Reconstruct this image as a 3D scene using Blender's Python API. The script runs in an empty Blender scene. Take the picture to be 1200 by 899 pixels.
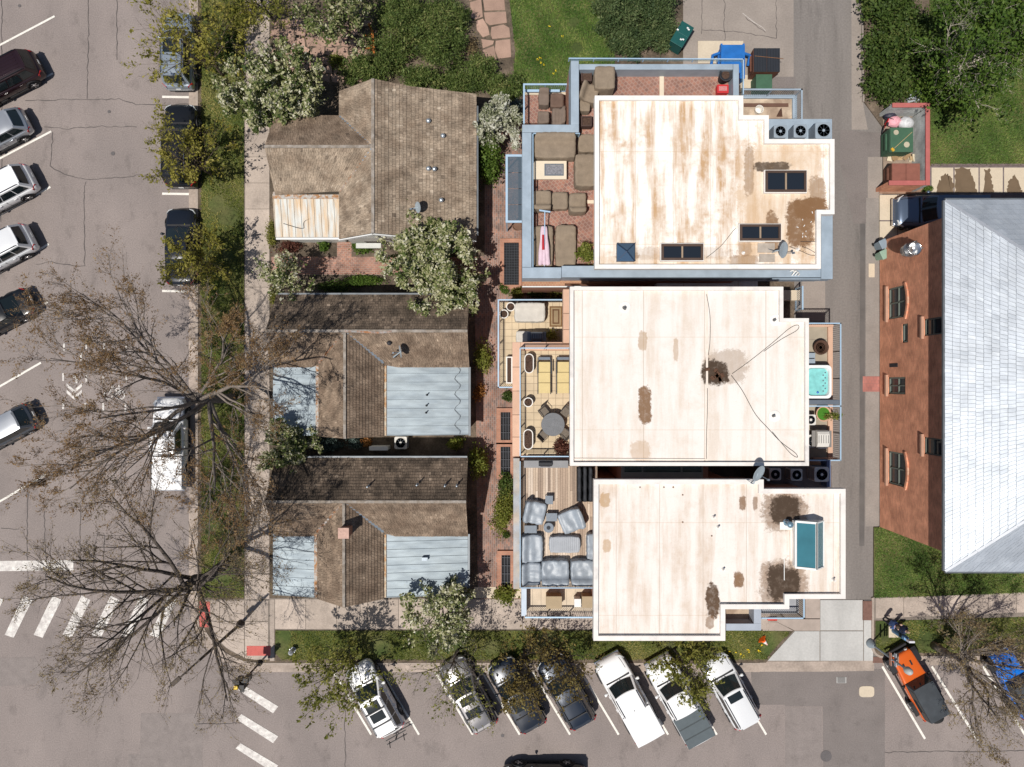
import bpy, bmesh, math, random
import numpy as np
from mathutils import Vector, Matrix
R = math.radians
SC = bpy.context.scene
COL = SC.collection

# ------------------------------------------------------------------ camera, sky, sun, exposure
CAM_H = 45.0          # drone height in metres
PPM = 18.5            # photo pixels per metre on the ground
cam_data = bpy.data.cameras.new('camera')
cam_data.sensor_fit = 'HORIZONTAL'
cam_data.sensor_width = 36.0
cam_data.lens = 18.0 / ((600 / PPM) / CAM_H)
cam_data.clip_end = 2000
camera = bpy.data.objects.new('camera', cam_data)
camera.location = (0, 0, CAM_H)
COL.objects.link(camera)
SC.camera = camera

SUN_EL = R(67)
SHADOW = Vector((0.68, 0.733))          # ground direction in which shadows fall
to_sun = Vector((-SHADOW.x * math.cos(SUN_EL), -SHADOW.y * math.cos(SUN_EL), math.sin(SUN_EL))).normalized()
world = bpy.data.worlds.new('World')
SC.world = world
world.use_nodes = True
_n = world.node_tree.nodes
_sky = _n.new('ShaderNodeTexSky')
_sky.sky_type = 'NISHITA'
_sky.sun_disc = False
_sky.sun_elevation = SUN_EL
_sky.sun_rotation = math.atan2(to_sun.x, to_sun.y)
_bg = _n['Background']
_bg.inputs['Strength'].default_value = 0.064
world.node_tree.links.new(_sky.outputs[0], _bg.inputs['Color'])
sun_data = bpy.data.lights.new('sun', 'SUN')
sun_data.energy = 4.5
sun_data.angle = R(0.5)
sun_data.color = (1.0, 0.95, 0.88)
sun = bpy.data.objects.new('sun', sun_data)
sun.rotation_euler = (-to_sun).to_track_quat('-Z', 'Y').to_euler()
sun.location = to_sun * 80
COL.objects.link(sun)
SC.view_settings.view_transform = 'Standard'
SC.view_settings.look = 'None'
SC.view_settings.exposure = 0.0
SC.view_settings.gamma = 1.0
SC.view_settings.use_curve_mapping = False

# ------------------------------------------------------------------ helpers
def W(px, py, z=0.0):
    k = (CAM_H - z) / CAM_H / PPM
    return ((px - 600) * k, (449.5 - py) * k)

def P(px, py, z=0.0):
    x, y = W(px, py, z)
    return Vector((x, y, z))

def tag(o, label=None, cat=None, group=None, kind=None):
    if label: o['label'] = label
    if cat: o['category'] = cat
    if group: o['group'] = group
    if kind: o['kind'] = kind
    return o

def thing(name, label, cat, loc=(0, 0, 0), rz=0.0, group=None):
    o = bpy.data.objects.new(name, None)
    o.empty_display_size = 0.2
    COL.objects.link(o)
    o.location = loc
    o.rotation_euler = (0, 0, rz)
    return tag(o, label, cat, group)

def origin_of(o):
    v = Vector((0, 0, 0))
    while o is not None:
        v += Vector(o.location)
        o = o.parent
    return v

def link(name, me, parent=None, loc=None):
    o = bpy.data.objects.new(name, me)
    COL.objects.link(o)
    if parent is not None: o.parent = parent
    if loc is not None: o.location = loc
    return o

class MB:
    """collects geometry for ONE mesh object"""
    def __init__(s):
        s.v = []; s.f = []; s.val = []; s.cur = 0.5
    def face(s, pts):
        n = len(s.v); s.v.extend([tuple(p) for p in pts])
        s.f.append(list(range(n, n + len(pts)))); s.val.append(s.cur)
        return s
    def box(s, c, d, rz=0.0, taper=1.0, rot=None):
        hx, hy, hz = d[0] / 2, d[1] / 2, d[2] / 2
        m = rot if rot is not None else Matrix.Rotation(rz, 3, 'Z')
        c = Vector(c); n = len(s.v)
        for z, t in ((-hz, 1.0), (hz, taper)):
            for x, y in ((-hx, -hy), (hx, -hy), (hx, hy), (-hx, hy)):
                s.v.append(tuple(c + m @ Vector((x * t, y * t, z))))
        for q in ((3, 2, 1, 0), (4, 5, 6, 7), (0, 1, 5, 4), (1, 2, 6, 5), (2, 3, 7, 6), (3, 0, 4, 7)):
            s.f.append([n + i for i in q]); s.val.append(s.cur)
        return s
    def bar(s, a, b, w, h):
        a = Vector(a); b = Vector(b); d = b - a
        L = d.length
        if L < 1e-6: return s
        q = d.to_track_quat('X', 'Z').to_matrix()
        return s.box((a + b) / 2, (L, w, h), rot=q)
    def prism(s, poly, z0, z1):
        poly = [tuple(p) for p in poly]
        a = sum(poly[i][0] * poly[(i + 1) % len(poly)][1] - poly[(i + 1) % len(poly)][0] * poly[i][1] for i in range(len(poly)))
        if a < 0: poly = poly[::-1]
        n = len(s.v); k = len(poly)
        s.v += [(p[0], p[1], z0) for p in poly] + [(p[0], p[1], z1) for p in poly]
        s.f.append([n + i for i in range(k)][::-1]); s.val.append(s.cur)
        s.f.append([n + k + i for i in range(k)]); s.val.append(s.cur)
        for i in range(k):
            j = (i + 1) % k
            s.f.append([n + i, n + j, n + k + j, n + k + i]); s.val.append(s.cur)
        return s
    def tube(s, pts, rad, sides=6, cap=True):
        pts = [Vector(p) for p in pts]
        if not hasattr(rad, '__len__'): rad = [rad] * len(pts)
        base = len(s.v)
        t0 = (pts[1] - pts[0]).normalized()
        up = Vector((0, 0, 1)) if abs(t0.z) < 0.9 else Vector((1, 0, 0))
        nrm = t0.cross(up).normalized()
        for i, p in enumerate(pts):
            t = (pts[min(i + 1, len(pts) - 1)] - pts[max(i - 1, 0)])
            if t.length < 1e-9: t = t0
            t = t.normalized()
            nrm = (nrm - t * nrm.dot(t))
            if nrm.length < 1e-6: nrm = t.orthogonal()
            nrm.normalize(); b = t.cross(nrm)
            for k in range(sides):
                a = 2 * math.pi * k / sides
                s.v.append(tuple(p + (nrm * math.cos(a) + b * math.sin(a)) * rad[i]))
        for i in range(len(pts) - 1):
            for k in range(sides):
                k2 = (k + 1) % sides
                s.f.append([base + i * sides + k, base + i * sides + k2, base + (i + 1) * sides + k2, base + (i + 1) * sides + k]); s.val.append(s.cur)
        if cap:
            s.f.append([base + k for k in range(sides)][::-1]); s.val.append(s.cur)
            e = base + (len(pts) - 1) * sides
            s.f.append([e + k for k in range(sides)]); s.val.append(s.cur)
        return s
    def lathe(s, prof, c=(0, 0, 0), n=20, axis='Z', sx=1.0, sy=1.0):
        base = len(s.v); c = Vector(c)
        for r, z in prof:
            for k in range(n):
                a = 2 * math.pi * k / n
                x, y = r * math.cos(a) * sx, r * math.sin(a) * sy
                p = Vector((x, y, z)) if axis == 'Z' else (Vector((x, z, y)) if axis == 'Y' else Vector((z, x, y)))
                s.v.append(tuple(c + p))
        for i in range(len(prof) - 1):
            for k in range(n):
                k2 = (k + 1) % n
                q = [base + i * n + k, base + i * n + k2, base + (i + 1) * n + k2, base + (i + 1) * n + k]
                s.f.append(q if axis != 'Y' else q[::-1]); s.val.append(s.cur)
        if prof[0][0] > 1e-6:
            q = [base + k for k in range(n)][::-1]; s.f.append(q if axis != 'Y' else q[::-1]); s.val.append(s.cur)
        if prof[-1][0] > 1e-6:
            e = base + (len(prof) - 1) * n
            q = [e + k for k in range(n)]; s.f.append(q if axis != 'Y' else q[::-1]); s.val.append(s.cur)
        return s
    def grid(s, rows, close=False):
        base = len(s.v); m = len(rows[0])
        for r in rows: s.v.extend([tuple(p) for p in r])
        for i in range(len(rows) - 1):
            for j in range(m if close else m - 1):
                j2 = (j + 1) % m
                s.f.append([base + i * m + j, base + i * m + j2, base + (i + 1) * m + j2, base + (i + 1) * m + j]); s.val.append(s.cur)
        return s
    def loft(s, rings):
        base = len(s.v); m = len(rings[0])
        s.grid(rings, True)
        s.f.append([base + k for k in range(m)][::-1]); s.val.append(s.cur)
        e = base + (len(rings) - 1) * m
        s.f.append([e + k for k in range(m)]); s.val.append(s.cur)
        return s
    def mesh(s, name, mat, smooth=False, off=(0, 0, 0)):
        me = bpy.data.meshes.new(name)
        ox, oy, oz = off
        me.from_pydata([(a - ox, b - oy, c - oz) for a, b, c in s.v], [], s.f)
        if any(v != 0.5 for v in s.val):
            at = me.attributes.new('v', 'FLOAT', 'FACE')
            at.data.foreach_set('value', np.array(s.val, dtype=np.float32))
        if smooth: me.polygons.foreach_set('use_smooth', [True] * len(me.polygons))
        me.materials.append(mat)
        me.update()
        return me
    def build(s, name, mat, parent=None, smooth=False, local=False, bevel=0.0, sub=0, fix=False):
        off = (0, 0, 0) if (local or parent is None) else origin_of(parent)
        me = s.mesh(name, mat, smooth, off)
        if fix:
            bm = bmesh.new(); bm.from_mesh(me)
            bmesh.ops.remove_doubles(bm, verts=bm.verts, dist=1e-5)
            bmesh.ops.recalc_face_normals(bm, faces=bm.faces); bm.to_mesh(me); bm.free()
        o = link(name, me, parent)
        if bevel > 0:
            b = o.modifiers.new('bevel', 'BEVEL'); b.width = bevel; b.segments = 2; b.limit_method = 'ANGLE'; b.angle_limit = R(40)
        if sub:
            b = o.modifiers.new('sub', 'SUBSURF'); b.levels = sub; b.render_levels = sub
        return o

def rect(x0, y0, x1, y1, z):
    a = W(x0, y1, z); b = W(x1, y0, z)
    return a[0], a[1], b[0], b[1]

def pbox(mb, x0, y0, x1, y1, z0, z1, zr=None):
    """axis-aligned box whose outline, at height zr (default its top), was measured in the photo"""
    a = rect(x0, y0, x1, y1, z1 if zr is None else zr)
    return mb.box(((a[0] + a[2]) / 2, (a[1] + a[3]) / 2, (z0 + z1) / 2), (a[2] - a[0], a[3] - a[1], z1 - z0))

def sheet(mb, pts, z):
    """flat polygon given as photo pixels at height z"""
    q = [P(x, y, z) for x, y in pts]
    a = sum(q[i].x * q[(i + 1) % len(q)].y - q[(i + 1) % len(q)].x * q[i].y for i in range(len(q)))
    if a < 0: q = q[::-1]
    return mb.face(q)

# ------------------------------------------------------------------ materials
MATS = {}
def M(name, col, rough=0.75, metal=0.0, var=0.12, vs=2.0, col2=None, fine=0.08, fs=30.0, bump=0.0, bs=60.0, attr=0.0,
      ramp=None, spec=0.3, coat=0.0, stretch=(1, 1, 1), trans=0.0, alpha=1.0, emit=None, spots=0.0):
    """principled material: base colour broken by two world-space noises, optionally by a per-face value"""
    if name in MATS: return MATS[name]
    m = bpy.data.materials.new(name); m.use_nodes = True; MATS[name] = m
    nt = m.node_tree; N = nt.nodes; L = nt.links
    b = N['Principled BSDF']
    b.inputs['Roughness'].default_value = rough
    b.inputs['Metallic'].default_value = metal
    b.inputs['Specular IOR Level'].default_value = spec
    if coat: b.inputs['Coat Weight'].default_value = coat; b.inputs['Coat Roughness'].default_value = 0.06
    if trans: b.inputs['Transmission Weight'].default_value = trans
    if alpha < 1: b.inputs['Alpha'].default_value = alpha
    geo = N.new('ShaderNodeNewGeometry')
    mp = N.new('ShaderNodeMapping'); mp.inputs['Scale'].default_value = stretch
    L.new(geo.outputs['Position'], mp.inputs['Vector'])
    if ramp:
        at = N.new('ShaderNodeAttribute'); at.attribute_name = 'v'
        cr = N.new('ShaderNodeValToRGB'); els = cr.color_ramp.elements
        while len(els) < len(ramp): els.new(0.5)
        for i, c in enumerate(ramp):
            els[i].position = i / (len(ramp) - 1); els[i].color = (*c, 1)
        L.new(at.outputs['Fac'], cr.inputs['Fac']); src = cr.outputs['Color']
    else:
        rgb = N.new('ShaderNodeRGB'); rgb.outputs[0].default_value = (*col, 1); src = rgb.outputs[0]
    if col2 is not None:
        n0 = N.new('ShaderNodeTexNoise'); n0.inputs['Scale'].default_value = vs * 0.6; n0.inputs['Detail'].default_value = 6; n0.inputs['Roughness'].default_value = 0.6
        L.new(mp.outputs[0], n0.inputs['Vector'])
        r0 = N.new('ShaderNodeMapRange'); r0.inputs['From Min'].default_value = 0.42; r0.inputs['From Max'].default_value = 0.62
        L.new(n0.outputs['Fac'], r0.inputs['Value'])
        mx = N.new('ShaderNodeMix'); mx.data_type = 'RGBA'; mx.inputs['B'].default_value = (*col2, 1)
        L.new(r0.outputs[0], mx.inputs['Factor']); L.new(src, mx.inputs['A']); src = mx.outputs['Result']
    def mult(src, scale, amt, detail, vec):
        n = N.new('ShaderNodeTexNoise'); n.inputs['Scale'].default_value = scale; n.inputs['Detail'].default_value = detail
        L.new(vec, n.inputs['Vector'])
        r = N.new('ShaderNodeMapRange'); r.inputs['From Min'].default_value = 0.25; r.inputs['From Max'].default_value = 0.75
        r.inputs['To Min'].default_value = 1 - amt; r.inputs['To Max'].default_value = 1 + amt
        L.new(n.outputs['Fac'], r.inputs['Value'])
        mm = N.new('ShaderNodeMix'); mm.data_type = 'RGBA'; mm.blend_type = 'MULTIPLY'; mm.inputs['Factor'].default_value = 1
        L.new(src, mm.inputs['A']); L.new(r.outputs[0], mm.inputs['B'])
        return mm.outputs['Result']
    if spots:
        n0 = N.new('ShaderNodeTexNoise'); n0.inputs['Scale'].default_value = .9; n0.inputs['Detail'].default_value = 9; n0.inputs['Roughness'].default_value = .68
        L.new(mp.outputs[0], n0.inputs['Vector']); r0 = N.new('ShaderNodeMapRange'); r0.inputs['From Min'].default_value = .54; r0.inputs['From Max'].default_value = .70
        r0.inputs['To Min'].default_value = 1.0; r0.inputs['To Max'].default_value = 1 - spots; L.new(n0.outputs['Fac'], r0.inputs['Value'])
        mm = N.new('ShaderNodeMix'); mm.data_type = 'RGBA'; mm.blend_type = 'MULTIPLY'; mm.inputs['Factor'].default_value = 1; L.new(src, mm.inputs['A']); L.new(r0.outputs[0], mm.inputs['B']); src = mm.outputs['Result']
    if var: src = mult(src, vs, var, 5, mp.outputs[0])
    if fine: src = mult(src, fs, fine, 3, geo.outputs['Position'])
    if attr:
        at = N.new('ShaderNodeAttribute'); at.attribute_name = 'v'
        r = N.new('ShaderNodeMapRange'); r.inputs['To Min'].default_value = 1 - attr; r.inputs['To Max'].default_value = 1 + attr
        L.new(at.outputs['Fac'], r.inputs['Value'])
        mm = N.new('ShaderNodeMix'); mm.data_type = 'RGBA'; mm.blend_type = 'MULTIPLY'; mm.inputs['Factor'].default_value = 1
        L.new(src, mm.inputs['A']); L.new(r.outputs[0], mm.inputs['B']); src = mm.outputs['Result']
    L.new(src, b.inputs['Base Color'])
    if bump:
        n = N.new('ShaderNodeTexNoise'); n.inputs['Scale'].default_value = bs; n.inputs['Detail'].default_value = 4
        L.new(geo.outputs['Position'], n.inputs['Vector'])
        bp = N.new('ShaderNodeBump'); bp.inputs['Strength'].default_value = bump; bp.inputs['Distance'].default_value = 0.02
        L.new(n.outputs['Fac'], bp.inputs['Height']); L.new(bp.outputs[0], b.inputs['Normal'])
    m['src'] = 0
    return m

def leafmat(name, cols, trans=0.35):
    """leaf colours picked by the per-leaf value, some light passing through"""
    if name in MATS: return MATS[name]
    m = bpy.data.materials.new(name); m.use_nodes = True; MATS[name] = m
    nt = m.node_tree; N = nt.nodes; L = nt.links
    b = N['Principled BSDF']; b.inputs['Roughness'].default_value = 0.6; b.inputs['Specular IOR Level'].default_value = 0.25
    at = N.new('ShaderNodeAttribute'); at.attribute_name = 'v'
    cr = N.new('ShaderNodeValToRGB'); els = cr.color_ramp.elements
    while len(els) < len(cols): els.new(0.5)
    for i, c in enumerate(cols):
        els[i].position = i / (len(cols) - 1); els[i].color = (*c, 1)
    L.new(at.outputs['Fac'], cr.inputs['Fac']); L.new(cr.outputs[0], b.inputs['Base Color'])
    t = N.new('ShaderNodeBsdfTranslucent'); L.new(cr.outputs[0], t.inputs['Color'])
    mx = N.new('ShaderNodeMixShader'); mx.inputs[0].default_value = trans
    L.new(b.outputs[0], mx.inputs[1]); L.new(t.outputs[0], mx.inputs[2])
    L.new(mx.outputs[0], N['Material Output'].inputs['Surface'])
    return m

def brickmat(name, c1, c2, mortar, bw, bh, ms=0.012, plane='XY', rot=0.0, var=0.2, rough=0.85, off=0.5):
    """small brick or tile pattern, too fine to build piece by piece at this distance"""
    if name in MATS: return MATS[name]
    m = bpy.data.materials.new(name); m.use_nodes = True; MATS[name] = m
    nt = m.node_tree; N = nt.nodes; L = nt.links
    b = N['Principled BSDF']; b.inputs['Roughness'].default_value = rough; b.inputs['Specular IOR Level'].default_value = 0.2
    geo = N.new('ShaderNodeNewGeometry')
    vec = geo.outputs['Position']
    if plane == 'WALL':
        sp = N.new('ShaderNodeSeparateXYZ'); L.new(vec, sp.inputs[0])
        ad = N.new('ShaderNodeMath'); L.new(sp.outputs[0], ad.inputs[0]); L.new(sp.outputs[1], ad.inputs[1])
        cb = N.new('ShaderNodeCombineXYZ'); L.new(ad.outputs[0], cb.inputs[0]); L.new(sp.outputs[2], cb.inputs[1]); vec = cb.outputs[0]
    mp = N.new('ShaderNodeMapping'); mp.inputs['Rotation'].default_value = (0, 0, rot); L.new(vec, mp.inputs[0])
    br = N.new('ShaderNodeTexBrick'); br.inputs['Scale'].default_value = 1.0; br.offset = off
    br.inputs['Brick Width'].default_value = bw; br.inputs['Row Height'].default_value = bh; br.inputs['Mortar Size'].default_value = ms
    br.inputs['Color1'].default_value = (*c1, 1); br.inputs['Color2'].default_value = (*c2, 1); br.inputs['Mortar'].default_value = (*mortar, 1)
    L.new(mp.outputs[0], br.inputs['Vector'])
    n = N.new('ShaderNodeTexNoise'); n.inputs['Scale'].default_value = 1.3; n.inputs['Detail'].default_value = 8; L.new(geo.outputs['Position'], n.inputs['Vector'])
    r = N.new('ShaderNodeMapRange'); r.inputs['From Min'].default_value = .3; r.inputs['From Max'].default_value = .7
    r.inputs['To Min'].default_value = 1 - var; r.inputs['To Max'].default_value = 1 + var
    L.new(n.outputs['Fac'], r.inputs['Value'])
    mm = N.new('ShaderNodeMix'); mm.data_type = 'RGBA'; mm.blend_type = 'MULTIPLY'; mm.inputs['Factor'].default_value = 1
    L.new(br.outputs['Color'], mm.inputs['A']); L.new(r.outputs[0], mm.inputs['B']); L.new(mm.outputs['Result'], b.inputs['Base Color'])
    bp = N.new('ShaderNodeBump'); bp.inputs['Strength'].default_value = 0.5; bp.inputs['Distance'].default_value = 0.01; bp.invert = True
    L.new(br.outputs['Fac'], bp.inputs['Height']); L.new(bp.outputs[0], b.inputs['Normal'])
    return m

def membrane(name, base, tan, streak, stains, seam=1.35, seam_off=0.0, patch=0.5):
    """flat-roof membrane: lap seams, tan dust streaks that follow the fall, and ponding stains at given places"""
    m = bpy.data.materials.new(name); m.use_nodes = True
    nt = m.node_tree; N = nt.nodes; L = nt.links
    b = N['Principled BSDF']; b.inputs['Roughness'].default_value = 0.7; b.inputs['Specular IOR Level'].default_value = 0.25
    geo = N.new('ShaderNodeNewGeometry'); pos = geo.outputs['Position']
    def noise(scale, stretch, detail=6, rough=0.6):
        mp = N.new('ShaderNodeMapping'); mp.inputs['Scale'].default_value = stretch; L.new(pos, mp.inputs[0])
        n = N.new('ShaderNodeTexNoise'); n.inputs['Scale'].default_value = scale; n.inputs['Detail'].default_value = detail; n.inputs['Roughness'].default_value = rough
        L.new(mp.outputs[0], n.inputs['Vector']); return n.outputs['Fac']
    def rng(v, a, c, lo=0.0, hi=1.0):
        r = N.new('ShaderNodeMapRange'); r.inputs['From Min'].default_value = a; r.inputs['From Max'].default_value = c
        r.inputs['To Min'].default_value = lo; r.inputs['To Max'].default_value = hi; L.new(v, r.inputs['Value']); return r.outputs[0]
    def math2(op, a, c):
        n = N.new('ShaderNodeMath'); n.operation = op
        for i, q in enumerate((a, c)):
            if isinstance(q, (int, float)): n.inputs[i].default_value = q
            else: L.new(q, n.inputs[i])
        return n.outputs[0]
    def mix(f, a, col):
        mx = N.new('ShaderNodeMix'); mx.data_type = 'RGBA'; mx.inputs['B'].default_value = (*col, 1)
        L.new(f, mx.inputs['Factor'])
        if isinstance(a, tuple): mx.inputs['A'].default_value = (*a, 1)
        else: L.new(a, mx.inputs['A'])
        return mx.outputs['Result']
    n_st = noise(0.9, (1.6, 0.16, 1), 7, 0.65)
    n_bl = noise(0.55, (1, 1, 1), 8, 0.68)
    f1 = math2('MULTIPLY', math2('MULTIPLY', rng(n_st, 0.44, 0.62), rng(noise(1.6, (1, .7, 1), 8, .7), .30, .55, .25, 1.0)), streak)
    c = mix(f1, base, tan)
    f2 = math2('MULTIPLY', math2('MULTIPLY', rng(n_bl, 0.48, 0.66), rng(noise(2.6, (1, 1, 1)), 0.35, 0.65)), patch)
    c = mix(f2, c, tan)
    # lap seams
    sp = N.new('ShaderNodeSeparateXYZ'); L.new(pos, sp.inputs[0])
    fx = math2('ABSOLUTE', math2('SUBTRACT', math2('FRACT', math2('ADD', math2('DIVIDE', sp.outputs[0], seam), seam_off), 0.0), 0.5), 0.0)
    c = mix(math2('MULTIPLY', rng(fx, 0.03, 0.0), 0.30), c, tuple(x * 1.12 for x in base))
    c = mix(math2('MULTIPLY', math2('MULTIPLY', rng(fx, 0.16, 0.05), rng(n_st, 0.45, 0.6)), 0.35 * streak), c, tan)
    c = mix(math2('MULTIPLY', rng(fx, 0.012, 0.006), 0.45), c, tuple(x * .72 for x in tan))
    fy = math2('ABSOLUTE', math2('SUBTRACT', math2('FRACT', math2('DIVIDE', sp.outputs[1], 4.7), 0.0), 0.5), 0.0)
    c = mix(math2('MULTIPLY', rng(fy, 0.006, 0.003), 0.3), c, tan)
    c = mix(math2('MULTIPLY', rng(noise(5.0, (1, 1, 1), 9, 0.75), 0.60, 0.70), 0.45 * streak + .1), c, tuple(x * .75 for x in tan))
    n_e = noise(1.4, (1, 1, 1), 9, 0.72); n_f = noise(5.0, (1, 1, 1), 8, 0.78); n_g = rng(noise(3.2, (1, 1, 1), 7, 0.7), 0.30, 0.50, 0.78, 1.0)
    for (x, y, sx, sy, col, amt) in stains:
        dx = math2('DIVIDE', math2('SUBTRACT', sp.outputs[0], x), sx); dy = math2('DIVIDE', math2('SUBTRACT', sp.outputs[1], y), sy)
        d = math2('MAXIMUM', math2('ABSOLUTE', dx, 0), math2('ABSOLUTE', dy, 0))
        d2 = math2('SQRT', math2('ADD', math2('MULTIPLY', dx, dx), math2('MULTIPLY', dy, dy)), 0)
        dd = math2('MULTIPLY', math2('ADD', d, d2), 0.5)
        dd = math2('ADD', dd, math2('MULTIPLY', math2('SUBTRACT', n_e, 0.5), 1.15))
        dd = math2('ADD', dd, math2('MULTIPLY', math2('SUBTRACT', n_f, 0.5), 1.1))
        c = mix(math2('MULTIPLY', rng(dd, 1.06, 0.88), math2('MULTIPLY', n_g, amt)), c, col)
    nf = rng(noise(14, (1, 1, 1), 3), 0.3, 0.7, 0.96, 1.04)
    mm = N.new('ShaderNodeMix'); mm.data_type = 'RGBA'; mm.blend_type = 'MULTIPLY'; mm.inputs['Factor'].default_value = 1
    L.new(c, mm.inputs['A']); L.new(nf, mm.inputs['B']); L.new(mm.outputs['Result'], b.inputs['Base Color'])
    bp = N.new('ShaderNodeBump'); bp.inputs['Strength'].default_value = 0.25; bp.inputs['Distance'].default_value = 0.03
    L.new(n_bl, bp.inputs['Height']); L.new(bp.outputs[0], b.inputs['Normal'])
    return m

ASPHALT = M('asphalt', (0.250, 0.212, 0.196), 0.9, var=0.10, vs=0.35, fine=0.20, fs=14, bump=0.3, bs=30, stretch=(1, .6, 1), spots=.26, col2=(0.222, 0.190, 0.177))
ASPHALT_D = M('asphalt_dark', (0.185, 0.162, 0.152), 0.9, spots=.2, var=0.10, vs=0.5, fine=0.16, fs=14, bump=0.3, bs=30)
ASPHALT_A = M('asphalt_alley', (0.19, 0.172, 0.160), 0.9, var=0.14, vs=0.5, fine=0.14, fs=9, stretch=(1.8, 0.22, 1), spots=.25)
CRACK = M('crack_filler', (0.085, 0.075, 0.072), 0.8, var=0)
PAINT = M('road_paint', (0.72, 0.69, 0.63), 0.7, var=0.10, vs=3, fine=0.14, fs=14)
PAINT_W = M('worn_road_paint', (0.66, 0.63, 0.59), 0.7, var=0.15, vs=5, col2=(0.50, 0.465, 0.44), fine=0.25, fs=12)
CONC = M('concrete', (0.40, 0.335, 0.285), 0.9, var=0.14, vs=0.8, fine=0.14, fs=12, attr=0.12, spots=.2)
CONC_G = M('concrete_grey', (0.42, 0.415, 0.40), 0.9, var=0.12, vs=0.7, fine=0.08, fs=10, attr=0.06, stretch=(1.4, 0.4, 1))
CONC_T = M('concrete_yard', (0.30, 0.26, 0.23), 0.9, var=0.14, vs=0.6, fine=0.10, fs=10, attr=0.08)
CONC_C = M('concrete_cream', (0.55, 0.47, 0.36), 0.9, var=0.06, vs=1.5, fine=0.06, fs=10)
SOIL = M('soil', (0.085, 0.066, 0.048), 0.95, var=0.35, vs=1.6, col2=(0.15, 0.115, 0.085), fine=0.3, fs=9, bump=0.6, bs=12)
TURF = M('turf_soil', (0.055, 0.078, 0.020), 0.95, var=0.35, vs=0.6, col2=(0.11, 0.11, 0.040), fine=0.3, fs=10)
REDPAD = M('tactile_red', (0.52, 0.13, 0.11), 0.85, var=0.1, vs=4, fine=0.15)
PAVER = brickmat('brick_paving', (0.31, 0.17, 0.125), (0.16, 0.118, 0.105), (0.30, 0.24, 0.21), 0.26, 0.13, 0.012, 'XY', R(90), 0.3)
IRON = M('cast_iron', (0.11, 0.10, 0.10), 0.7, var=0.1, fine=0.2)
# ------------------------------------------------------------------ the ground, roads, pavements
rng = random.Random(7)
o = MB().face([(-400, -400, -.06), (400, -400, -.06), (400, 400, -.06), (-400, 400, -.06)]).build('ground', SOIL); tag(o, kind='structure')
m = MB(); sheet(m, [(-1500, -2500), (236, -2500), (236, 3300), (-1500, 3300)], 0); sheet(m, [(236, 690), (420, 690), (420, 772), (236, 772)], 0); sheet(m, [(236, 772), (3000, 772), (3000, 1500), (236, 1500)], 0)
ROAD = tag(m.build('road', ASPHALT), kind='structure')
m = MB(); sheet(m, [(903, -2500), (1034, -2500), (1034, 772), (897, 772), (903, 730)], 0.002)
ALLEY = tag(m.build('alley', ASPHALT_A), kind='structure')

def flat(name, pts, z, mat, parent=None, kind=None):
    m = MB(); sheet(m, pts, z); o = m.build(name, mat, parent)
    if kind: tag(o, kind=kind)
    return o
# darker asphalt patches
for i, pts in enumerate([[(880, 784), (1037, 784), (1037, 960), (965, 960), (964, 828), (920, 828), (919, 826), (882, 826)],
            [(165, 836), (237, 836), (237, 960), (150, 960), (150, 884), (164, 884)], [(920, 829), (963, 829), (963, 960), (920, 960)],
            [(-20, 772), (40, 770), (60, 800), (-20, 806)]]):
    flat('asphalt_patch', pts, 0.004 + 0.001 * i, [ASPHALT_D, M('asphalt_mid', (0.222, 0.192, 0.179), .9, spots=.2, var=.10, fine=.15, fs=14)][i in (1, 2, 3)], ROAD)
flat('asphalt_patch', [(985, 152), (1034, 156), (1034, 184), (1016, 184), (1016, 262), (1000, 262), (984, 190)], 0.006, ASPHALT_D, ALLEY)
flat('asphalt_patch', [(905, 90), (932, 90), (934, 112), (905, 112)], 0.010, ASPHALT_D, ALLEY)
# concrete strips along the alley
flat('concrete_strip', [(997, -400), (1010, -400), (1011, 120), (1017, 152), (998, 152)], 0.008, CONC_T, ALLEY)
flat('concrete_strip', [(1017, 184), (1034, 184), (1034, 232), (1017, 232)], 0.009, CONC_T, ALLEY)
flat('concrete_strip', [(1015, 232), (1034, 232), (1034, 617), (1014, 617)], 0.011, M('lane_edge', (.25, .225, .205), .9, var=.15, vs=.8, fine=.1, fs=10), ALLEY)
flat('concrete_strip', [(940, 325), (967, 325), (967, 376), (940, 376)], 0.009, CONC_T, ALLEY)
flat('gutter_line', [(1008, 262), (1014, 262), (1013, 640), (1007, 640)], 0.013, M('gutter_dirt', (.12, .11, .105), .9, var=.2, vs=1), ALLEY)
flat('utility_pad', [(1018, 309), (1025, 309), (1025, 325), (1018, 325)], 0.016, CONC_C, ALLEY)
flat('brick_pad', [(1011, 441), (1031, 441), (1031, 459), (1011, 459)], 0.017, brickmat('pink_pad', (.42, .17, .14), (.36, .15, .13), (.3, .15, .13), .22, .22, .01), ALLEY)
flat('gravel_bed', [(800, -2500), (930, -2500), (930, 100), (800, 100)], 0.0035, CONC_T, ALLEY)

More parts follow.
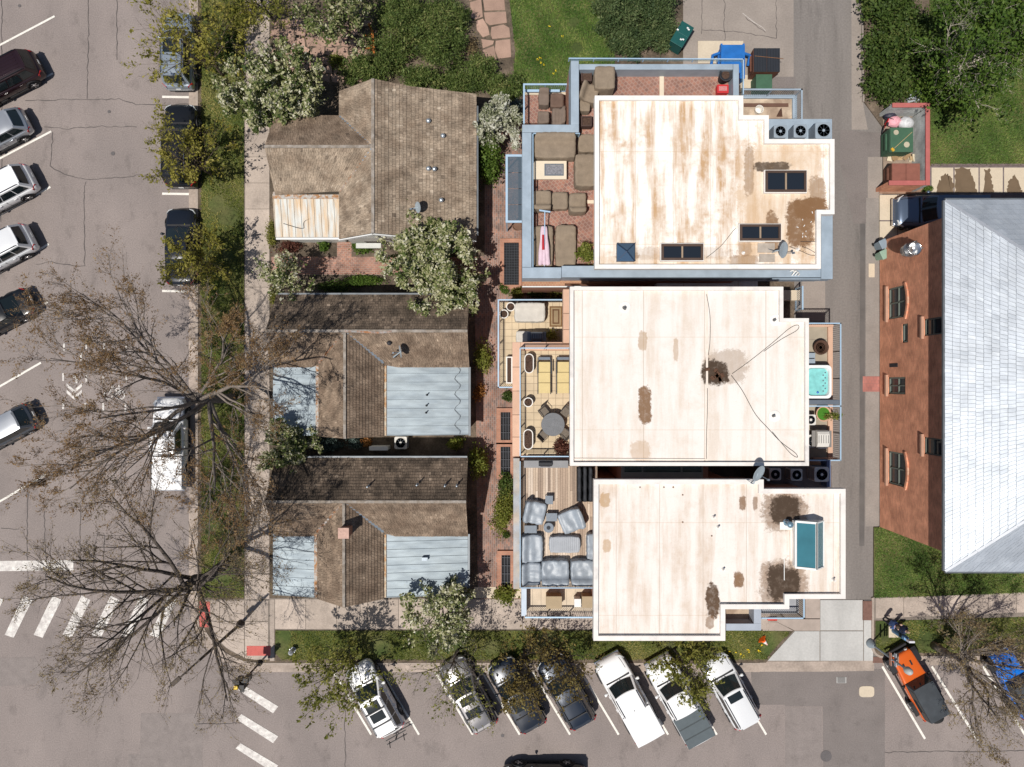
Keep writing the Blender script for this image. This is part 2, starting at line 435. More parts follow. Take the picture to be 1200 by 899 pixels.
def cracks(paths, w, name, parent, mat=CRACK, seed=1):
    r = random.Random(seed)
    for pth in paths:
        m = MB(); pts = []
        for (a, b) in zip(pth[:-1], pth[1:]):
            n = max(2, int(math.hypot(b[0] - a[0], b[1] - a[1]) / 5))
            for i in range(n):
                t = i / n; pts.append((a[0] + (b[0] - a[0]) * t + r.uniform(-.9, .9), a[1] + (b[1] - a[1]) * t + r.uniform(-.9, .9)))
        pts.append(pth[-1])
        L_, R_ = [], []
        for i, p in enumerate(pts):
            q = pts[min(i + 1, len(pts) - 1)]; s = pts[max(i - 1, 0)]
            dx, dy = q[0] - s[0], q[1] - s[1]; l = math.hypot(dx, dy) or 1
            ww = w * r.uniform(.5, 1.2)
            L_.append(P(p[0] - dy / l * ww, p[1] + dx / l * ww, .012)); R_.append(P(p[0] + dy / l * ww, p[1] - dx / l * ww, .012))
        m.grid([L_, R_]); o = m.build(name, mat, parent, fix=True)
        for pl in o.data.polygons:
            if pl.normal.z < 0: pl.flip()
cracks([[(105, -60), (103, 60), (102, 116)], [(30, 118), (70, 117), (110, 117), (140, 116), (160, 122), (200, 123), (222, 122)], [(52, 148), (80, 151), (120, 148), (160, 149)],
        [(62, 155), (59, 195), (80, 206), (105, 211), (150, 207), (165, 205)], [(99, 225), (99, 312), (85, 311), (60, 307), (42, 310)],
        [(100, 212), (99, 226)], [(2, -30), (2, 120), (1, 260)], [(94, 590), (94, 760)], [(52, 600), (54, 690)], [(32, 560), (32, 690)], [(0, 619), (22, 620)],
        [(137, -40), (137, 30), (137, 70)], [(404, 800), (404, 860), (405, 940)], [(1037, 882), (1100, 881), (1200, 880)], [(230, 848), (290, 848)],
        [(109, 640), (110, 690)], [(122, 625), (120, 700)]], 0.42, 'crack', ROAD)
cracks([[(823, -40), (822, 40)], [(849, -40), (849, 50)], [(822, 35), (870, 38), (910, 45)], [(909, -40), (910, 45)], [(873, 20), (897, 38)]], 0.35, 'crack', ALLEY, seed=3)
cracks([[(870, 15), (897, 36)]], 0.3, 'scrape', ALLEY, PAINT_W, seed=5)

# painted markings
def line(name, a, b, w, z=0.016, mat=PAINT):
    d = Vector((b[0] - a[0], b[1] - a[1])).normalized(); n = Vector((-d.y, d.x)) * w / 2
    return flat(name, [(a[0] + n.x, a[1] + n.y), (b[0] + n.x, b[1] + n.y), (b[0] - n.x, b[1] - n.y), (a[0] - n.x, a[1] - n.y)], z, mat, ROAD)
for a, b in [((11, 47), (64, 19)), ((16, 111), (62, 86)), ((9, 181), (60, 154)), ((-30, 269), (59, 219)), ((-30, 337), (57, 286)), ((-30, 403), (56, 354)),
             ((-30, 470), (48, 425)), ((-30, 537), (51, 489)), ((-30, 605), (54, 556)), ((-30, 0), (60, -50))]:
    line('parking_line', (a[0] - 40 if a[0] < 20 and a[0] > -30 else a[0], a[1] + (21 if a[0] < 20 and a[0] > -30 else 0)), b, 2.3)
for k in range(9):
    xb = [379, 437, 493, 556, 611, 670, 727, 785, 842, 900][k + 1]
    line('parking_line', (xb - 47, 786), (xb - 2, 861), 2.4)
line('parking_line', (1034, 781), (1084, 866), 2.6); line('parking_line', (1092, 781), (1146, 868), 2.6); line('parking_line', (1152, 781), (1204, 866), 2.6)
for y in (113.5, 227, 341):
    line('stall_tick', (190, y), (222, y + .5), 2.6)
line('stop_bar', (-60, 664), (86, 662.5), 12, mat=PAINT_W)
for i, x in enumerate((-16, 18, 52, 86, 120, 155, 188)):
    flat('crosswalk_bar', [(x - 12.5, 744), (x - 2, 747.5), (x + 20, 703), (x + 9.5, 698)], .016, PAINT_W, ROAD)
for i, y in enumerate((815, 850, 884, 920)):
    flat('crosswalk_bar', [(278 + i * -1, y - 7), (284 - i, y - 13), (326, y + 13), (320, y + 21)], .016, PAINT_W, ROAD)
def chevron(cx, cy, s):
    for k in (0, 7.5):
        for sg in (-1, 1):
            flat('sharrow_mark', [(cx, cy + k), (cx + sg * 9 * s, cy - 8 * s + k), (cx + sg * 9 * s, cy - 4 * s + k), (cx, cy + 4 * s + k)][::sg], .016 + .001 * (k > 0), PAINT_W, ROAD)
chevron(87, 457, 1.0)
flat('sharrow_mark', [(85, 440), (91, 440), (91, 449), (89, 450), (88, 443), (85, 443)], .016, PAINT_W, ROAD)
for x, y in ((74, 442), (101, 444), (121, 445), (148, 444), (74, 475), (100, 477), (121, 477), (147, 478), (75, 407), (101, 405), (148, 408), (95, 418), (122, 406)):
    line('dash_mark', (x, y - 4.5), (x, y + 4.5), 2.2, mat=PAINT_W)
for k in range(10):                                     # worn bicycle stencil
    a = k / 10 * 2 * math.pi
    for cx in (127, 141):
        line('bicycle_mark', (cx + 5 * math.cos(a), 463 + 5 * math.sin(a)), (cx + 5 * math.cos(a + .63), 463 + 5 * math.sin(a + .63)), 1.4, .0165 + (cx > 130) * .0004, PAINT_W)
for a, b in (((127, 463), (132, 453)), ((132, 453), (141, 463)), ((131, 456), (139, 455)), ((139, 451), (141, 462))):
    line('bicycle_mark', a, b, 1.4, .018, PAINT_W)
m = MB().lathe([(0.36, 0.0), (0.36, .02), (0.0, .021)], P(968, 886), 20); MANH = m.build('manhole_cover', IRON, ROAD)
m = MB().lathe([(.13, 0), (.13, .02), (0, .021)], P(132.5, 180), 12); m.build('valve_cover', IRON, ROAD)
m = MB().lathe([(.10, 0), (.10, .02), (0, .021)], P(128, 131), 12); m.build('valve_cover', IRON, ROAD)
m = MB().lathe([(.10, 0), (.10, .02), (0, .021)], P(23, 7), 12); m.build('valve_cover', IRON, ROAD)
m = MB().lathe([(.11, 0), (.11, .02), (0, .021)], P(589, 862), 12); m.build('valve_cover', IRON, ROAD)
o = MB().box(P(986, 797, .012), (.62, .38, .02)).build('drain_grate', CONC_G, ROAD)
for k in range(6): MB().box(P(986, 794.2 + k * 1.1, .028), (.50, .028, .012)).build('grate_bar', IRON, o)
mm = MB(); c = P(1015.5, 810.5, .0)
mm.prism([(c.x + .48 * math.copysign(abs(math.cos(a)) ** .5, math.cos(a)), c.y + .35 * math.copysign(abs(math.sin(a)) ** .5, math.sin(a))) for a in [i * math.pi / 12 for i in range(24)]], .004, .022)
mm.build('concrete_utility_lid', CONC_C, ROAD)

# raised blocks behind the kerbs
def arc(cx, cy, r, a0, a1, n=10):
    return [(cx + r * math.cos(R(a0 + (a1 - a0) * i / n)), cy + r * math.sin(R(a0 + (a1 - a0) * i / n))) for i in range(n + 1)]
corner = arc(305, 704, 72, 180, 90, 12)
blockA = [(233, -2500)] + corner + [(890, 776), (897, 776), (930, 738), (903, 704), (930, 700), (930, 104), (800, 104), (800, -2500)]
corner2 = arc(1034, 757, 11, 180, 90, 5)
blockB = [(1012, -2500), (1012, 120), (1034, 150), (1034, 617), (1023, 618)] + corner2 + [(3000, 768), (3000, -2500)]
for nm, poly in (('terrain', blockA), ('terrain', blockB)):
    m = MB(); m.prism([W(x, y) for x, y in poly], -.05, .10); tag(m.build(nm, SOIL), kind='structure')

def strip(name, path, o0, o1, z0, z1, mat, joint=None):
    """kerb or gutter swept along a pixel path, offset o0..o1 pixels to its left"""
    off = []
    for i, p in enumerate(path):
        a = path[max(i - 1, 0)]; b = path[min(i + 1, len(path) - 1)]
        d = Vector((b[0] - a[0], b[1] - a[1])).normalized(); n = Vector((d.y, -d.x))
        off.append((Vector(p) + n * o0, Vector(p) + n * o1))
    m = MB(); rows = []
    for a, b in off:
        rows.append([(*W(a.x, a.y), z0), (*W(a.x, a.y), z1), (*W(b.x, b.y), z1), (*W(b.x, b.y), z0)])
    m.loft(rows); return tag(m.build(name, mat, fix=True), kind='structure')
pathA = [(233, y) for y in (-2500, -50, 150, 300, 450, 600)] + corner + [(x, 776) for x in (380, 480, 600, 740, 890)]
strip('kerb', pathA, 0, -2.8, -.02, .13, CONC)
strip('gutter', pathA, -11.5, -2.6, -.01, .021, M('gutter_concrete', (.40, .33, .28), .9, var=.2, vs=.8, fine=.15, fs=8, col2=(.31, .255, .215), spots=.25))
pathB = [(1023, 700), (1023, 745)] + corner2 + [(x, 768) for x in (1100, 1200, 1400, 3000)]
strip('kerb', pathB, 0, -2.6, -.02, .13, CONC)
strip('gutter', pathB[7:], -11.5, -2.4, -.01, .021, M('gutter_concrete', ()))
strip('gutter', [(890, 776), (960, 776), (1024, 775)], -11, 1, -.01, .023, M('gutter_concrete', ()))
strip('kerb', [(1011, -600), (1011, 60), (1012, 120)], 0, -2.0, -.02, .12, CONC_T)
strip('kerb', [(1090, 194), (1600, 194)], -1.2, 1.2, .05, .15, M('edging_brick', (.16, .12, .12), .9, var=.3, vs=5))

# slabs, each one a piece of its pavement
def slabs(parent, xs, ys, z, mat, gap=0.35, jit=.006, name='paving_slab', skew=None):
    for i in range(len(xs) - 1):
        for j in range(len(ys) - 1):
            m = MB(); m.cur = rng.random(); zz = z + rng.uniform(0, jit)
            pts = [(xs[i] + gap, ys[j] + gap), (xs[i + 1] - gap, ys[j] + gap), (xs[i + 1] - gap, ys[j + 1] - gap), (xs[i] + gap, ys[j + 1] - gap)]
            if skew: pts = [(x, y + skew(x)) for x, y in pts]
            m.prism([W(x, y, z) for x, y in pts], .05, zz); m.build(name, mat, parent)
JOINT = M('joint_dirt', (.20, .17, .145), .95, var=.2)
side = tag(flat('sidewalk', [(286.5, -600), (316, -600), (316, 740), (286.5, 740)], .112, JOINT), kind='structure')
ys = [-60 + 30.5 * i for i in range(26)]; ys[-1] = 702.5
slabs(side, [287, 316], ys, .128, CONC)
side = tag(flat('sidewalk', [(316, 701), (903, 701), (925, 738), (316, 738)], .1125, JOINT), kind='structure')
slabs(side, [322 + 36.3 * i for i in range(17)], [702, 737.5], .128, CONC)
slabs(side, [316, 322], [702, 775], .128, CONC)
side = tag(flat('corner_sidewalk', [(237, 702.5)] + [(305 + 68.5 * math.cos(R(a)), 704 + 68.5 * math.sin(R(a))) for a in range(180, 89, -10)] + [(316, 772.5), (316, 702.5)], .113, JOINT), kind='structure')
for pts in ([(237, 703), (258, 703), (258, 738), (250, 742), (238, 715)], [(259, 703), (287, 703), (287, 727), (259, 727)], [(288, 703), (315, 703), (315, 727), (288, 727)],
            [(259, 728), (287, 728), (287, 770), (266, 758), (251, 743), (259, 739)], [(288, 728), (315, 728), (315, 772), (300, 772.3), (288, 770.5)]):
    m = MB(); m.cur = rng.random(); m.prism([W(x, y) for x, y in pts], .05, .127 + rng.uniform(0, .005)); m.build('paving_slab', CONC, side)
def bumps(name, x0, y0, x1, y1, par):
    o = MB(); pbox(o, x0, y0, x1, y1, .1, .139); o = o.build(name, REDPAD, par)
    me = MB().lathe([(.022, 0), (.012, .008), (0, .009)], (0, 0, 0), 6).mesh('dome', REDPAD); k = 0
    mm = MB()
    for i in range(int((x1 - x0) / 1.6)):
        for j in range(int((y1 - y0) / 1.6)):
            c = P(x0 + 1 + i * 1.6, y0 + 1 + j * 1.6, .139); mm.lathe([(.022, 0), (.012, .008), (0, .009)], c, 5)
    tag(mm.build('tactile_domes', REDPAD, o), kind='stuff')
bumps('tactile_paving', 233.5, 705, 246, 735, side); bumps('tactile_paving', 289, 757, 317, 768.5, side)
side = tag(flat('sidewalk', [(1023, 700), (1600, 691), (1600, 720), (1023, 727)], .1115, JOINT), kind='structure')
slabs(side, [1026 + 33 * i for i in range(9)], [701, 725], .128, CONC, skew=lambda x: -(x - 1026) * .04)
# driveway apron
side = tag(flat('driveway', [(898, 775), (930, 738), (905, 704), (1022, 704), (1022, 764), (1022, 775)], .0155, JOINT), kind='structure')
for pts in ([(899, 774), (931, 739.5), (960, 739.5), (960, 774)], [(961, 739.5), (1011, 739.5), (1011, 774), (961, 774)], [(961, 703), (1011, 703), (1011, 738.5), (961, 738.5)],
            [(1012, 703), (1022.5, 703), (1022.5, 774), (1012, 774)]):
    m = MB(); m.cur = rng.random(); m.prism([W(x, y) for x, y in pts], .0, .05 + rng.uniform(0, .006)); m.build('paving_slab', CONC_G, side)
for pts in ([(904, 725), (960, 725), (960, 738.5), (931, 738.5)], [(943, 700), (960, 700), (960, 724), (943, 724)], [(893, 725), (903, 725), (929, 738.5), (893, 738.5)]):
    m = MB(); m.cur = rng.random(); m.prism([W(x, y) for x, y in pts], .0, .116 + rng.uniform(0, .006)); m.build('paving_slab', M('slab_tan', (.36, .30, .26), .9, var=.12), side)
for (x0, y0, x1, y1) in ((1011.5, 704.5, 1022, 727), (1023, 770, 1039, 777)):
    m = MB(); pbox(m, x0, y0, x1, y1, .01, .142 if y0 < 750 else .045); m.build('tactile_paving', M('tactile_brown', (.17, .095, .075), .85, var=.2, vs=6), side)
# church forecourt slabs with wet patches
wet = M('concrete_wet', (.50, .43, .34), .8, var=.05, vs=1, col2=None)
side = tag(flat('forecourt', [(1088, 195), (1600, 195), (1600, 260), (1088, 260)], .1135, M('paver_band', (.16, .13, .13), .9, var=.3, vs=4)), kind='structure')
for i in range(6):
    xs_ = [1091, 1118, 1147.5, 1176, 1205, 1234, 1263]
    m = MB(); pbox(m, xs_[i] + .8, 196.5, xs_[i + 1] - .9, 226, .05, .13); m.build('paving_slab', CONC_C, side)
WETM = M('damp_stain', (.15, .105, .065), .55, var=.12, vs=2)
for pts in ([(1098, 228), (1100, 214), (1104, 207), (1110, 203), (1115, 208), (1117.5, 215), (1117.5, 228)],
            [(1119, 228), (1119.5, 197), (1136, 197), (1140, 206), (1144, 220), (1146.5, 228)],
            [(1152, 228), (1154, 199), (1160, 198), (1163, 216), (1166, 228)], [(1180, 228), (1182, 212), (1190, 205), (1196, 220), (1198, 228)]):
    q_ = []
    for (xa, ya), (xb, yb) in zip(pts, pts[1:] + pts[:1]):
        for k_ in range(6): q_.append((xa + (xb - xa) * k_ / 6 + rng.uniform(-1.3, 1.3), min(226, ya + (yb - ya) * k_ / 6 + rng.uniform(-1.5, 1.5))))
    flat('damp_stain', q_, .134, WETM, side)
side2 = tag(flat('parking_pad', [(1031, 228), (1240, 228), (1240, 300), (1031, 300)], .1145, M('paver_band', (.16, .13, .13))), kind='structure')
for (x0, y0, x1, y1) in ((1031, 228.5, 1051.5, 258), (1031, 259.5, 1051.5, 300), (1052.5, 228.5, 1075, 258), (1052.5, 259.5, 1075, 300), (1076, 228.5, 1110, 258), (1076, 259.5, 1110, 300)):
    m = MB(); m.cur = rng.random(); pbox(m, x0, y0, x1, y1, .05, .13); m.build('paving_slab', CONC_C, side2)

# courtyard paving, flagstones, beds
flat('courtyard', [(568, 140), (628, 140), (628, 702), (560, 702), (556, 300), (568, 300)], .116, PAVER, kind='structure')
flat('brick_path', [(318, 301), (560, 301), (560, 322), (318, 322)], .1175, brickmat('brick_path', (.38, .19, .135), (.24, .14, .115), (.36, .28, .23), .26, .13, .012, 'XY', 0, .3), kind='structure')
flat('brick_path', [(395, 284), (412, 284), (412, 301), (395, 301)], .1176, MATS['brick_path'], kind='structure')
flat('brick_path', [(556, 688), (612, 688), (612, 701), (556, 701)], .1205, CONC_C, kind='structure')
STONE = M('flagstone', (.36, .24, .185), .85, var=.15, vs=1.5, fine=.1, fs=14, attr=.16)
fp = tag(flat('stone_path', [(548, -60), (602, -60), (604, 80), (562, 80)], .113, SOIL), kind='structure')
for poly in ([(549, -30), (564, -32), (565, -2), (550, 2)], [(566, -33), (590, -34), (590, -2), (567, -3)], [(551, 4), (564, 0), (566, 21), (558, 24), (552, 22)], [(566, 0), (591, -1), (592, 13), (568, 14)],
             [(567, 16), (593, 15), (594, 28), (574, 31), (569, 27)], [(558, 26), (566, 23), (572, 33), (574, 42), (566, 45), (559, 36)], [(576, 33), (590, 30), (597, 34), (598, 45), (577, 47), (575, 41)],
             [(581, 49), (598, 47), (599, 68), (584, 70), (580, 60)], [(565, 60), (579, 55), (582, 71), (566, 76)], [(564, 47), (579, 49), (578, 53), (566, 58)]):
    m = MB(); m.cur = rng.random(); m.prism([W(x, y) for x, y in poly], .05, .135 + rng.uniform(0, .012)); m.build('flagstone', STONE, fp, bevel=.01)
fp = tag(flat('flagstone_patio', [(318, 20), (425, 20), (425, 100), (318, 100)], .1145, SOIL), kind='structure')
yy = 24; row = 0
while yy < 96:
    hgt = rng.uniform(9, 13); xx = 320 + rng.uniform(-4, 4)
    while xx < 420:
        wd = rng.uniform(9, 17)
        j = lambda: rng.uniform(-1.6, 1.6)
        m = MB(); m.cur = rng.random()
        m.prism([W(xx + 1 + j(), yy + 1 + j()), W(xx + wd / 2, yy + j()), W(xx + wd - 1 + j(), yy + 1 + j()), W(xx + wd - .7 + j(), yy + hgt / 2), W(xx + wd - 1 + j(), yy + hgt - 1 + j()), W(xx + wd / 2, yy + hgt - .6 + j()), W(xx + 1 + j(), yy + hgt - 1 + j())], .05, .13 + rng.uniform(0, .012))
        m.build('flagstone', STONE, fp); xx += wd
    yy += hgt

# lawns: turf sheet with real blades on it
def blades(name, poly, density, cols, z, seed, hgt=.09, label='', parent=None, holes=()):
    r = np.random.default_rng(seed)
    pts = np.array([W(x, y) for x, y in poly]); mn = pts.min(0); mx = pts.max(0)
    n = int((mx - mn).prod() * density); q = mn + r.random((n, 2)) * (mx - mn)
    ins = np.zeros(n, bool); j = len(pts) - 1
    for i in range(len(pts)):
        a, b = pts[i], pts[j]
        c = ((a[1] > q[:, 1]) != (b[1] > q[:, 1])) & (q[:, 0] < (b[0] - a[0]) * (q[:, 1] - a[1]) / (b[1] - a[1] + 1e-12) + a[0]); ins ^= c; j = i
    for (hx, hy, hr) in holes:
        c = np.array(W(hx, hy)); ins &= ((q - c) ** 2).sum(1) > (hr / PPM) ** 2 * r.uniform(.4, 1.3, n)
    q = q[ins]; n = len(q)
    a = r.random(n) * 2 * np.pi; h = hgt * r.uniform(.5, 1.4, n); w = r.uniform(.012, .03, n); ln = r.uniform(.4, 1.5, n) * hgt
    d = np.stack([np.cos(a), np.sin(a)], 1); s = np.stack([-d[:, 1], d[:, 0]], 1)
    v = np.zeros((n, 3, 3)); v[:, 0, :2] = q + s * w[:, None]; v[:, 1, :2] = q - s * w[:, None]; v[:, 2, :2] = q + d * ln[:, None]
    v[:, :2, 2] = z; v[:, 2, 2] = z + h
    fl = np.sin(q[:, 0] * 1.1 + seed) * np.cos(q[:, 1] * .9) * .14 + np.sin(q[:, 0] * 2.7 + q[:, 1] * 1.9) * .09
    val = np.clip(r.normal(.45, .2, n) + fl * 1.6, 0, 1)
    me = bpy.data.meshes.new(name); me.vertices.add(n * 3); me.loops.add(n * 3); me.polygons.add(n)
    me.vertices.foreach_set('co', v.ravel()); me.loops.foreach_set('vertex_index', np.arange(n * 3, dtype=np.int32))
    me.polygons.foreach_set('loop_start', np.arange(0, n * 3, 3, dtype=np.int32))
    at = me.attributes.new('v', 'FLOAT', 'FACE'); at.data.foreach_set('value', val.astype(np.float32))
    me.update(); me.materials.append(cols)
    return tag(link(name, me, parent), label, 'grass', kind='stuff')
GRASS = leafmat('grass_blades', [(.05, .075, .012), (.135, .17, .03), (.25, .25, .065), (.44, .37, .15)], .2)
GRASS_N = leafmat('grass_lush', [(.04, .09, .016), (.085, .16, .028), (.15, .23, .048), (.30, .31, .10)], .2)
def lawn(name, poly, dens, mat, seed, label, **k):
    flat(name, poly, .1185, TURF, kind='structure'); blades('grass', poly, dens, mat, .117, seed, label=label, **k)
lawn('lawn', [(236.5, -60), (286, -60), (286, 700), (236.5, 700)], 420, GRASS, 1, 'short green grass of the long verge beside the west street', holes=[(268, 255, 14), (255, 240, 12), (250, 470, 12), (262, 672, 14), (268, 300, 8), (262, 560, 10), (245, 620, 10), (270, 520, 9)])
lawn('lawn', [(323, 739), (893, 739), (926, 740), (897, 772.5), (329, 772.5), (322, 765)], 420, GRASS, 2, 'short green grass of the verge behind the angled parking', holes=[(330, 752, 12), (326, 765, 12), (335, 745, 9), (445, 757, 13), (530, 752, 14), (640, 752, 13), (785, 755, 10), (575, 758, 10), (908, 748, 12), (900, 760, 8)])
lawn('lawn', [(590, -60), (720, -60), (720, 110), (600, 112), (604, 60)], 480, GRASS_N, 3, 'lush green lawn behind the townhouse terrace', hgt=.11, holes=[(672, 27, 7), (676, 58, 8), (602, 60, 6)])
lawn('lawn', [(1089, -60), (1330, -60), (1330, 194), (1089, 194)], 420, GRASS_N, 4, 'mown green lawn beyond the bin enclosure')
lawn('lawn', [(1024, 618), (1330, 618), (1330, 691), (1024, 700)], 420, GRASS_N, 5, 'green lawn along the foot of the brick hall')
lawn('lawn', [(1026, 728), (1330, 719), (1330, 765), (1036, 765), (1026, 757)], 420, GRASS, 6, 'thin green grass of the verge beside the parked off-roaders', holes=[(1033, 735, 14), (1036, 748, 7), (1085, 752, 14), (1150, 745, 8)])
# dandelions
dm = M('dandelion', (.75, .55, .02), .8, var=.1)
for i, (x, y) in enumerate(((659, 43), (630, 70), (633, 68), (634, 74), (637, 76), (644, 31), (651, 83), (649, 86), (876, 761), (878, 763), (889, 762), (890, 763), (868, 766), (862, 765), (893, 756), (871, 769), (855, 764))):
    m = MB()
    for k in range(5): m.lathe([(.008, 0), (.028, .04), (0, .055)], P(x + rng.uniform(-1.2, 1.2), y + rng.uniform(-1.2, 1.2), .14), 6)
    tag(m.build('dandelion_clump', dm), 'small yellow dandelion flowers in the ' + ('lawn behind the terrace' if x < 700 else 'verge by the driveway'), 'flowers', 'dandelions in the ' + ('lawn' if x < 700 else 'verge'))
# ------------------------------------------------------------------ roofs built from courses
def basis(poly):
    n = Vector((0, 0, 0))
    for i in range(len(poly)):
        a = poly[i]; b = poly[(i + 1) % len(poly)]; n += a.cross(b)
    n.normalize()
    if n.z < 0: n = -n
    v = (Vector((0, 0, 1)) - n * n.z).normalized(); u = v.cross(n)
    return u, v, n

def shingle_roof(parent, poly, exposure, width, mat, deckmat, thick=.05, seed=0, deck=.10, name='roof', rnd=.006, wr=.45):
    poly = [Vector(p) for p in poly]; u, v, n = basis(poly); p0 = poly[0]
    uv = [((p - p0).dot(u), (p - p0).dot(v)) for p in poly]
    m = MB(); up = poly if Vector(poly[1] - poly[0]).cross(poly[2] - poly[0]).dot(n) > 0 else poly[::-1]
    m.loft([[p - n * deck for p in up], up])
    d = m.build(name, deckmat, parent)
    r = random.Random(seed)
    lo = min(q[1] for q in uv); hi = max(q[1] for q in uv)
    def span(t):
        xs = []
        for i in range(len(uv)):
            a = uv[i]; b = uv[(i + 1) % len(uv)]
            if (a[1] - t) * (b[1] - t) <= 0 and abs(a[1] - b[1]) > 1e-9:
                xs.append(a[0] + (b[0] - a[0]) * (t - a[1]) / (b[1] - a[1]))
        return (min(xs), max(xs)) if len(xs) > 1 else None
    m = MB(); t = lo; eps = 1e-4
    pt = lambda a, b, h: p0 + u * a + v * b + n * h
    while t < hi - .02:
        t2 = min(t + exposure, hi); s1 = span(t + eps); s2 = span(t2 - eps)
        if s1 and s2:
            L_ = max(s1[1] - s1[0], s2[1] - s2[0]); cuts = [0.0]; x = r.uniform(.2, 1) * width
            while x < L_ - width * .3:
                cuts.append(x / L_); x += width * r.uniform(1 - wr, 1 + wr)
            cuts.append(1.0)
            rowv = r.uniform(-.1, .1)
            for a, b in zip(cuts[:-1], cuts[1:]):
                g = min(.006 / L_, (b - a) * .2); hh = thick + r.uniform(-rnd, rnd); e = r.uniform(0, .012)
                la, lb = s1[0] + (s1[1] - s1[0]) * (a + g), s1[0] + (s1[1] - s1[0]) * (b - g)
                ua, ub = s2[0] + (s2[1] - s2[0]) * (a + g), s2[0] + (s2[1] - s2[0]) * (b - g)
                m.cur = min(1, max(0, r.gauss(.5, .17) + rowv)); k = len(m.v)
                m.v += [tuple(q) for q in (pt(la, t - e, hh), pt(lb, t - e, hh), pt(ub, t2 + .01, .008 + r.uniform(0, rnd)), pt(ua, t2 + .01, .008 + r.uniform(0, rnd)), pt(la, t - e, -.004), pt(lb, t - e, -.004))]
                m.f += [[k, k + 1, k + 2, k + 3], [k + 4, k + 5, k + 1, k], [k + 4, k, k + 3], [k + 5, k + 2, k + 1]]; m.val += [m.cur] * 4
        t = t2
    if m.f:
        tag(m.build('shingles', mat, d), kind='stuff')
    return d

def wood_shingle(name, c1, c2, c3, moss):
    return M(name, c1, .9, ramp=[c3, c1, c1, c2], var=.34, vs=1.6, fine=.28, fs=10, col2=moss)
SH1 = wood_shingle('cedar_shingle_tan', (.31, .245, .182), (.46, .38, .295), (.13, .098, .073), (.20, .15, .108))
SH2 = wood_shingle('cedar_shingle_dark', (.15, .112, .082), (.31, .24, .18), (.05, .038, .03), (.062, .047, .035))
SH3 = wood_shingle('cedar_shingle_brown', (.22, .163, .118), (.35, .27, .20), (.10, .073, .054), (.145, .103, .073))
DECK = M('roof_deck', (.05, .04, .03), .9, var=.1)
METAL = M('galvanised_roof', (.34, .395, .425), .5, .2, var=.2, vs=2.2, fine=.06, col2=(.27, .32, .355), stretch=(.4, 1.6, 1))
METALR = M('rusty_galvanised_roof', (.46, .47, .45), .55, .1, var=.14, vs=2.6, fine=.08, col2=(.45, .33, .21), stretch=(2.4, .28, 1))
RUST = M('rusty_flashing', (.30, .135, .06), .8, .2, var=.3, vs=5, col2=(.34, .33, .32))
FLASH = M('grey_flashing', (.24, .28, .32), .5, .4, var=.2, vs=4)
CLAP = M('pale_clapboard', (.55, .55, .52), .7, var=.08, vs=2)
WHITE = M('white_trim', (.72, .72, .70), .6, var=.06)
GUTTER = M('gutter_metal', (.15, .165, .18), .5, .4, var=.15)
BRICKW = brickmat('brick_wall', (.42, .19, .12), (.33, .15, .10), (.36, .26, .2), .22, .075, .008, 'WALL', 0, .15)
SKYGLASS = M('dark_glass', (.015, .02, .028), .04, 0, var=0, fine=0, spec=.6)

def metal_roof(parent, a, b, c, d, n, mat, name='metal_roof', seam=.07, rust=True):
    """panels run from edge a-b (high) to edge d-c (low); a,d on one side, b,c on the other"""
    a, b, c, d = map(Vector, (a, b, c, d)); nr = (b - a).cross(d - a).normalized()
    if nr.z < 0: nr = -nr
    m = MB(); q = [a, b, c, d]
    if (b - a).cross(c - a).dot(nr) < 0: q = q[::-1]
    m.loft([[p - nr * .08 for p in q], [p - nr * .004 for p in q]]); root = m.build(name, mat, parent)
    for i in range(n):
        t0, t1 = i / n, (i + 1) / n
        p = [a.lerp(b, t0), a.lerp(b, t1), d.lerp(c, t1), d.lerp(c, t0)]
        if (p[1] - p[0]).cross(p[2] - p[0]).dot(nr) < 0: p = p[::-1]
        lift = nr * rng.uniform(.004, .009)
        m = MB(); m.loft([[x for x in p], [x + lift for x in p]]); o_ = m.build('metal_panel', mat, root)
    for i in range(n + 1):
        t0 = i / n; e = a.lerp(b, t0); f = d.lerp(c, t0)
        m = MB(); m.bar(e + nr * .012, f + nr * .012, .03, seam); m.build('standing_seam', mat, root)
    return root

def strip3(parent, pts, w, h, mat, name):
    m = MB()
    for a, b in zip(pts[:-1], pts[1:]):
        m.bar(Vector(a), Vector(b), w, h)
    return m.build(name, mat, parent)

VENTM = M('vent_silver', (.42, .47, .52), .35, .6, var=.1)
def vent_pipe(parent, px, py, z, r, h, mat=None, cap=True, name='vent_pipe'):
    c = P(px, py, z + h); c.z = z
    m = MB(); m.lathe([(r * 1.9, 0), (r * 1.2, .06), (r, .07), (r, h)], c, 12)
    o = m.build(name, mat or VENTM, parent, smooth=False)
    if cap: MB().lathe([(r * 1.55, h - .02), (r * 1.6, h + .03), (r * .8, h + .10), (0, h + .12)], c, 12).build('cap', mat or VENTM, o)
    return o

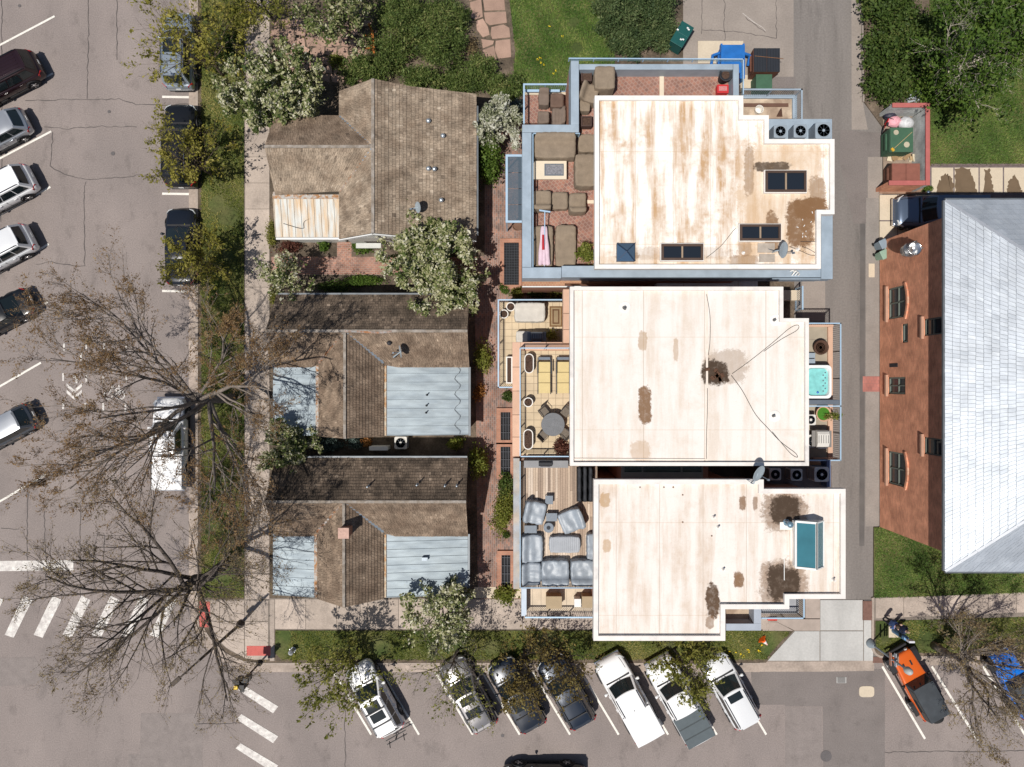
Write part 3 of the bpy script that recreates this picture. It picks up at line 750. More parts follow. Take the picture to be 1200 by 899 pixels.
# ------------------------------------------------------------------ the two matching cottages
def cottage(label, XL, XR, Yr, YN, YS, Xr, hw, Yend, shN, shS, shC, mx0, mx1, seed):
    zr, ze, zc = 4.8, 2.95, 3.2
    t = thing('cottage', label, 'house', ((XL + XR) / 2, Yr, .1))
    m = MB().box(((XL + XR) / 2, (YN + YS) / 2, 1.48), (XR - XL - .5, YN - YS - .5, 2.76)); 
    for X in (XL + .25, XR - .25):
        m.loft([[Vector((X - .06, YS + .3, 2.86)), Vector((X - .06, YN - .3, 2.86)), Vector((X - .06, Yr, zr - .22))], [Vector((X + .06, YS + .3, 2.86)), Vector((X + .06, YN - .3, 2.86)), Vector((X + .06, Yr, zr - .22))]])
    m.build('wall', CLAP, t)
    m = MB().box((Xr, (YS + Yend) / 2, 1.55), (2 * hw - .5, YS - Yend - .3, 2.9))
    m.loft([[Vector((Xr - hw + .3, Yend + .2, 3.0)), Vector((Xr + hw - .3, Yend + .2, 3.0)), Vector((Xr, Yend + .2, zr - .25))], [Vector((Xr - hw + .3, Yend + .3, 3.0)), Vector((Xr + hw - .3, Yend + .3, 3.0)), Vector((Xr, Yend + .3, zr - .25))]])
    m.build('wall', CLAP, t)
    MB().box(((mx1 + Xr + hw) / 2, (YS + Yend) / 2, 1.2), (mx1 - Xr - hw - .3, YS - Yend - .4, 2.2)).build('wall', CLAP, t)
    MB().box(((mx0 + Xr - hw) / 2, Yend + .8, 1.1), (Xr - hw - mx0 - .4, 1.0, 2.0)).build('wall', CLAP, t)
    s1 = (zr - ze) / (Yr - YS); vy = Yr - (zr - zc) / s1
    shingle_roof(t, [(XL, YN, ze), (XR, YN, ze), (XR, Yr, zr), (XL, Yr, zr)], .20, .14, shN, DECK, seed=seed)
    shingle_roof(t, [(XL, Yr, zr), (Xr, Yr, zr), (Xr - hw, vy, zc), (Xr - hw, YS, ze), (XL, YS, ze)], .20, .14, shS, DECK, seed=seed + 1)
    shingle_roof(t, [(Xr, Yr, zr), (XR, Yr, zr), (XR, YS, ze), (Xr + hw, YS, ze), (Xr + hw, vy, zc)], .20, .14, shS, DECK, seed=seed + 2)
    shingle_roof(t, [(Xr, Yr, zr), (Xr, Yend, zr), (Xr - hw, Yend, zc), (Xr - hw, vy, zc)], .20, .14, shC, DECK, seed=seed + 3)
    shingle_roof(t, [(Xr, Yend, zr), (Xr, Yr, zr), (Xr + hw, vy, zc), (Xr + hw, Yend, zc)], .20, .14, shC, DECK, seed=seed + 4)
    strip3(t, [(XL, Yr, zr + .03), (XR, Yr, zr + .03)], .16, .05, M('ridge_cap', (.22, .185, .15), .85, var=.3, vs=4, col2=(.30, .27, .24)), 'ridge_cap')
    strip3(t, [(Xr, Yr - .1, zr + .035), (Xr, Yend, zr + .035)], .15, .05, M('ridge_cap', ()), 'ridge_cap')
    strip3(t, [(Xr, Yr - .02, zr + .02), (Xr - hw - .05, vy - .04, zc + .03)], .18, .03, RUST, 'valley_flashing')
    strip3(t, [(Xr, Yr - .02, zr + .02), (Xr + hw + .05, vy - .04, zc + .03)], .18, .03, FLASH, 'valley_flashing')
    metal_roof(t, (Xr + hw - .06, YS + .12, zc - .12), (Xr + hw - .06, Yend + .06, zc - .12), (mx1, Yend + .06, 2.45), (mx1, YS + .12, 2.45), 8, METAL)
    metal_roof(t, (Xr - hw + .06, YS + .12, zc - .12), (Xr - hw + .06, Yend + .06, zc - .12), (mx0, Yend + .06, 2.5), (mx0, YS + .12, 2.5), 7, METAL)
    strip3(t, [(XL + .1, YN + .07, ze - .02), (XR - .05, YN + .07, ze - .02)], .12, .10, GUTTER, 'roof_gutter')
    strip3(t, [(mx1 + .07, YS, 2.42), (mx1 + .07, Yend, 2.42)], .12, .10, GUTTER, 'roof_gutter')
    strip3(t, [(Xr + hw + .07, vy - .2, zc - .085), (Xr + hw + .07, Yend + .05, zc - .085)], .22, .03, M('pale_flashing', (.5, .43, .33), .7, var=.2, vs=6, col2=(.40, .22, .10)), 'eave_flashing')
    strip3(t, [(Xr - hw - .1, vy - .2, zc - .09), (Xr - hw - .1, Yend + .05, zc - .09)], .26, .03, M('rust_fringe', (.42, .40, .37), .75, var=.2, vs=7, col2=(.36, .17, .06)), 'eave_flashing')
    strip3(t, [(XL + .05, YS - .02, ze - .10), (Xr - hw, YS - .02, ze - .10)], .14, .03, FLASH, 'eave_flashing')
    return t
k48 = (CAM_H - 4.8) / CAM_H / PPM; k295 = (CAM_H - 2.95) / CAM_H / PPM; k32 = (CAM_H - 3.2) / CAM_H / PPM
C2 = cottage('small cottage of dark wood shingles and pale metal roofs, the middle one of three', -13.95, -2.52, (449.5 - 388) * k48, (449.5 - 346) * k295, (449.5 - 430) * k295, (404 - 600) * k48, 1.88, -3.12, SH2, SH3, SH3,
             W(320, 0, 2.5)[0], W(549, 0, 2.45)[0], 10)
C3 = cottage('dark shingled cottage with a brick chimney on its ridge, beside the south sidewalk', -14.0, -2.6, (449.5 - 588) * k48, (449.5 - 537) * k295, (449.5 - 628) * k295, (403 - 600) * k48, 1.92, (449.5 - 712) * k48, SH2, SH3, SH3,
             W(320, 0, 2.5)[0], W(548, 0, 2.45)[0], 30)
cx, cy = W(402.5, 625, 5.6)
ch = MB().box((cx, cy, 4.95), (.5, .5, 1.2)).build('chimney', BRICKW, C3)
MB().box((cx, cy, 5.58), (.60, .60, .08)).build('chimney_cap', M('chimney_concrete', (.50, .33, .27), .9, var=.2, vs=6), ch)
for x, y in ((499.5, 463), (499, 475.5), (498.5, 484)): vent_pipe(C2, x, y, 2.78, .035, .38, M('black_pipe', (.03, .03, .035), .6), False)
vent_pipe(C2, 456, 402, 4.1, .08, .3, M('black_pipe', ()))
for x, y in ((430, 571), (488, 569), (521, 570), (535, 570)): vent_pipe(C3, x, y, 4.35, .04, .5, FLASH, False)
MB().box(P(498, 655, 2.95), (.34, .2, .22)).build('roof_vent', FLASH, C3)
strip3(C2, [P(536 + 3.5 * math.sin(k * 1.25), 430 + k * 3.6, 2.62) for k in range(23)], .018, .018, M('black_pipe', ()), 'heat_cable')
strip3(C2, [P(404, 388, 4.86), P(445, 390, 4.86), P(459, 388.5, 4.86)], .1, .02, RUST, 'rust_flashing')

# ------------------------------------------------------------------ the larger tan cottage
zr = 4.9; k49 = (CAM_H - 4.9) / CAM_H / PPM
Xr = (437 - 600) * k49; Yw = (449.5 - 172) * k49; XL = (310 - 600) * k49; YN0, YS0 = 17.2, 8.5
C1 = thing('cottage', 'large tan shingled cottage with a rusty white metal porch roof, nearest the blossom trees', 'house', (Xr, Yw, .1))
XE = W(558, 0, 2.8)[0]; XK = W(480, 0, 3.9)[0]; XWv = Xr - 2.29
MB().box(((Xr + XE) / 2 - .1, (YN0 + YS0) / 2, 1.4), (XE - Xr - .3, YN0 - YS0 - .5, 2.6)).build('wall', CLAP, C1)
m = MB().box(((Xr + XWv) / 2, (YN0 + YS0) / 2, 1.6), (2.0, YN0 - YS0 - .5, 3.0))
for Y in (YN0 - .3, YS0 + .3):
    m.loft([[Vector((XE - .5, Y - .05, 2.7)), Vector((XK, Y - .05, 3.75)), Vector((Xr, Y - .05, 4.7)), Vector((XWv + .3, Y - .05, 3.1))], [Vector((XE - .5, Y + .05, 2.7)), Vector((XK, Y + .05, 3.75)), Vector((Xr, Y + .05, 4.7)), Vector((XWv + .3, Y + .05, 3.1))]])
m.build('wall', CLAP, C1)
m = MB().box(((XL + XWv) / 2 + .2, Yw, 1.55), (XWv - XL - .3, 4.0, 2.9))
m.loft([[Vector((XL + .3, Yw - 1.9, 3.0)), Vector((XL + .3, Yw + 2.1, 3.0)), Vector((XL + .3, Yw, 4.7))], [Vector((XL + .4, Yw - 1.9, 3.0)), Vector((XL + .4, Yw + 2.1, 3.0)), Vector((XL + .4, Yw, 4.7))]])
m.build('wall', CLAP, C1)
shingle_roof(C1, [(Xr, YS0, zr), (Xr, YN0, zr), (XK, YN0, 3.9), (XK, YS0, 3.9)], .215, .15, SH1, DECK, seed=50)
shingle_roof(C1, [(XK, YS0, 3.9), (XK, YN0, 3.9), (XE, YN0, 2.8), (XE, YS0, 2.8)], .215, .15, SH1, DECK, seed=51)
yn = Yw + 2.37; ysv = Yw - 2.10
shingle_roof(C1, [(Xr, YN0, zr), (Xr, Yw, zr), (XWv, yn, 3.2), (XWv, YN0, 3.2)], .215, .15, SH1, DECK, seed=52)
shingle_roof(C1, [(Xr, Yw, zr), (Xr, YS0, zr), (XWv, YS0, 3.2), (XWv, ysv, 3.2)], .215, .15, SH1, DECK, seed=53)
shingle_roof(C1, [(XL, Yw, zr), (Xr, Yw, zr), (XWv, yn, 3.2), (XL, yn, 3.2)], .215, .15, SH3, DECK, seed=54)
shingle_roof(C1, [(Xr, Yw, zr), (XL, Yw, zr), (XL, ysv - .12, 3.1), (XWv, ysv - .12, 3.1), (XWv, ysv, 3.2)], .215, .15, SH1, DECK, seed=55)
RC = M('ridge_cap', ())
strip3(C1, [(Xr, YN0, zr + .03), (Xr, YS0, zr + .03)], .17, .05, RC, 'ridge_cap'); strip3(C1, [(XL, Yw, zr + .03), (Xr, Yw, zr + .035)], .16, .05, RC, 'ridge_cap')
strip3(C1, [(Xr - .05, Yw, zr + .01), (XWv, yn, 3.24)], .2, .03, FLASH, 'valley_flashing'); strip3(C1, [(Xr - .05, Yw, zr + .01), (Xr - .7, Yw - .64, zr - .49)], .24, .03, FLASH, 'valley_flashing')
strip3(C1, [(Xr - .7, Yw - .64, zr - .49), (XWv, ysv, 3.24)], .2, .03, RUST, 'valley_flashing')
a = W(320, 228, 3.0); b = W(394, 278, 2.5)
metal_roof(C1, (a[0], ysv - .08, 3.02), (XWv - .03, ysv - .08, 3.02), (XWv - .03, b[1], 2.5), (a[0], b[1], 2.5), 10, METALR)
MB().box(((a[0] + XWv) / 2, (ysv + b[1]) / 2, 1.25), (3.4, 2.2, 2.3)).build('wall', CLAP, C1)
strip3(C1, [(a[0], ysv - .15, 3.03), (XWv, ysv - .15, 3.03)], .42, .03, M('rust_fringe', ()), 'eave_flashing')
strip3(C1, [(a[0], b[1] - .08, 2.44), (XWv + .5, b[1] - .08, 2.44)], .12, .1, M('white_trim', ()), 'roof_gutter')
strip3(C1, [(XE + .07, YN0 - .7, 2.74), (XE + .07, YS0 + .3, 2.74)], .12, .1, GUTTER, 'roof_gutter')
strip3(C1, [(XWv, YS0 - .05, 3.1), (Xr, YS0 - .05, 4.75), (XK, YS0 - .05, 3.8), (XE, YS0 - .05, 2.72)], .06, .22, M('white_trim', ()), 'barge_board')
MB().box((XWv + 1.5, YS0 - .2, 2.2), (1.5, .3, .08)).build('porch_hood', M('pale_clapboard', ()), C1)
for x, y, z in ((502, 141.5, 3.5), (519, 159, 3.3), (502, 197.5, 3.5), (509, 198, 3.45), (517, 234.5, 3.35)): vent_pipe(C1, x, y, z - .1, .085, .34)
cable = [P(332 + 45 * t + (8 * math.sin(t * 6)), 262 + 6 * math.sin(t * 5), 2.72) for t in [i / 12 for i in range(13)]]
MB().tube(cable, .012, 4).build('loose_cable', M('black_pipe', ()), C1)

# ------------------------------------------------------------------ brick hall with the grey tiled roof
zE = 7.8; XEv = W(1107.5, 0, zE)[0]; YB = W(0, 669, zE)[1]; YT = W(0, 235, zE)[1]
XW = (1030 - 600) / PPM; YwB = (449.5 - 617) / PPM; YwT = (449.5 - 284) / PPM
HALL = thing('brick_hall', 'two-storey brick hall with a pale grey metal-tiled hip roof', 'building', (XW + 6, (YwB + YwT) / 2, .1))
HALLB = brickmat('hall_brick', (.72, .33, .20), (.55, .235, .145), (.56, .35, .245), .24, .085, .007, 'WALL', 0, .22)
W2 = (YT - YB) / 2; zR = zE + W2 * .575; Ym = (YT + YB) / 2; XRr = XEv + W2
wins = [(1046, 1061, 336, 373), (1046, 1061, 442, 462), (1046, 1061, 530, 569)]
m = MB()
# west wall with window openings: built from blocks round the openings
def hall_wall():
    z_of = lambda px: CAM_H * (1 - XW * PPM / (px - 600))
    ops = []
    for (a, b, y0, y1) in wins:
        za, zb = z_of(a - 5), z_of(b)
        kk = (CAM_H - (za + zb) / 2) / CAM_H / PPM
        ops.append((za, zb, (449.5 - y1) * kk, (449.5 - y0) * kk))
    for (y0, y1) in ((374, 394), (512, 532)):
        za, zb = z_of(1083), z_of(1104); kk = (CAM_H - za) / CAM_H / PPM
        ops.append((za, zb, (449.5 - y1) * kk, (449.5 - y0) * kk))
    za, zb = z_of(1057), z_of(1064); kk = (CAM_H - za) / CAM_H / PPM
    ops.append((za, zb, (449.5 - 402) * kk, (449.5 - 380) * kk))
    ys_ = sorted({YwB, YwT} | {o_[2] for o_ in ops} | {o_[3] for o_ in ops}); zs = sorted({.1, zE - .1} | {o_[0] for o_ in ops} | {o_[1] for o_ in ops})
    for i in range(len(ys_) - 1):
        run = None
        for j in range(len(zs) - 1):
            yc = (ys_[i] + ys_[i + 1]) / 2; zc_ = (zs[j] + zs[j + 1]) / 2
            if not any(o_[2] < yc < o_[3] and o_[0] < zc_ < o_[1] for o_ in ops):
                m.box((XW + .15, yc, zc_), (.3, ys_[i + 1] - ys_[i], zs[j + 1] - zs[j]))
    return ops
ops = hall_wall()
m.box((XW + 7.16, YwB + .15, (zE) / 2), (13.7, .3, zE - .2)); m.box((XW + 7.16, YwT - .15, zE / 2), (13.7, .3, zE - .2))
m.build('wall', HALLB, HALL)
GREENF = M('grey_green_frame', (.13, .15, .13), .6, var=.1)
for i, (za, zb, ya, yb) in enumerate(ops):
    f = MB(); d = .10
    if i < 3 or i > 4:
        for (c, s) in (((XW + d, (ya + yb) / 2, za + .06), (.12, yb - ya, .1)), ((XW + d, (ya + yb) / 2, zb - .06), (.12, yb - ya, .12)), ((XW + d, ya + .05, (za + zb) / 2), (.12, .1, zb - za)), ((XW + d, yb - .05, (za + zb) / 2), (.12, .1, zb - za))): f.box(c, s)
        if i < 3: f.box((XW + d, (ya + yb) / 2, (za + zb) / 2), (.10, .08, zb - za - .2)); f.box((XW + d, (ya + yb) / 2, za + (zb - za) * .55), (.10, yb - ya - .2, .06))
    else:
        for (c, s) in (((XW + d, (ya + yb) / 2, za + .05), (.12, yb - ya, .1)), ((XW + d, (ya + yb) / 2, zb - .05), (.12, yb - ya, .1)), ((XW + d, (ya + yb) / 2, (za + zb) / 2), (.10, yb - ya, .08)), ((XW + d, ya + .04, (za + zb) / 2), (.12, .08, zb - za)), ((XW + d, yb - .04, (za + zb) / 2), (.12, .08, zb - za))): f.box(c, s)
    wo = f.build('window', GREENF, HALL)
    MB().box((XW + d + .03, (ya + yb) / 2, (za + zb) / 2), (.02, yb - ya - .1, zb - za - .1)).build('pane', SKYGLASS, wo)
    if i < 5: MB().box((XW - .04, (ya + yb) / 2, za - .09), (.22, yb - ya + .3, .16)).build('window_sill', M('sill_stone', (.46, .27, .19), .85, var=.12), wo)
    if i in (0, 2):
        ar = MB(); yc = (ya + yb) / 2; hw_ = (yb - ya) / 2 + .1; pts = []
        for kq in range(9):
            f_ = kq / 8 * 2 - 1; pts.append((XW - .03, yc + f_ * hw_, zb + .28 * (1 - f_ * f_) + .02))
        for p_, q_ in zip(pts[:-1], pts[1:]): ar.bar(p_, q_, .12, .16)
        ar.build('brick_arch', HALLB, wo)
# soffit + roof planes
SLATE = M('metal_tile', (.40, .43, .47), .5, .30, ramp=[(.36, .395, .44), (.40, .435, .48), (.44, .475, .515)], var=.16, vs=1.0, fine=.05)
MB().box((XEv + 7, Ym, zE - .045), (14, YT - YB, .08)).build('soffit', M('soffit', (.5, .5, .5)), HALL)
XFar = XEv + 22
shingle_roof(HALL, [(XEv, YB, zE), (XEv, YT, zE), (XRr, Ym, zR)], .34, .21, SLATE, DECK, thick=.06, seed=70, rnd=.008, wr=.05, deck=.06)
shingle_roof(HALL, [(XEv, YB, zE), (XRr, Ym, zR), (XFar, Ym, zR), (XFar, YB, zE)], .34, .21, SLATE, DECK, thick=.06, seed=71, rnd=.008, wr=.05, deck=.06)
shingle_roof(HALL, [(XEv, YT, zE), (XRr, Ym, zR), (XFar, Ym, zR), (XFar, YT, zE)], .34, .21, SLATE, DECK, thick=.06, seed=72, rnd=.008, wr=.05, deck=.06)
HIP = M('hip_flashing', (.62, .64, .67), .4, .6, var=.08)
for e in ((XEv, YB, zE), (XEv, YT, zE)): strip3(HALL, [e, (XRr, Ym, zR)], .14, .10, HIP, 'hip_cap')
strip3(HALL, [(XEv - .06, YB, zE - .03), (XEv - .06, YT, zE - .03)], .12, .12, GUTTER, 'roof_gutter')
strip3(HALL, [(XEv, YB - .06, zE - .03), (XFar, YB - .06, zE - .03)], .12, .12, GUTTER, 'roof_gutter'); strip3(HALL, [(XEv, YT + .06, zE - .03), (XFar, YT + .06, zE - .03)], .12, .12, GUTTER, 'roof_gutter')
MB().box((XW - .012, W(0, 428, 2)[1], W(0, 0, 0)[0] * 0 + 1.75), (.03, .22, .9)).build('wall_sign', M('black_pipe', ()), HALL)
# big silver exhaust on the wall
SILVER = M('stainless', (.62, .63, .64), .22, .95, var=.06)
t = thing('exhaust_duct', 'big shiny silver exhaust pipe hung on the brick hall wall', 'pipe', P(1096, 291, 5.6))
z1 = 5.0; c = Vector((XW - .55, W(0, 291, z1)[1], 0))
MB().lathe([(.33, z1 - .9), (.36, z1 - .88), (.36, z1 - .05), (.40, z1), (.34, z1), (.30, z1 - .4), (0, z1 - .4)], c, 24).build('stack', SILVER, t, smooth=True)
MB().lathe([(.42, z1 - .55), (.42, z1 - .45)], c, 24).build('band', SILVER, t)
MB().tube([c + Vector((0, 0, z1 - .7)), c + Vector((.6, 0, z1 - .7))], .28, 16).build('elbow', SILVER, t, smooth=True)
m = MB()
for a in (0, 1.57, 3.14, 4.71): m.tube([c + Vector((.35 * math.cos(a), .35 * math.sin(a), z1 - .02)), c + Vector((.39 * math.cos(a), .39 * math.sin(a), z1 + .16))], .035, 6)
m.build('bracket', SILVER, t)
# ------------------------------------------------------------------ the three flat-roofed townhouses
BLUE = M('blue_grey_metal', (.325, .395, .465), .5, .1, var=.10, vs=2, fine=.05, col2=(.29, .355, .42))
RAIL = M('pale_blue_rail', (.36, .50, .64), .45, .1, var=.04)
RAILD = M('dark_rail', (.035, .037, .042), .5, .2, var=.05)
PINK = M('pink_stone_coping', (.60, .385, .275), .8, var=.07, vs=2, fine=.06, attr=.08)
COPING = M('white_coping', (.76, .73, .69), .6, spots=.22, var=.08, vs=1.5, fine=.03)
COPING3 = M('pink_white_coping', (.72, .68, .64), .6, spots=.22, var=.08, vs=1.5, fine=.03)
TILE = brickmat('cream_tile', (.57, .46, .315), (.53, .425, .29), (.33, .26, .18), .40, .40, .014, 'XY', 0, .10, .85, 0.0); 
TBRICK = brickmat('terrace_brick', (.34, .17, .125), (.22, .12, .10), (.36, .26, .21), .19, .19, .014, 'XY', R(45), .15)
RBRICK = brickmat('ledge_brick', (.40, .20, .12), (.34, .16, .10), (.42, .28, .17), .16, .12, .014, 'XY', 0, .12)
def glassy(name, col, alpha, rough=.05):
    return M(name, col, rough, 0, var=0, fine=0, spec=.5, alpha=alpha)
GLASS = glassy('rail_glass', (.22, .36, .38), .34)
GREENGLASS = glassy('green_glass', (.02, .05, .035), .85)

def inset(poly, w):
    n = len(poly); a = sum(poly[i][0] * poly[(i + 1) % n][1] - poly[(i + 1) % n][0] * poly[i][1] for i in range(n))
    if a < 0: poly = poly[::-1]
    out = []
    for i in range(n):
        p, q, r = Vector(poly[i - 1]), Vector(poly[i]), Vector(poly[(i + 1) % n])
        d1 = (q - p).normalized(); d2 = (r - q).normalized(); n1 = Vector((-d1.y, d1.x)); n2 = Vector((-d2.y, d2.x))
        out.append(q + (n1 + n2) * (w / max(.2, 1 + n1.dot(n2))))
    return poly, [(v.x, v.y) for v in out]

def ring(poly, w, z0, z1):
    o_, i_ = inset(poly, w); m = MB(); n = len(o_)
    for k in range(n):
        j = (k + 1) % n
        a, b, c, d = o_[k], o_[j], i_[j], i_[k]
        m.face([(*a, z1), (*b, z1), (*c, z1), (*d, z1)]); m.face([(*a, z0), (*b, z0), (*b, z1), (*a, z1)]); m.face([(*d, z1), (*c, z1), (*c, z0), (*d, z0)]); m.face([(*a, z0), (*d, z0), (*c, z0), (*b, z0)])
    return m

def flat_roof(t, px, zroof, ptop, cop, memb, cw=.30, wallmat=BRICKW, z0=.1):
    poly = [W(x, y, ptop) for x, y in px]
    o_, i_ = inset(poly, .55)
    m = MB(); m.prism(i_, z0, zroof - .26); m.build('wall', wallmat, t)
    m = MB(); m.prism(inset(poly, .08)[1], zroof - .25, zroof); r_ = m.build('roof', memb, t)
    ring(poly, cw, zroof - .25, ptop).build('parapet', cop, t, bevel=.025)
    return r_

def railing(t, pts, z0, z1, style, railmat=RAIL, step=1.2, zpx=None, rw=.09, fill=GLASS, postmat=None):
    """pts: pixel path at the height of the top rail"""
    q = [P(x, y, z1) for x, y in pts]
    m = MB()
    for a, b in zip(q[:-1], q[1:]):
        d = (b - a).normalized() * rw / 2; m.bar(a - d, b + d, rw, .06)
    top = m.build('railing', railmat, t)
    for a, b in zip(q[:-1], q[1:]):
        L_ = (b - a).length; n = max(1, round(L_ / step)); d = (b - a).normalized()
        for i in range(n + 1):
            p = a.lerp(b, i / n)
            if i == n and b is not q[-1]: continue
            MB().bar(Vector((p.x, p.y, z0)), Vector((p.x, p.y, z1 - .031)), .05, .05).build('post', postmat or railmat, top)
        if style == 'glass':
            for i in range(n):
                p, s = a.lerp(b, i / n) + d * .05, a.lerp(b, (i + 1) / n) - d * .05
                MB().bar(Vector((p.x, p.y, (z0 + z1) / 2)), Vector((s.x, s.y, (z0 + z1) / 2)), .014, z1 - z0 - .16).build('glass_panel', fill, top)
        else:
            m = MB(); k = int(L_ / .115)
            for i in range(1, k):
                p = a.lerp(b, i / k); m.bar(Vector((p.x, p.y, z0 + .06)), Vector((p.x, p.y, z1 - .03)), .018, .018)
            m.bar(Vector((a.x, a.y, z0 + .08)), Vector((b.x, b.y, z0 + .08)), .035, .03)
            tag(m.build('balusters', postmat or railmat, top), kind='stuff')
    return top

def skylight(t, x0, y0, x1, y1, z, h=.22, frame=M('bronze_frame', (.10, .065, .05), .5, .4, var=.1), curb=COPING, panes=2, glass=SKYGLASS):
    m = MB(); a = rect(x0, y0, x1, y1, z + h); poly = [(a[0], a[1]), (a[2], a[1]), (a[2], a[3]), (a[0], a[3])]
    c = ring(poly, .12, z - .01, z + h - .03).build('skylight', curb, t)
    ip = inset(poly, .04)[1]
    ring(ip, .12, z + h - .03, z + h + .03).build('frame', frame, c)
    b = inset(poly, .14)[1]; xs = sorted({round(p[0], 5) for p in b}); ys_ = sorted({round(p[1], 5) for p in b})
    w = (xs[1] - xs[0]) / panes
    for i in range(panes):
        MB().box((xs[0] + w * (i + .5), (ys_[0] + ys_[1]) / 2, z + h - .04), (w - .03, ys_[1] - ys_[0], .02)).build('pane', glass, c)
        if i: MB().box((xs[0] + w * i, (ys_[0] + ys_[1]) / 2, z + h - .005), (.08, ys_[1] - ys_[0], .05)).build('mullion', M('tan_mullion', (.30, .22, .15), .6), c)
    return c

ZR, ZP, ZT, ZC, ZL = 9.0, 9.2, 6.0, 6.9, 3.0
BR, DK = (.19, .10, .045), (.058, .036, .022)
def st(px, py, sx, sy, col, amt):
    x, y = W(px, py, 9.0); k = (CAM_H - 9) / CAM_H / PPM
    return (x, y, sx * k, sy * k, col, amt)
TAN = (.47, .30, .165)
MEM1 = membrane('membrane_dusty', (.84, .80, .74), TAN, 1.0, [st(918, 235, 50, 78, (.60, .44, .29), .62), st(876, 245, 12, 90, (.55, .39, .25), .45), st(790, 308, 100, 9, (.55, .40, .26), .4), st(938, 262, 17, 30, BR, .95), st(905, 272, 8, 24, BR, .85), st(958, 225, 10, 20, BR, .6), st(878, 200, 6, 30, BR, .5), st(800, 297, 60, 8, BR, .3), st(873, 305, 20, 6, BR, .45), st(950, 244, 20, 13, BR, .95), st(905, 196, 22, 6, DK, .9), st(873, 290, 8, 10, BR, .45), st(921, 212, 16, 5, BR, .35), st(640, 0, 1, 1, BR, 0), st(735, 300, 14, 5, BR, .5)], 1.9, .2, .9)
MEM2 = membrane('membrane_cream', (.735, .69, .645), (.50, .37, .25), .38, [st(850, 430, 26, 20, (.34, .25, .18), .6), st(838, 437, 16, 15, DK, 1.0), st(756, 475, 8, 22, BR, .95), st(753, 400, 5, 12, (.40, .27, .16), .7), st(750, 528, 12, 12, (.45, .30, .18), .55),
      st(792, 410, 3, 15, (.4, .27, .16), .6), ], 3.1, .35, .3)
MEM3 = membrane('membrane_pinkish', (.735, .685, .635), (.46, .315, .20), .5, [st(919, 600, 27, 24, BR, .7), st(918, 684, 28, 27, BR, .65), st(919, 598, 19, 17, DK, 1.0), st(918, 683, 20, 21, DK, 1.0), st(835, 703, 8, 20, (.10, .06, .035), 1.0), st(866, 679, 6, 9, BR, .95), st(709, 586, 6, 8, (.42, .27, .14), .8),
      st(711, 640, 5, 8, (.45, .30, .17), .7), st(870, 590, 4, 8, BR, .85), st(885, 590, 3, 8, BR, .7), st(832, 730, 5, 8, BR, .7)], 2.2, .1, .35)

# ---- townhouse with the brick terrace
B1 = thing('townhouse', 'flat-roofed townhouse with a rust-stained white roof and a wide brick-paved terrace', 'building', (8.5, 10.5, .1))
roof1 = [(697, 112), (871, 112), (871, 135), (901, 135), (901, 163), (978, 163), (978, 251), (962, 251), (962, 315), (697, 315)]
flat_roof(B1, roof1, ZR, ZP, COPING, MEM1, .22)
low = [W(612, 145, ZC), W(668, 145, ZC), W(668, 68, ZC), W(872, 68, ZC), W(872, 112, ZC), W(880, 320, ZP), W(612, 326, ZC)]
low[4] = (low[3][0], W(0, 118, ZP)[1]); low[5] = (low[4][0], low[6][1])
_, lin = inset(low, .05)
m = MB(); m.prism(lin, .1, ZT - .01); m.build('wall', BRICKW, B1)
m = MB(); m.prism([W(628, 156, ZT), W(680, 156, ZT), W(680, 79, ZT), W(866, 79, ZT), (W(866, 0, ZT)[0], W(0, 122, ZP)[1]), (W(703, 0, ZP)[0], W(0, 122, ZP)[1]), (W(703, 0, ZP)[0], W(0, 312, ZT)[1]), W(628, 312, ZT)], ZT - .009, ZT + .004); m.build('terrace_floor', TBRICK, B1)
# blue-grey copings: (x0,y0,x1,y1) at coping height
for (x0, y0, x1, y1) in ((669, 69, 678.5, 146), (678.8, 75, 859, 81.5), (859.3, 75, 866, 112), (612, 146, 678.5, 155), (612, 155.3, 623, 313), (612, 313.3, 658, 326), (658.3, 311.5, 962, 325)):
    m = MB(); pbox(m, x0, y0, x1, y1, ZT - .6, ZC); m.build('coping', BLUE, B1, bevel=.02)
railing(B1, [(667, 68.5), (871, 69.5), (871, 110)], ZC, ZC + .35, 'glass', RAIL, 1.35, rw=.05)
railing(B1, [(624.5, 312), (624.5, 156.5), (679, 156.5)], ZC - .4, ZC + .12, 'glass', RAIL, 1.35, rw=.045)
for (x0, y0, x1, y1) in ((962.5, 251.5, 976, 327), (905, 326, 962, 327.5)):
    m = MB(); pbox(m, x0, y0, x1, y1, ZC - .8, ZC); m.build('coping', BLUE, B1, bevel=.02)
m = MB(); pbox(m, 612, 326.5, 662, 335, 5.2, 5.6); pbox(m, 662, 326, 690, 332, 5.2, 5.6); m.build('brick_ledge', RBRICK, B1)
m = MB(); pbox(m, 612, 335.3, 690, 336.3, 5.3, 5.62); m.build('ledge_trim', WHITE, B1)
m = MB(); pbox(m, 770, 327, 888, 336, 3.8, 4.6); m.build('lower_roof', MEM2, B1)
# lower west balcony
m = MB(); pbox(m, 615, 108, 663, 144, ZL - .2, ZL); m.build('balcony_floor', TBRICK, B1)
m = MB(); pbox(m, 615, 108, 664, 111, ZL, ZL + .1); m.build('balcony_curb', CONC_C, B1)
railing(B1, [(664, 99), (614, 99), (614, 144)], ZL, ZL + 1.05, 'bars', RAIL, 1.3)
MB().bar(P(656, 106.5, ZL + .5), P(615, 106.5, ZL + .5), .14, .06).build('mid_rail', RAIL, B1)
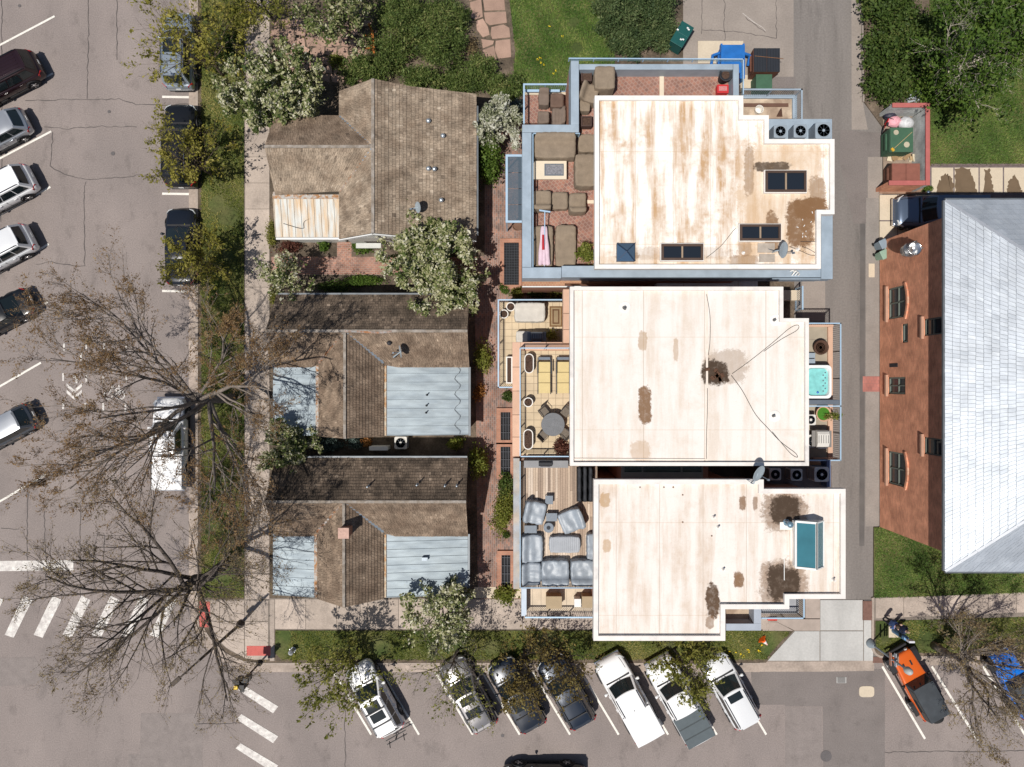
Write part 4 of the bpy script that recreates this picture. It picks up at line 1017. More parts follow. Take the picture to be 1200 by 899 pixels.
# north-east balcony and the platform for the condensers
m = MB(); pbox(m, 870, 115, 930, 139, ZL - .2, ZL); m.build('balcony_floor', M('dirty_cream', (.50, .40, .30), .85, var=.25, vs=1.5, col2=(.30, .22, .16)), B1)
m = MB(); pbox(m, 872, 121, 924, 125, ZL, ZL + .06); m.build('balcony_mat', M('brown_board', (.13, .07, .05), .8), B1)
m = MB(); pbox(m, 871, 111, 934, 115, ZL - .1, ZL + .15); pbox(m, 929, 115.3, 934, 139, ZL - .1, ZL + .15); m.build('coping', BLUE, B1)
railing(B1, [(871, 105), (939.5, 105), (939.5, 139)], ZL + .1, ZL + 1.1, 'bars', BLUE, 1.5)
m = MB(); pbox(m, 900, 139.5, 975, 163, 4.3, 4.5); m.build('platform', BLUE, B1)
m = MB(); pbox(m, 901, 140, 974, 163, .1, 4.29, 4.5); m.build('wall', BRICKW, B1)
m = MB(); pbox(m, 871, 113, 930, 139, .1, ZL - .21, ZL); m.build('wall', BRICKW, B1)
m = MB(); pbox(m, 616, 109, 668, 144, .1, ZL - .21, ZL); m.build('wall', BRICKW, B1)
# roof details
skylight(B1, 896, 199, 946, 226, ZR); skylight(B1, 866, 262, 916, 283, ZR); skylight(B1, 774, 285, 825, 306, ZR)
a = rect(724, 282, 745, 307, ZR + .55); c = Vector(((a[0] + a[2]) / 2, (a[1] + a[3]) / 2, 0)); h = (a[2] - a[0]) / 2
s = MB().box((c.x, c.y, ZR + .12), (2 * h, 2 * h, .26)).build('skylight', M('blue_black_metal', (.03, .05, .09), .35, .3), B1)
m = MB(); q = [Vector((c.x + i * h, c.y + j * h, ZR + .25)) for i, j in ((-1, -1), (1, -1), (1, 1), (-1, 1))]; ap = Vector((c.x, c.y, ZR + .6))
for i in range(4): MB().face([q[i], q[(i + 1) % 4], ap]).build('pane', M('blue_glass', (.05, .09, .15), .08, 0, var=0, fine=0, spec=.8), s); m.bar(q[i], ap, .05, .05)
m.build('frame', M('blue_black_metal', ()), s)
for (x, y) in ((872, 296), (936, 292)): vent_pipe(B1, x, y, ZR, .05, .12, COPING, False)
def cable(t, pts, r=.013, z=ZR + .02, name='cable'):
    q = [P(x, y, z) for x, y in pts]; out = []
    for i in range(len(q) - 1):
        p0, p1, p2, p3 = q[max(i - 1, 0)], q[i], q[i + 1], q[min(i + 2, len(q) - 1)]
        for k in range(6):
            s_ = k / 6; out.append(.5 * ((2 * p1) + (p2 - p0) * s_ + (2 * p0 - 5 * p1 + 4 * p2 - p3) * s_ * s_ + (3 * p1 - p0 - 3 * p2 + p3) * s_ ** 3))
    out.append(q[-1]); return MB().tube(out, r, 5).build(name, M('black_pipe', ()), t)
cable(B1, [(828, 302), (845, 288), (858, 272), (863, 267)]); cable(B1, [(925, 289), (938, 294), (950, 299), (957, 298), (948, 292), (940, 289)]); cable(B1, [(938, 283), (955, 283)])
for (x0, y0, x1, y1) in ((888, 285, 908, 296), (890, 298, 908, 307)):
    m = MB(); pbox(m, x0, y0, x1, y1, ZR, ZR + .05); m.build('walk_pad', M('walk_pad', (.38, .33, .28), .9, var=.2, vs=3), B1)
for k in range(9): MB().box(P(940 + rng.uniform(-6, 14), 252 + rng.uniform(-4, 26), ZR + .02), (rng.uniform(.05, .13), .03, .02), rng.uniform(0, 3)).build('roof_debris', WHITE, B1)

# ---- middle townhouse
B2 = thing('townhouse', 'flat-roofed townhouse with a smooth cream roof, between its two neighbours', 'building', (8.5, .5, .1))
roof2 = [(668, 336), (918, 336), (918, 373), (948, 373), (948, 546), (668, 546)]
flat_roof(B2, roof2, ZR, ZP, COPING3, MEM2, .18)
PADC = M('pale_pad', (.62, .60, .57), .9)
m = MB(); pbox(m, 606, 408, 668, 536, .1, ZT - .01); m.build('wall', BRICKW, B2)
m = MB(); pbox(m, 609, 411, 671, 533, ZT - .009, ZT + .004); m.build('terrace_floor', TILE, B2)
# pink stone copings cut in lengths
for (y0, y1) in ((401, 430), (430.4, 458), (458.4, 486), (486.4, 512), (512.4, 535)):
    m = MB(); m.cur = rng.random(); pbox(m, 600.5, y0, 610, y1, ZT - .4, ZT + .18); m.build('coping_stone', PINK, B2, bevel=.015)
for (x0, x1) in ((610.4, 640), (640.4, 668)):
    m = MB(); m.cur = rng.random(); pbox(m, x0, 401, x1, 410.5, ZT - .4, ZT + .18); m.build('coping_stone', PINK, B2, bevel=.015)
railing(B2, [(668, 408), (609.5, 408), (609.5, 535), (666, 535)], ZT + .18, ZT + 1.05, 'glass', RAIL, 1.35, rw=.055, postmat=RAILD, fill=glassy('smoke_glass', (.10, .09, .08), .25))
for (x0, x1) in ((611, 640), (640.4, 667)):
    m = MB(); pbox(m, x0, 536.6, x1, 539.5, ZT - .4, ZT + .15); m.build('coping_stone', PINK, B2)
# lower terrace
m = MB(); pbox(m, 586, 353, 670, 408, ZL - .25, ZL); pbox(m, 586, 408, 604, 454, ZL - .25, ZL); m.build('terrace_floor', TILE, B2)
m = MB(); pbox(m, 588, 355, 670, 408, .1, ZL - .26, ZL); pbox(m, 588, 408, 604, 453, .1, ZL - .26, ZL); m.build('wall', BRICKW, B2)
for (y0, y1) in ((339, 367), (367.4, 386), (386.4, 402)):
    m = MB(); m.cur = rng.random(); pbox(m, 660, y0, 667.5, y1, ZT + .2, ZT + .9); m.build('coping_stone', PINK, B2, bevel=.015)
railing(B2, [(660, 351.5), (584, 351.5), (584, 454), (601, 454)], ZL, ZL + 1.05, 'bars', RAIL, 1.25, rw=.07, postmat=RAILD)
m = MB(); pbox(m, 644, 359, 659, 383, ZL + .004, ZL + .02); r_ = m.build('rug', M('brown_rug', (.16, .085, .035), .95, var=.2, vs=6), B2)
for k, (d, c_) in enumerate(((1.6, (.30, .22, .13)), (3.4, (.12, .06, .03)), (5.0, (.27, .2, .12)))):
    m = MB(); pbox(m, 644 + d, 359 + d, 659 - d, 383 - d, ZL + .02, ZL + .022 + .003 * k); m.build('rug_border', M('rug_%d' % k, c_, .95), r_)
# east balcony
m = MB(); pbox(m, 940, 381, 976, 539, ZL - .2, ZL); m.build('balcony_floor', M('tan_tile', (.33, .285, .22), .85, var=.12, vs=2), B2)
for y in (398, 414, 430): strip3(B2, [P(946, y, ZL + .005), P(976, y, ZL + .005)], .02, .008, M('joint_dirt', ()), 'tile_joint')
m = MB(); pbox(m, 940, 379, 977, 383, ZL, ZL + .14); pbox(m, 970.5, 383.2, 976, 539, ZL, ZL + .14); m.build('coping', PINK, B2)
railing(B2, [(946, 379), (985, 379), (985, 476), (985, 539.5), (946, 539.5)], ZL - .1, ZL + 1.05, 'bars', RAIL, 1.6, rw=.07, postmat=RAILD)
strip3(B2, [P(947, 476, ZL + 1.05), P(985, 476, ZL + 1.05)], .07, .06, RAIL, 'rail')
tag(strip3(B2, [P(952 + k * 2.9, 537, ZL + .5) for k in range(11)], .02, .6, PINK, 'planter_slats'), kind='stuff')
m = MB(); pbox(m, 918, 340, 938, 352, .1, .6); m.build('garage_step', CONC_C, B2)
railing(B2, [(940.5, 336), (940.5, 362)], .4, 1.5, 'bars', RAIL, 1.2)
# roof details
for (x, y) in ((732, 360), (909, 374.5), (908, 487.5), (733, 361)): vent_pipe(B2, x, y, ZR, .05, .22, M('lead_pipe', (.12, .12, .12), .6), False)
for (x, y) in ((732.5, 360), (908, 487.5), (909, 375)):
    m = MB(); m.lathe([(.3, 0), (.28, .012), (0, .013)], P(x, y, ZR + .002), 20); m.build('pipe_flashing', COPING, B2)
cable(B2, [(828, 345), (832, 370), (832, 400), (830, 416)]); cable(B2, [(829, 455), (829, 480), (828, 510), (828, 538)]); cable(B2, [(858, 438), (880, 422), (905, 402), (925, 385), (935, 381), (934, 387), (915, 398), (895, 412)])
cable(B2, [(857, 440), (870, 458), (885, 485), (900, 502), (915, 518), (932, 531), (934, 536), (925, 530), (905, 506)], .014)
strip3(B2, [P(828.5, 340, ZR + .01), P(828.5, 540, ZR + .01)], .10, .02, M('seam_strip', (.70, .62, .54), .8, var=.1), 'seam_cover')
strip3(B2, [P(671, 537.5, ZR + .03), P(826, 538.2, ZR + .03)], .04, .07, M('seam_strip', ()), 'edge_strip')
for k in range(9): MB().box(P(836 + rng.uniform(-9, 12), 438 + rng.uniform(-8, 8), ZR + .03), (.22, .16, .06), rng.uniform(0, 3)).build('roof_debris', M('rust_dark', (.10, .05, .03), .9, var=.4, vs=8), B2)
# ---- southern townhouse
B3 = thing('townhouse', 'flat-roofed townhouse with dark ponding stains and a bay skylight, beside the driveway', 'building', (8.5, -9.5, .1))
roof3 = [(696, 562), (895, 562), (895, 573), (991, 573), (991, 702), (925, 702), (925, 714), (850, 714), (850, 751), (695.5, 751)]
flat_roof(B3, roof3, ZR, ZP, COPING3, MEM3, .24)
m = MB(); pbox(m, 604, 541, 700, 689, .1, ZT - .06, ZT); m.build('wall', BRICKW, B3)
dk = MB(); pbox(dk, 608, 541, 700, 689, ZT - .05, ZT - .02); dk = dk.build('terrace_deck', M('deck_under', (.10, .07, .05)), B3)
WOODD = M('deck_board', (.46, .315, .215), .8, ramp=[(.24, .18, .14), (.38, .285, .215), (.48, .375, .285), (.60, .50, .41)], var=.14, vs=2, fine=.12, fs=12, stretch=(4, .35, 1))
x = 613.2
while x < 699:
    cuts = [546, rng.uniform(575, 640), 689]
    for a_, b_ in zip(cuts[:-1], cuts[1:]):
        m = MB(); m.cur = rng.random(); pbox(m, x, a_ + .1, x + 2.65, b_ - .1, ZT - .02, ZT + .008 + rng.uniform(0, .004)); m.build('deck_board', WOODD, dk)
    x += 2.9
m = MB(); pbox(m, 601.5, 537, 609, 690.5, ZT - .5, ZT + .25); m.build('coping', M('weathered_coping', (.36, .37, .39), .7, .1, var=.2, vs=1.5, col2=(.42, .36, .30)), B3, bevel=.02)
railing(B3, [(609.5, 541), (609.5, 689), (696, 689)], ZT + .1, ZT + 1.05, 'glass', RAIL, 1.05, rw=.04, postmat=RAILD, fill=GLASS)
# lower south balcony
m = MB(); pbox(m, 614, 690, 697, 716, ZL - .25, ZL); m.build('balcony_floor', M('cream_slab', (.56, .47, .36), .85, var=.1, vs=2), B3)
for k in range(7): strip3(B3, [P(624 + 10 * k, 691, ZL + .004), P(624 + 10 * k, 716, ZL + .004)], .015, .006, M('joint_dirt', ()), 'tile_joint')
m = MB(); pbox(m, 616, 690, 697, 715, .1, ZL - .26, ZL); m.build('wall', BRICKW, B3)
m = MB(); pbox(m, 611, 690, 617, 722, ZL, ZL + .9); m.build('coping', M('pale_blue_coping', (.45, .52, .60), .5), B3)
railing(B3, [(616, 723.5), (696, 723.5)], ZL, ZL + 1.05, 'bars', RAIL, 1.4, rw=.08, postmat=RAILD)
# south-east balconies
m = MB(); pbox(m, 851, 713, 886, 732, ZL - .2, ZL); m.build('balcony_floor', M('dirty_cream', ()), B3)
m = MB(); pbox(m, 851, 731, 892, 739, .1, ZL + .9); pbox(m, 883.5, 712, 892, 730.8, .1, ZL + .9); m.build('parapet', M('blue_grey_light', (.34, .38, .44), .6, var=.06), B3)
railing(B3, [(893, 724.5), (942, 724.5), (942, 702)], 2.2, 3.3, 'bars', RAIL, 1.9, rw=.08, postmat=RAILD)
m = MB(); pbox(m, 893, 702, 936, 719, 2.0, 2.2); m.build('balcony_floor', M('grey_deck', (.30, .31, .33), .8), B3)
# slot between the roofs: glazed canopy
can = MB(); pbox(can, 728, 545, 824, 560, 6.9, 6.96); can = can.build('glazed_canopy', M('canopy_frame', (.32, .30, .26), .6), B3)
for k in range(3):
    x0 = [732, 754, 800][k]; x1 = [752, 797.5, 822][k]
    m = MB(); pbox(m, x0, 544, x1, 553.5, 6.962, 6.975); m.build('pane', GREENGLASS, can)
for k in range(6): strip3(can, [P(731, 545.2 + k * 1.6, 6.99), P(823, 545.2 + k * 1.6, 6.99)], .025, .02, M('canopy_bar', (.18, .22, .19), .6), 'glazing_bar')
m = MB(); pbox(m, 728, 546, 830, 565, .1, 6.89, 6.9); m.build('wall', BRICKW, B3)
# big bay skylight
BAYG = M('teal_glass', (.035, .15, .19), .06, 0, var=.15, vs=1.2, fine=0, spec=.7)
a = rect(934, 612, 968, 666, ZR + .6); mx_ = a[0] + (a[2] - a[0]) * .60
s = MB().box(((a[0] + a[2]) / 2, (a[1] + a[3]) / 2, ZR + .1), (a[2] - a[0], a[3] - a[1], .24)).build('skylight', COPING, B3)
pts = [Vector((a[0], 0, ZR + .42)), Vector((mx_, 0, ZR + .85)), Vector((a[2], 0, ZR + .3))]
for i, (p, q) in enumerate(((0, 1), (1, 2))):
    f = [Vector((pts[p].x, a[1], pts[p].z)), Vector((pts[q].x, a[1], pts[q].z)), Vector((pts[q].x, a[3], pts[q].z)), Vector((pts[p].x, a[3], pts[p].z))]
    MB().face(f).build('pane', BAYG, s)
    m = MB()
    for k in range(4): m.bar(f[k], f[(k + 1) % 4], .10 if i == 0 else .06, .08)
    m.build('frame', WHITE, s)
for y in (a[1], a[3]):
    MB().face([(a[0], y, ZR + .2), (a[2], y, ZR + .2), (a[2], y, ZR + .3), (mx_, y, ZR + .85), (a[0], y, ZR + .42)]).build('end_panel', FLASH, s)
MB().box((a[0] + (mx_ - a[0]) * .55, (a[1] + a[3]) / 2, ZR + .23), (.22, (a[3] - a[1]) * .75, .02)).build('inner_beam', M('pink_beam', (.5, .3, .27), .8), s)
for (x, y) in ((838, 607), (843, 619), (849, 669), (979, 681), (709, 0)):
    if y: vent_pipe(B3, x, y, ZR, .05, .30, COPING, False, 'plumbing_vent')
vent_pipe(B3, 926, 615, ZR, .10, .5, M('blue_pipe', (.16, .25, .32), .4, .4)); vent_pipe(B3, 924, 612, ZR, .05, .4, FLASH)
m = MB(); pbox(m, 914, 612, 928, 621, ZR, ZR + .03); m.build('roof_patch', COPING, B3)
strip3(B3, [P(852, 707, ZR + .03), P(918, 707, ZR + .03)], .05, .06, FLASH, 'edge_strip'); strip3(B3, [P(919, 696.5, ZR + .03), P(988, 696.5, ZR + .03)], .05, .06, FLASH, 'edge_strip')
strip3(B3, [P(700, 745, ZR + .03), P(845, 745, ZR + .03)], .04, .05, FLASH, 'edge_strip')
strip3(B3, [P(919, 652, ZR + .01), P(919, 680, ZR + .01)], .03, .03, WHITE, 'drain_pipe')
for k in range(6): m = MB().lathe([(.05, 0), (.02, .05), (0, .055)], P([800, 800, 834, 778, 789, 750][k], [580, 612, 628, 571, 571, 571][k], ZR), 8).build('drain_stub', RUST, B3)
# condenser platform between the roofs
m = MB(); pbox(m, 893, 546, 975, 572, .1, 3.4); m.build('equipment_platform', M('platform_dark', (.16, .13, .12), .9, var=.2, vs=2), B3)
m = MB(); pbox(m, 969, 540, 973.5, 571, 3.4, 4.2); m.build('platform_post', M('navy_post', (.10, .13, .22), .6), B3)
# ------------------------------------------------------------------ vehicles
def paint(name, col, metal=.0, rough=.28, coat=.5):
    return M('paint_' + name, col, rough, metal, var=.015, vs=1, fine=0, spec=.5, coat=coat)
CGLASS = M('car_glass', (.012, .018, .02), .05, 0, var=0, fine=0, spec=.7)
TYRE = M('tyre_rubber', (.018, .018, .019), .85, var=.1)
RIM = M('alloy_rim', (.50, .50, .51), .35, .7, var=.05)
TRIM = M('black_trim', (.02, .02, .022), .55, var=.05)
LAMP = M('lamp_lens', (.62, .65, .66), .12, .2, var=0, fine=0)
TAIL = M('tail_lens', (.42, .012, .012), .15, 0, var=0, fine=0, spec=.6)
CHROME = M('chrome', (.65, .65, .66), .12, .95, var=0, fine=0)

KINDS = {  # L, W, H, belt, hood height at nose, cabin base rear/front, roof rear/front (fractions of length from centre), roof half-width, tail top
 'suv':    dict(L=4.80, W=1.92, H=1.76, belt=1.05, nose=.86, xb=(-.475, .245), xr=(-.40, .085), yt=.74, tail=1.02, wb=2.85, wr=.37),
 'bigsuv': dict(L=5.20, W=2.02, H=1.88, belt=1.12, nose=.95, xb=(-.48, .235), xr=(-.43, .10), yt=.76, tail=1.08, wb=3.0, wr=.40),
 'hatch':  dict(L=4.35, W=1.80, H=1.55, belt=.96, nose=.76, xb=(-.485, .265), xr=(-.36, .07), yt=.72, tail=.94, wb=2.65, wr=.33),
 'sedan':  dict(L=4.85, W=1.86, H=1.46, belt=.94, nose=.74, xb=(-.37, .25), xr=(-.20, .06), yt=.70, tail=.92, wb=2.8, wr=.34),
 'pickup': dict(L=5.75, W=2.02, H=1.88, belt=1.14, nose=1.02, xb=(-.125, .255), xr=(-.10, .145), yt=.77, tail=1.14, wb=3.6, wr=.41),
 'jeep':   dict(L=4.60, W=1.62, H=1.84, belt=1.10, nose=1.04, xb=(-.47, .09), xr=(-.455, .045), yt=.84, tail=1.08, wb=2.95, wr=.42)}

def lerp(a, b, t): return a + (b - a) * t
def vehicle(kind, name, label, cat, center, heading, pm, roofmat=None, rails=False, bars=0, sunroof=None, cover=None, rack=False, group=None, ribs=False, arrow=None):
    D = KINDS[kind]; L, Wd, H = D['L'], D['W'], D['H']; w = Wd / 2; belt = D['belt']; jeep = kind == 'jeep'
    t = thing(name, label, cat, (center[0], center[1], .012), R(heading), group)
    def put(mb, nm, mat, par=None, **k): return mb.build(nm, mat, par or t, local=True, **k)
    xbR, xbF = D['xb'][0] * L, D['xb'][1] * L; xrR, xrF = D['xr'][0] * L, D['xr'][1] * L
    zt = H - .06; yb = .93 * w if not jeep else .97 * w; yt = D['yt'] * w
    # lower body
    cowl = belt - .02
    if jeep:
        st_ = [(-.5, .93, .50, belt), (-.49, .98, .48, belt), (-.3, 1, .45, belt), (0, 1, .45, belt), (.09, .97, .45, belt), (.11, .92, .45, belt - .02), (.3, .86, .47, belt - .04), (.44, .82, .5, belt - .07), (.462, .80, .52, belt - .13)]
    else:
        rear = [(-.5, .74, .42, D['tail'] - .34), (-.494, .86, .34, D['tail'] - .16), (-.475, .93, .28, D['tail'] - .05), (-.43, .975, .24, D['tail'])]
        if kind == 'sedan': rear.append((-.38, .985, .23, D['tail'] + .015))
        if kind == 'pickup': rear = [(-.5, .93, .50, belt - .06), (-.497, .965, .44, belt - .02), (-.48, .98, .42, belt), (-.42, .985, .40, belt)]
        st_ = rear + [(-.3, 1, .23, lerp(D['tail'], belt, .4)), (-.05, 1, .22, belt), (.12, 1, .22, belt), (D['xb'][1] - .01, .995, .23, cowl), (.33, .985, .24, lerp(cowl, D['nose'], .35)), (.41, .955, .25, lerp(cowl, D['nose'], .72)), (.455, .90, .27, D['nose'] - .01), (.482, .81, .31, D['nose'] - .11), (.496, .68, .36, D['nose'] - .26), (.5, .56, .42, D['nose'] - .36)]
    rings = []
    for (f, wf, zb, ztop) in st_:
        ww = w * wf; h = ztop - zb; cr = .035 if f < D['xb'][1] else .06
        if jeep: half = [(0, zb), (.85 * ww, zb), (.99 * ww, zb + .1 * h), (ww, zb + .5 * h), (.995 * ww, zb + .85 * h), (.96 * ww, zb + .97 * h), (.8 * ww, ztop), (.4 * ww, ztop + .02), (0, ztop + .025)]
        else: half = [(0, zb), (.80 * ww, zb), (.955 * ww, zb + .08 * h), (ww, zb + .42 * h), (.985 * ww, zb + .70 * h), (.945 * ww, zb + .90 * h), (.86 * ww, ztop - .012), (.45 * ww, ztop + cr * .7), (0, ztop + cr)]
        ring_ = [(f * L, y, z) for y, z in half] + [(f * L, -y, z) for y, z in half[-2:0:-1]]
        rings.append(ring_)
    m = MB(); m.loft(rings); body = put(m, 'body', pm, smooth=True, sub=1 if jeep else 2)
    # cabin: arcs along the front, rear and sides, at belt and at roof height
    bow = .10 if not jeep else .02; n = 8
    fb = [Vector((xbF - bow * (2 * i / n - 1) ** 2 * 1.5, yb * .93 * (2 * i / n - 1), belt - .03)) for i in range(n + 1)]
    ft = [Vector((xrF - bow * (2 * i / n - 1) ** 2, yt * .97 * (2 * i / n - 1), zt)) for i in range(n + 1)]
    zrb = D['tail'] - .02 if kind != 'pickup' else belt - .02
    rb = [Vector((xbR + bow * .7 * (2 * i / n - 1) ** 2, yb * .93 * (2 * i / n - 1), zrb)) for i in range(n + 1)]
    rt = [Vector((xrR + bow * .5 * (2 * i / n - 1) ** 2, yt * .97 * (2 * i / n - 1), zt)) for i in range(n + 1)]
    sides = []
    for sg in (-1, 1):
        i = 0 if sg < 0 else n
        sb = [rb[i].lerp(fb[i], k / 6) + Vector((0, sg * .03 * w * math.sin(math.pi * k / 6), 0)) for k in range(7)]
        stp = [rt[i].lerp(ft[i], k / 6) + Vector((0, sg * .02 * w * math.sin(math.pi * k / 6), 0)) for k in range(7)]
        sides.append((sb, stp, sg))
    def patch(lo, hi, s0, s1, t0, t1, off=0.0, ns=8, ntt=3, flip=False, outward=None):
        def at(arr, s):
            q = s * (len(arr) - 1); k = min(int(q), len(arr) - 2); return arr[k].lerp(arr[k + 1], q - k)
        rows = [[at(lo, lerp(s0, s1, i / ns)).lerp(at(hi, lerp(s0, s1, i / ns)), lerp(t0, t1, j / ntt)) for i in range(ns + 1)] for j in range(ntt + 1)]
        nr = (rows[0][-1] - rows[0][0]).cross(rows[-1][0] - rows[0][0]).normalized()
        if outward is not None and nr.dot(outward) < 0: nr = -nr; flip = not flip
        rows = [[p + nr * off for p in r_] for r_ in rows]
        if flip: rows = [r_[::-1] for r_ in rows]
        return rows
    F_, B_ = Vector((1, 0, .6)), Vector((-1, 0, .4))
    core = MB(); core.grid(patch(fb, ft, 0, 1, 0, 1, outward=F_)); core.grid(patch(rb, rt, 0, 1, 0, 1, outward=B_))
    for sb, stp, sg in sides: core.grid(patch(sb, stp, 0, 1, 0, 1, ns=6, outward=Vector((0, sg, .3))))
    put(core, 'cabin', (roofmat if jeep else None) or pm, smooth=True, fix=False)
    put(MB().grid(patch(fb, ft, .07, .93, .10, .95, .012, outward=F_)), 'windshield', CGLASS, smooth=True)
    put(MB().grid(patch(rb, rt, .10, .90, .22 if kind not in ('sedan', 'pickup') else .1, .90, .012, outward=B_)), 'rear_window', CGLASS, smooth=True)
    cuts = [(.05, .30), (.325, .62), (.64, .90)] if kind in ('suv', 'bigsuv', 'hatch', 'jeep') else [(.12, .47), (.49, .88)]
    for sb, stp, sg in sides:
        for a, b in cuts: put(MB().grid(patch(sb, stp, a, b, .14, .88, .012, ns=3, outward=Vector((0, sg, .3)))), 'side_window', CGLASS)
    # roof
    rows = []; ns = 8
    for k in range(ns + 1):
        s = k / ns; rows.append([rt[i].lerp(ft[i], s) + Vector((0, 0, .06 * (1 - abs(2 * i / n - 1) ** 3.0) * (1 - abs(2 * s - 1) ** 5))) + Vector((0, (.02 * w) * math.sin(math.pi * s) * (1 if i == n else -1 if i == 0 else 0), 0)) for i in range(n + 1)])
    put(MB().grid([r_[::-1] for r_ in rows]), 'roof', roofmat or pm, smooth=True)
    rz = lambda x, y: zt + .06 * (1 - min(1, abs(y / (yt * .97))) ** 3.0) * (1 - abs(2 * (x - xrR) / (xrF - xrR) - 1) ** 5)
    if ribs:
        for k in range(5):
            y = (k - 2) * yt * .3; put(MB().bar((xrR + .3, y, rz(xrR + .3, y) + .01), (xrF - .5, y, rz(xrF - .5, y) + .01), .06, .02), 'roof_rib', pm)
    for i, (s0, s1, yw) in enumerate(sunroof or []):
        g = []
        for a in range(5):
            x = lerp(xrF, xrR, lerp(s0, s1, a / 4)); g.append([Vector((x, yw * yt * (2 * b / 4 - 1), rz(x, yw * yt * (2 * b / 4 - 1)) + .012)) for b in range(5)])
        put(MB().grid(g), 'sunroof', CGLASS, smooth=True)
    if rails:
        for sg in (-1, 1):
            y = sg * yt * .90; pts = [(lerp(xrR, xrF, q), y, rz(lerp(xrR, xrF, q), y) + (.075 if 0 < q < 1 else .02) ) for q in (.06, .10, .5, .86, .92)]
            pts[0] = (*pts[0][:2], pts[0][2] - .05); pts[-1] = (*pts[-1][:2], pts[-1][2] - .05)
            put(MB().tube(pts, .022, 6), 'roof_rail', TRIM if pm is not MATS.get('paint_black') else CHROME)
    for k in range(bars):
        x = lerp(xrR, xrF, [.28, .66][k] if bars == 2 else .4); put(MB().bar((x, -yt * .9, zt + .11), (x, yt * .9, zt + .11), .07, .035), 'crossbar', TRIM)
    # lamps, grille, bumpers, mirrors, plates
    fx = .462 if not jeep else .45
    for sg in (-1, 1):
        if jeep:
            put(MB().lathe([(.1, 0), (.1, .05), (0, .06)], (.462 * L, sg * .5 * w, .86), 12, 'X'), 'headlight', LAMP)
            put(MB().box((-.503 * L, sg * .86 * w, .86), (.05, .14, .22)), 'taillight', TAIL)
        else:
            zh = D['nose'] - .13
            hl = MB(); hl.loft([[Vector((.476 * L - .0, sg * .56 * w, zh - .08)), Vector((.476 * L, sg * .56 * w, zh + .06)), Vector((.455 * L, sg * .80 * w, zh + .08)), Vector((.42 * L, sg * .945 * w, zh + .09)), Vector((.42 * L, sg * .95 * w, zh - .03)), Vector((.462 * L, sg * .82 * w, zh - .08))],
                                [Vector((.488 * L, sg * .56 * w, zh - .08)), Vector((.484 * L, sg * .56 * w, zh + .045)), Vector((.468 * L, sg * .82 * w, zh + .06)), Vector((.42 * L, sg * .985 * w, zh + .06)), Vector((.42 * L, sg * .985 * w, zh - .03)), Vector((.472 * L, sg * .84 * w, zh - .08))]])
            put(hl, 'headlight', LAMP, fix=True)
            zk = D['tail'] - .16
            tl = MB(); tl.loft([[Vector((-.484 * L, sg * .70 * w, zk - .11)), Vector((-.484 * L, sg * .70 * w, zk + .08)), Vector((-.44 * L, sg * .94 * w, zk + .09)), Vector((-.44 * L, sg * .94 * w, zk - .08))],
                                [Vector((-.499 * L, sg * .70 * w, zk - .11)), Vector((-.494 * L, sg * .70 * w, zk + .08)), Vector((-.44 * L, sg * .985 * w, zk + .09)), Vector((-.44 * L, sg * .995 * w, zk - .08))]])
            put(tl, 'taillight', TAIL, fix=True)
        xm = xbF - .45 if not jeep else xbF - .1
        mi = MB(); mi.loft([[Vector((xm - .02 + dx * s_, sg * (w * .97 + dy), belt - .02 + dz * s_)) for dx, dz in ((-.08, -.07), (.06, -.07), (.08, 0), (.05, .07), (-.08, .08))] for dy, s_ in ((-.02, .35), (.06, .7), (.1, 1), (.2, 1), (.225, .7))])
        put(mi, 'mirror', pm if not jeep else TRIM, fix=True, smooth=True)
    put(MB().box((.478 * L if not jeep else .466 * L, 0, D['nose'] - .28), (.05, .95 * w if not jeep else 1.0 * w, .22)), 'grille', TRIM)
    if kind in ('pickup', 'jeep'):
        put(MB().box((.495 * L, 0, .55), (.14, 1.7 * w, .2)), 'front_bumper', TRIM if jeep else CHROME, bevel=.03); put(MB().box((-.505 * L, 0, .55), (.12, 1.75 * w, .2)), 'rear_bumper', TRIM if jeep else CHROME, bevel=.03)
    else:
        put(MB().box((-.492 * L, 0, .42), (.10, 1.45 * w, .16)), 'rear_bumper', TRIM, bevel=.03)
    put(MB().box((-.502 * L if kind != 'pickup' else -.497 * L, 0, .68), (.02, .32, .16)), 'number_plate', WHITE)
    if kind not in ('pickup', 'jeep'):
        put(MB().bar((xrR + .05, -yt * .75, zt + .0), (xrR + .05, yt * .75, zt + .0), .16, .03), 'spoiler', pm)
    if not jeep:
        hz = lerp(cowl, D['nose'], .3) + .05
        put(MB().bar((xbF + .05, -.78 * w, cowl + .02), (xbF + .05, .78 * w, cowl + .02), .10, .02), 'cowl_panel', TRIM)
    for sg in (-1, 1):
        put(MB().bar((-.30 * L, sg * w * .99, .30), (.28 * L, sg * w * .99, .30), .05, .12), 'side_sill', TRIM)
        put(MB().bar((xbF - .3, sg * .35 * w, belt + .12), (xbF + .02, sg * .05 * w, belt + .02), .025, .015), 'wiper', TRIM)
        for xh in ((.02, -.2) if kind != 'pickup' else (.1, -.06)):
            put(MB().bar((xh * L, sg * w * .992, belt - .16), (xh * L + .2, sg * w * .992, belt - .16), .03, .035), 'door_handle', pm)
    if not jeep:
        for sg in (-1, 1):
            hs = [(f_ * L, sg * w * wf_ * .76, zt_ + .004) for f_, wf_, zb_, zt_ in st_ if D['xb'][1] <= f_ <= .46]
            put(MB().tube(hs, .012, 4), 'hood_seam', TRIM)
            for xs_ in ((.13, -.06, -.24) if kind != 'pickup' else (.16, .03, -.11)):
                put(MB().bar((xs_ * L, sg * w * .996, .42), (xs_ * L, sg * w * .965, belt - .08), .012, .02), 'door_seam', TRIM)
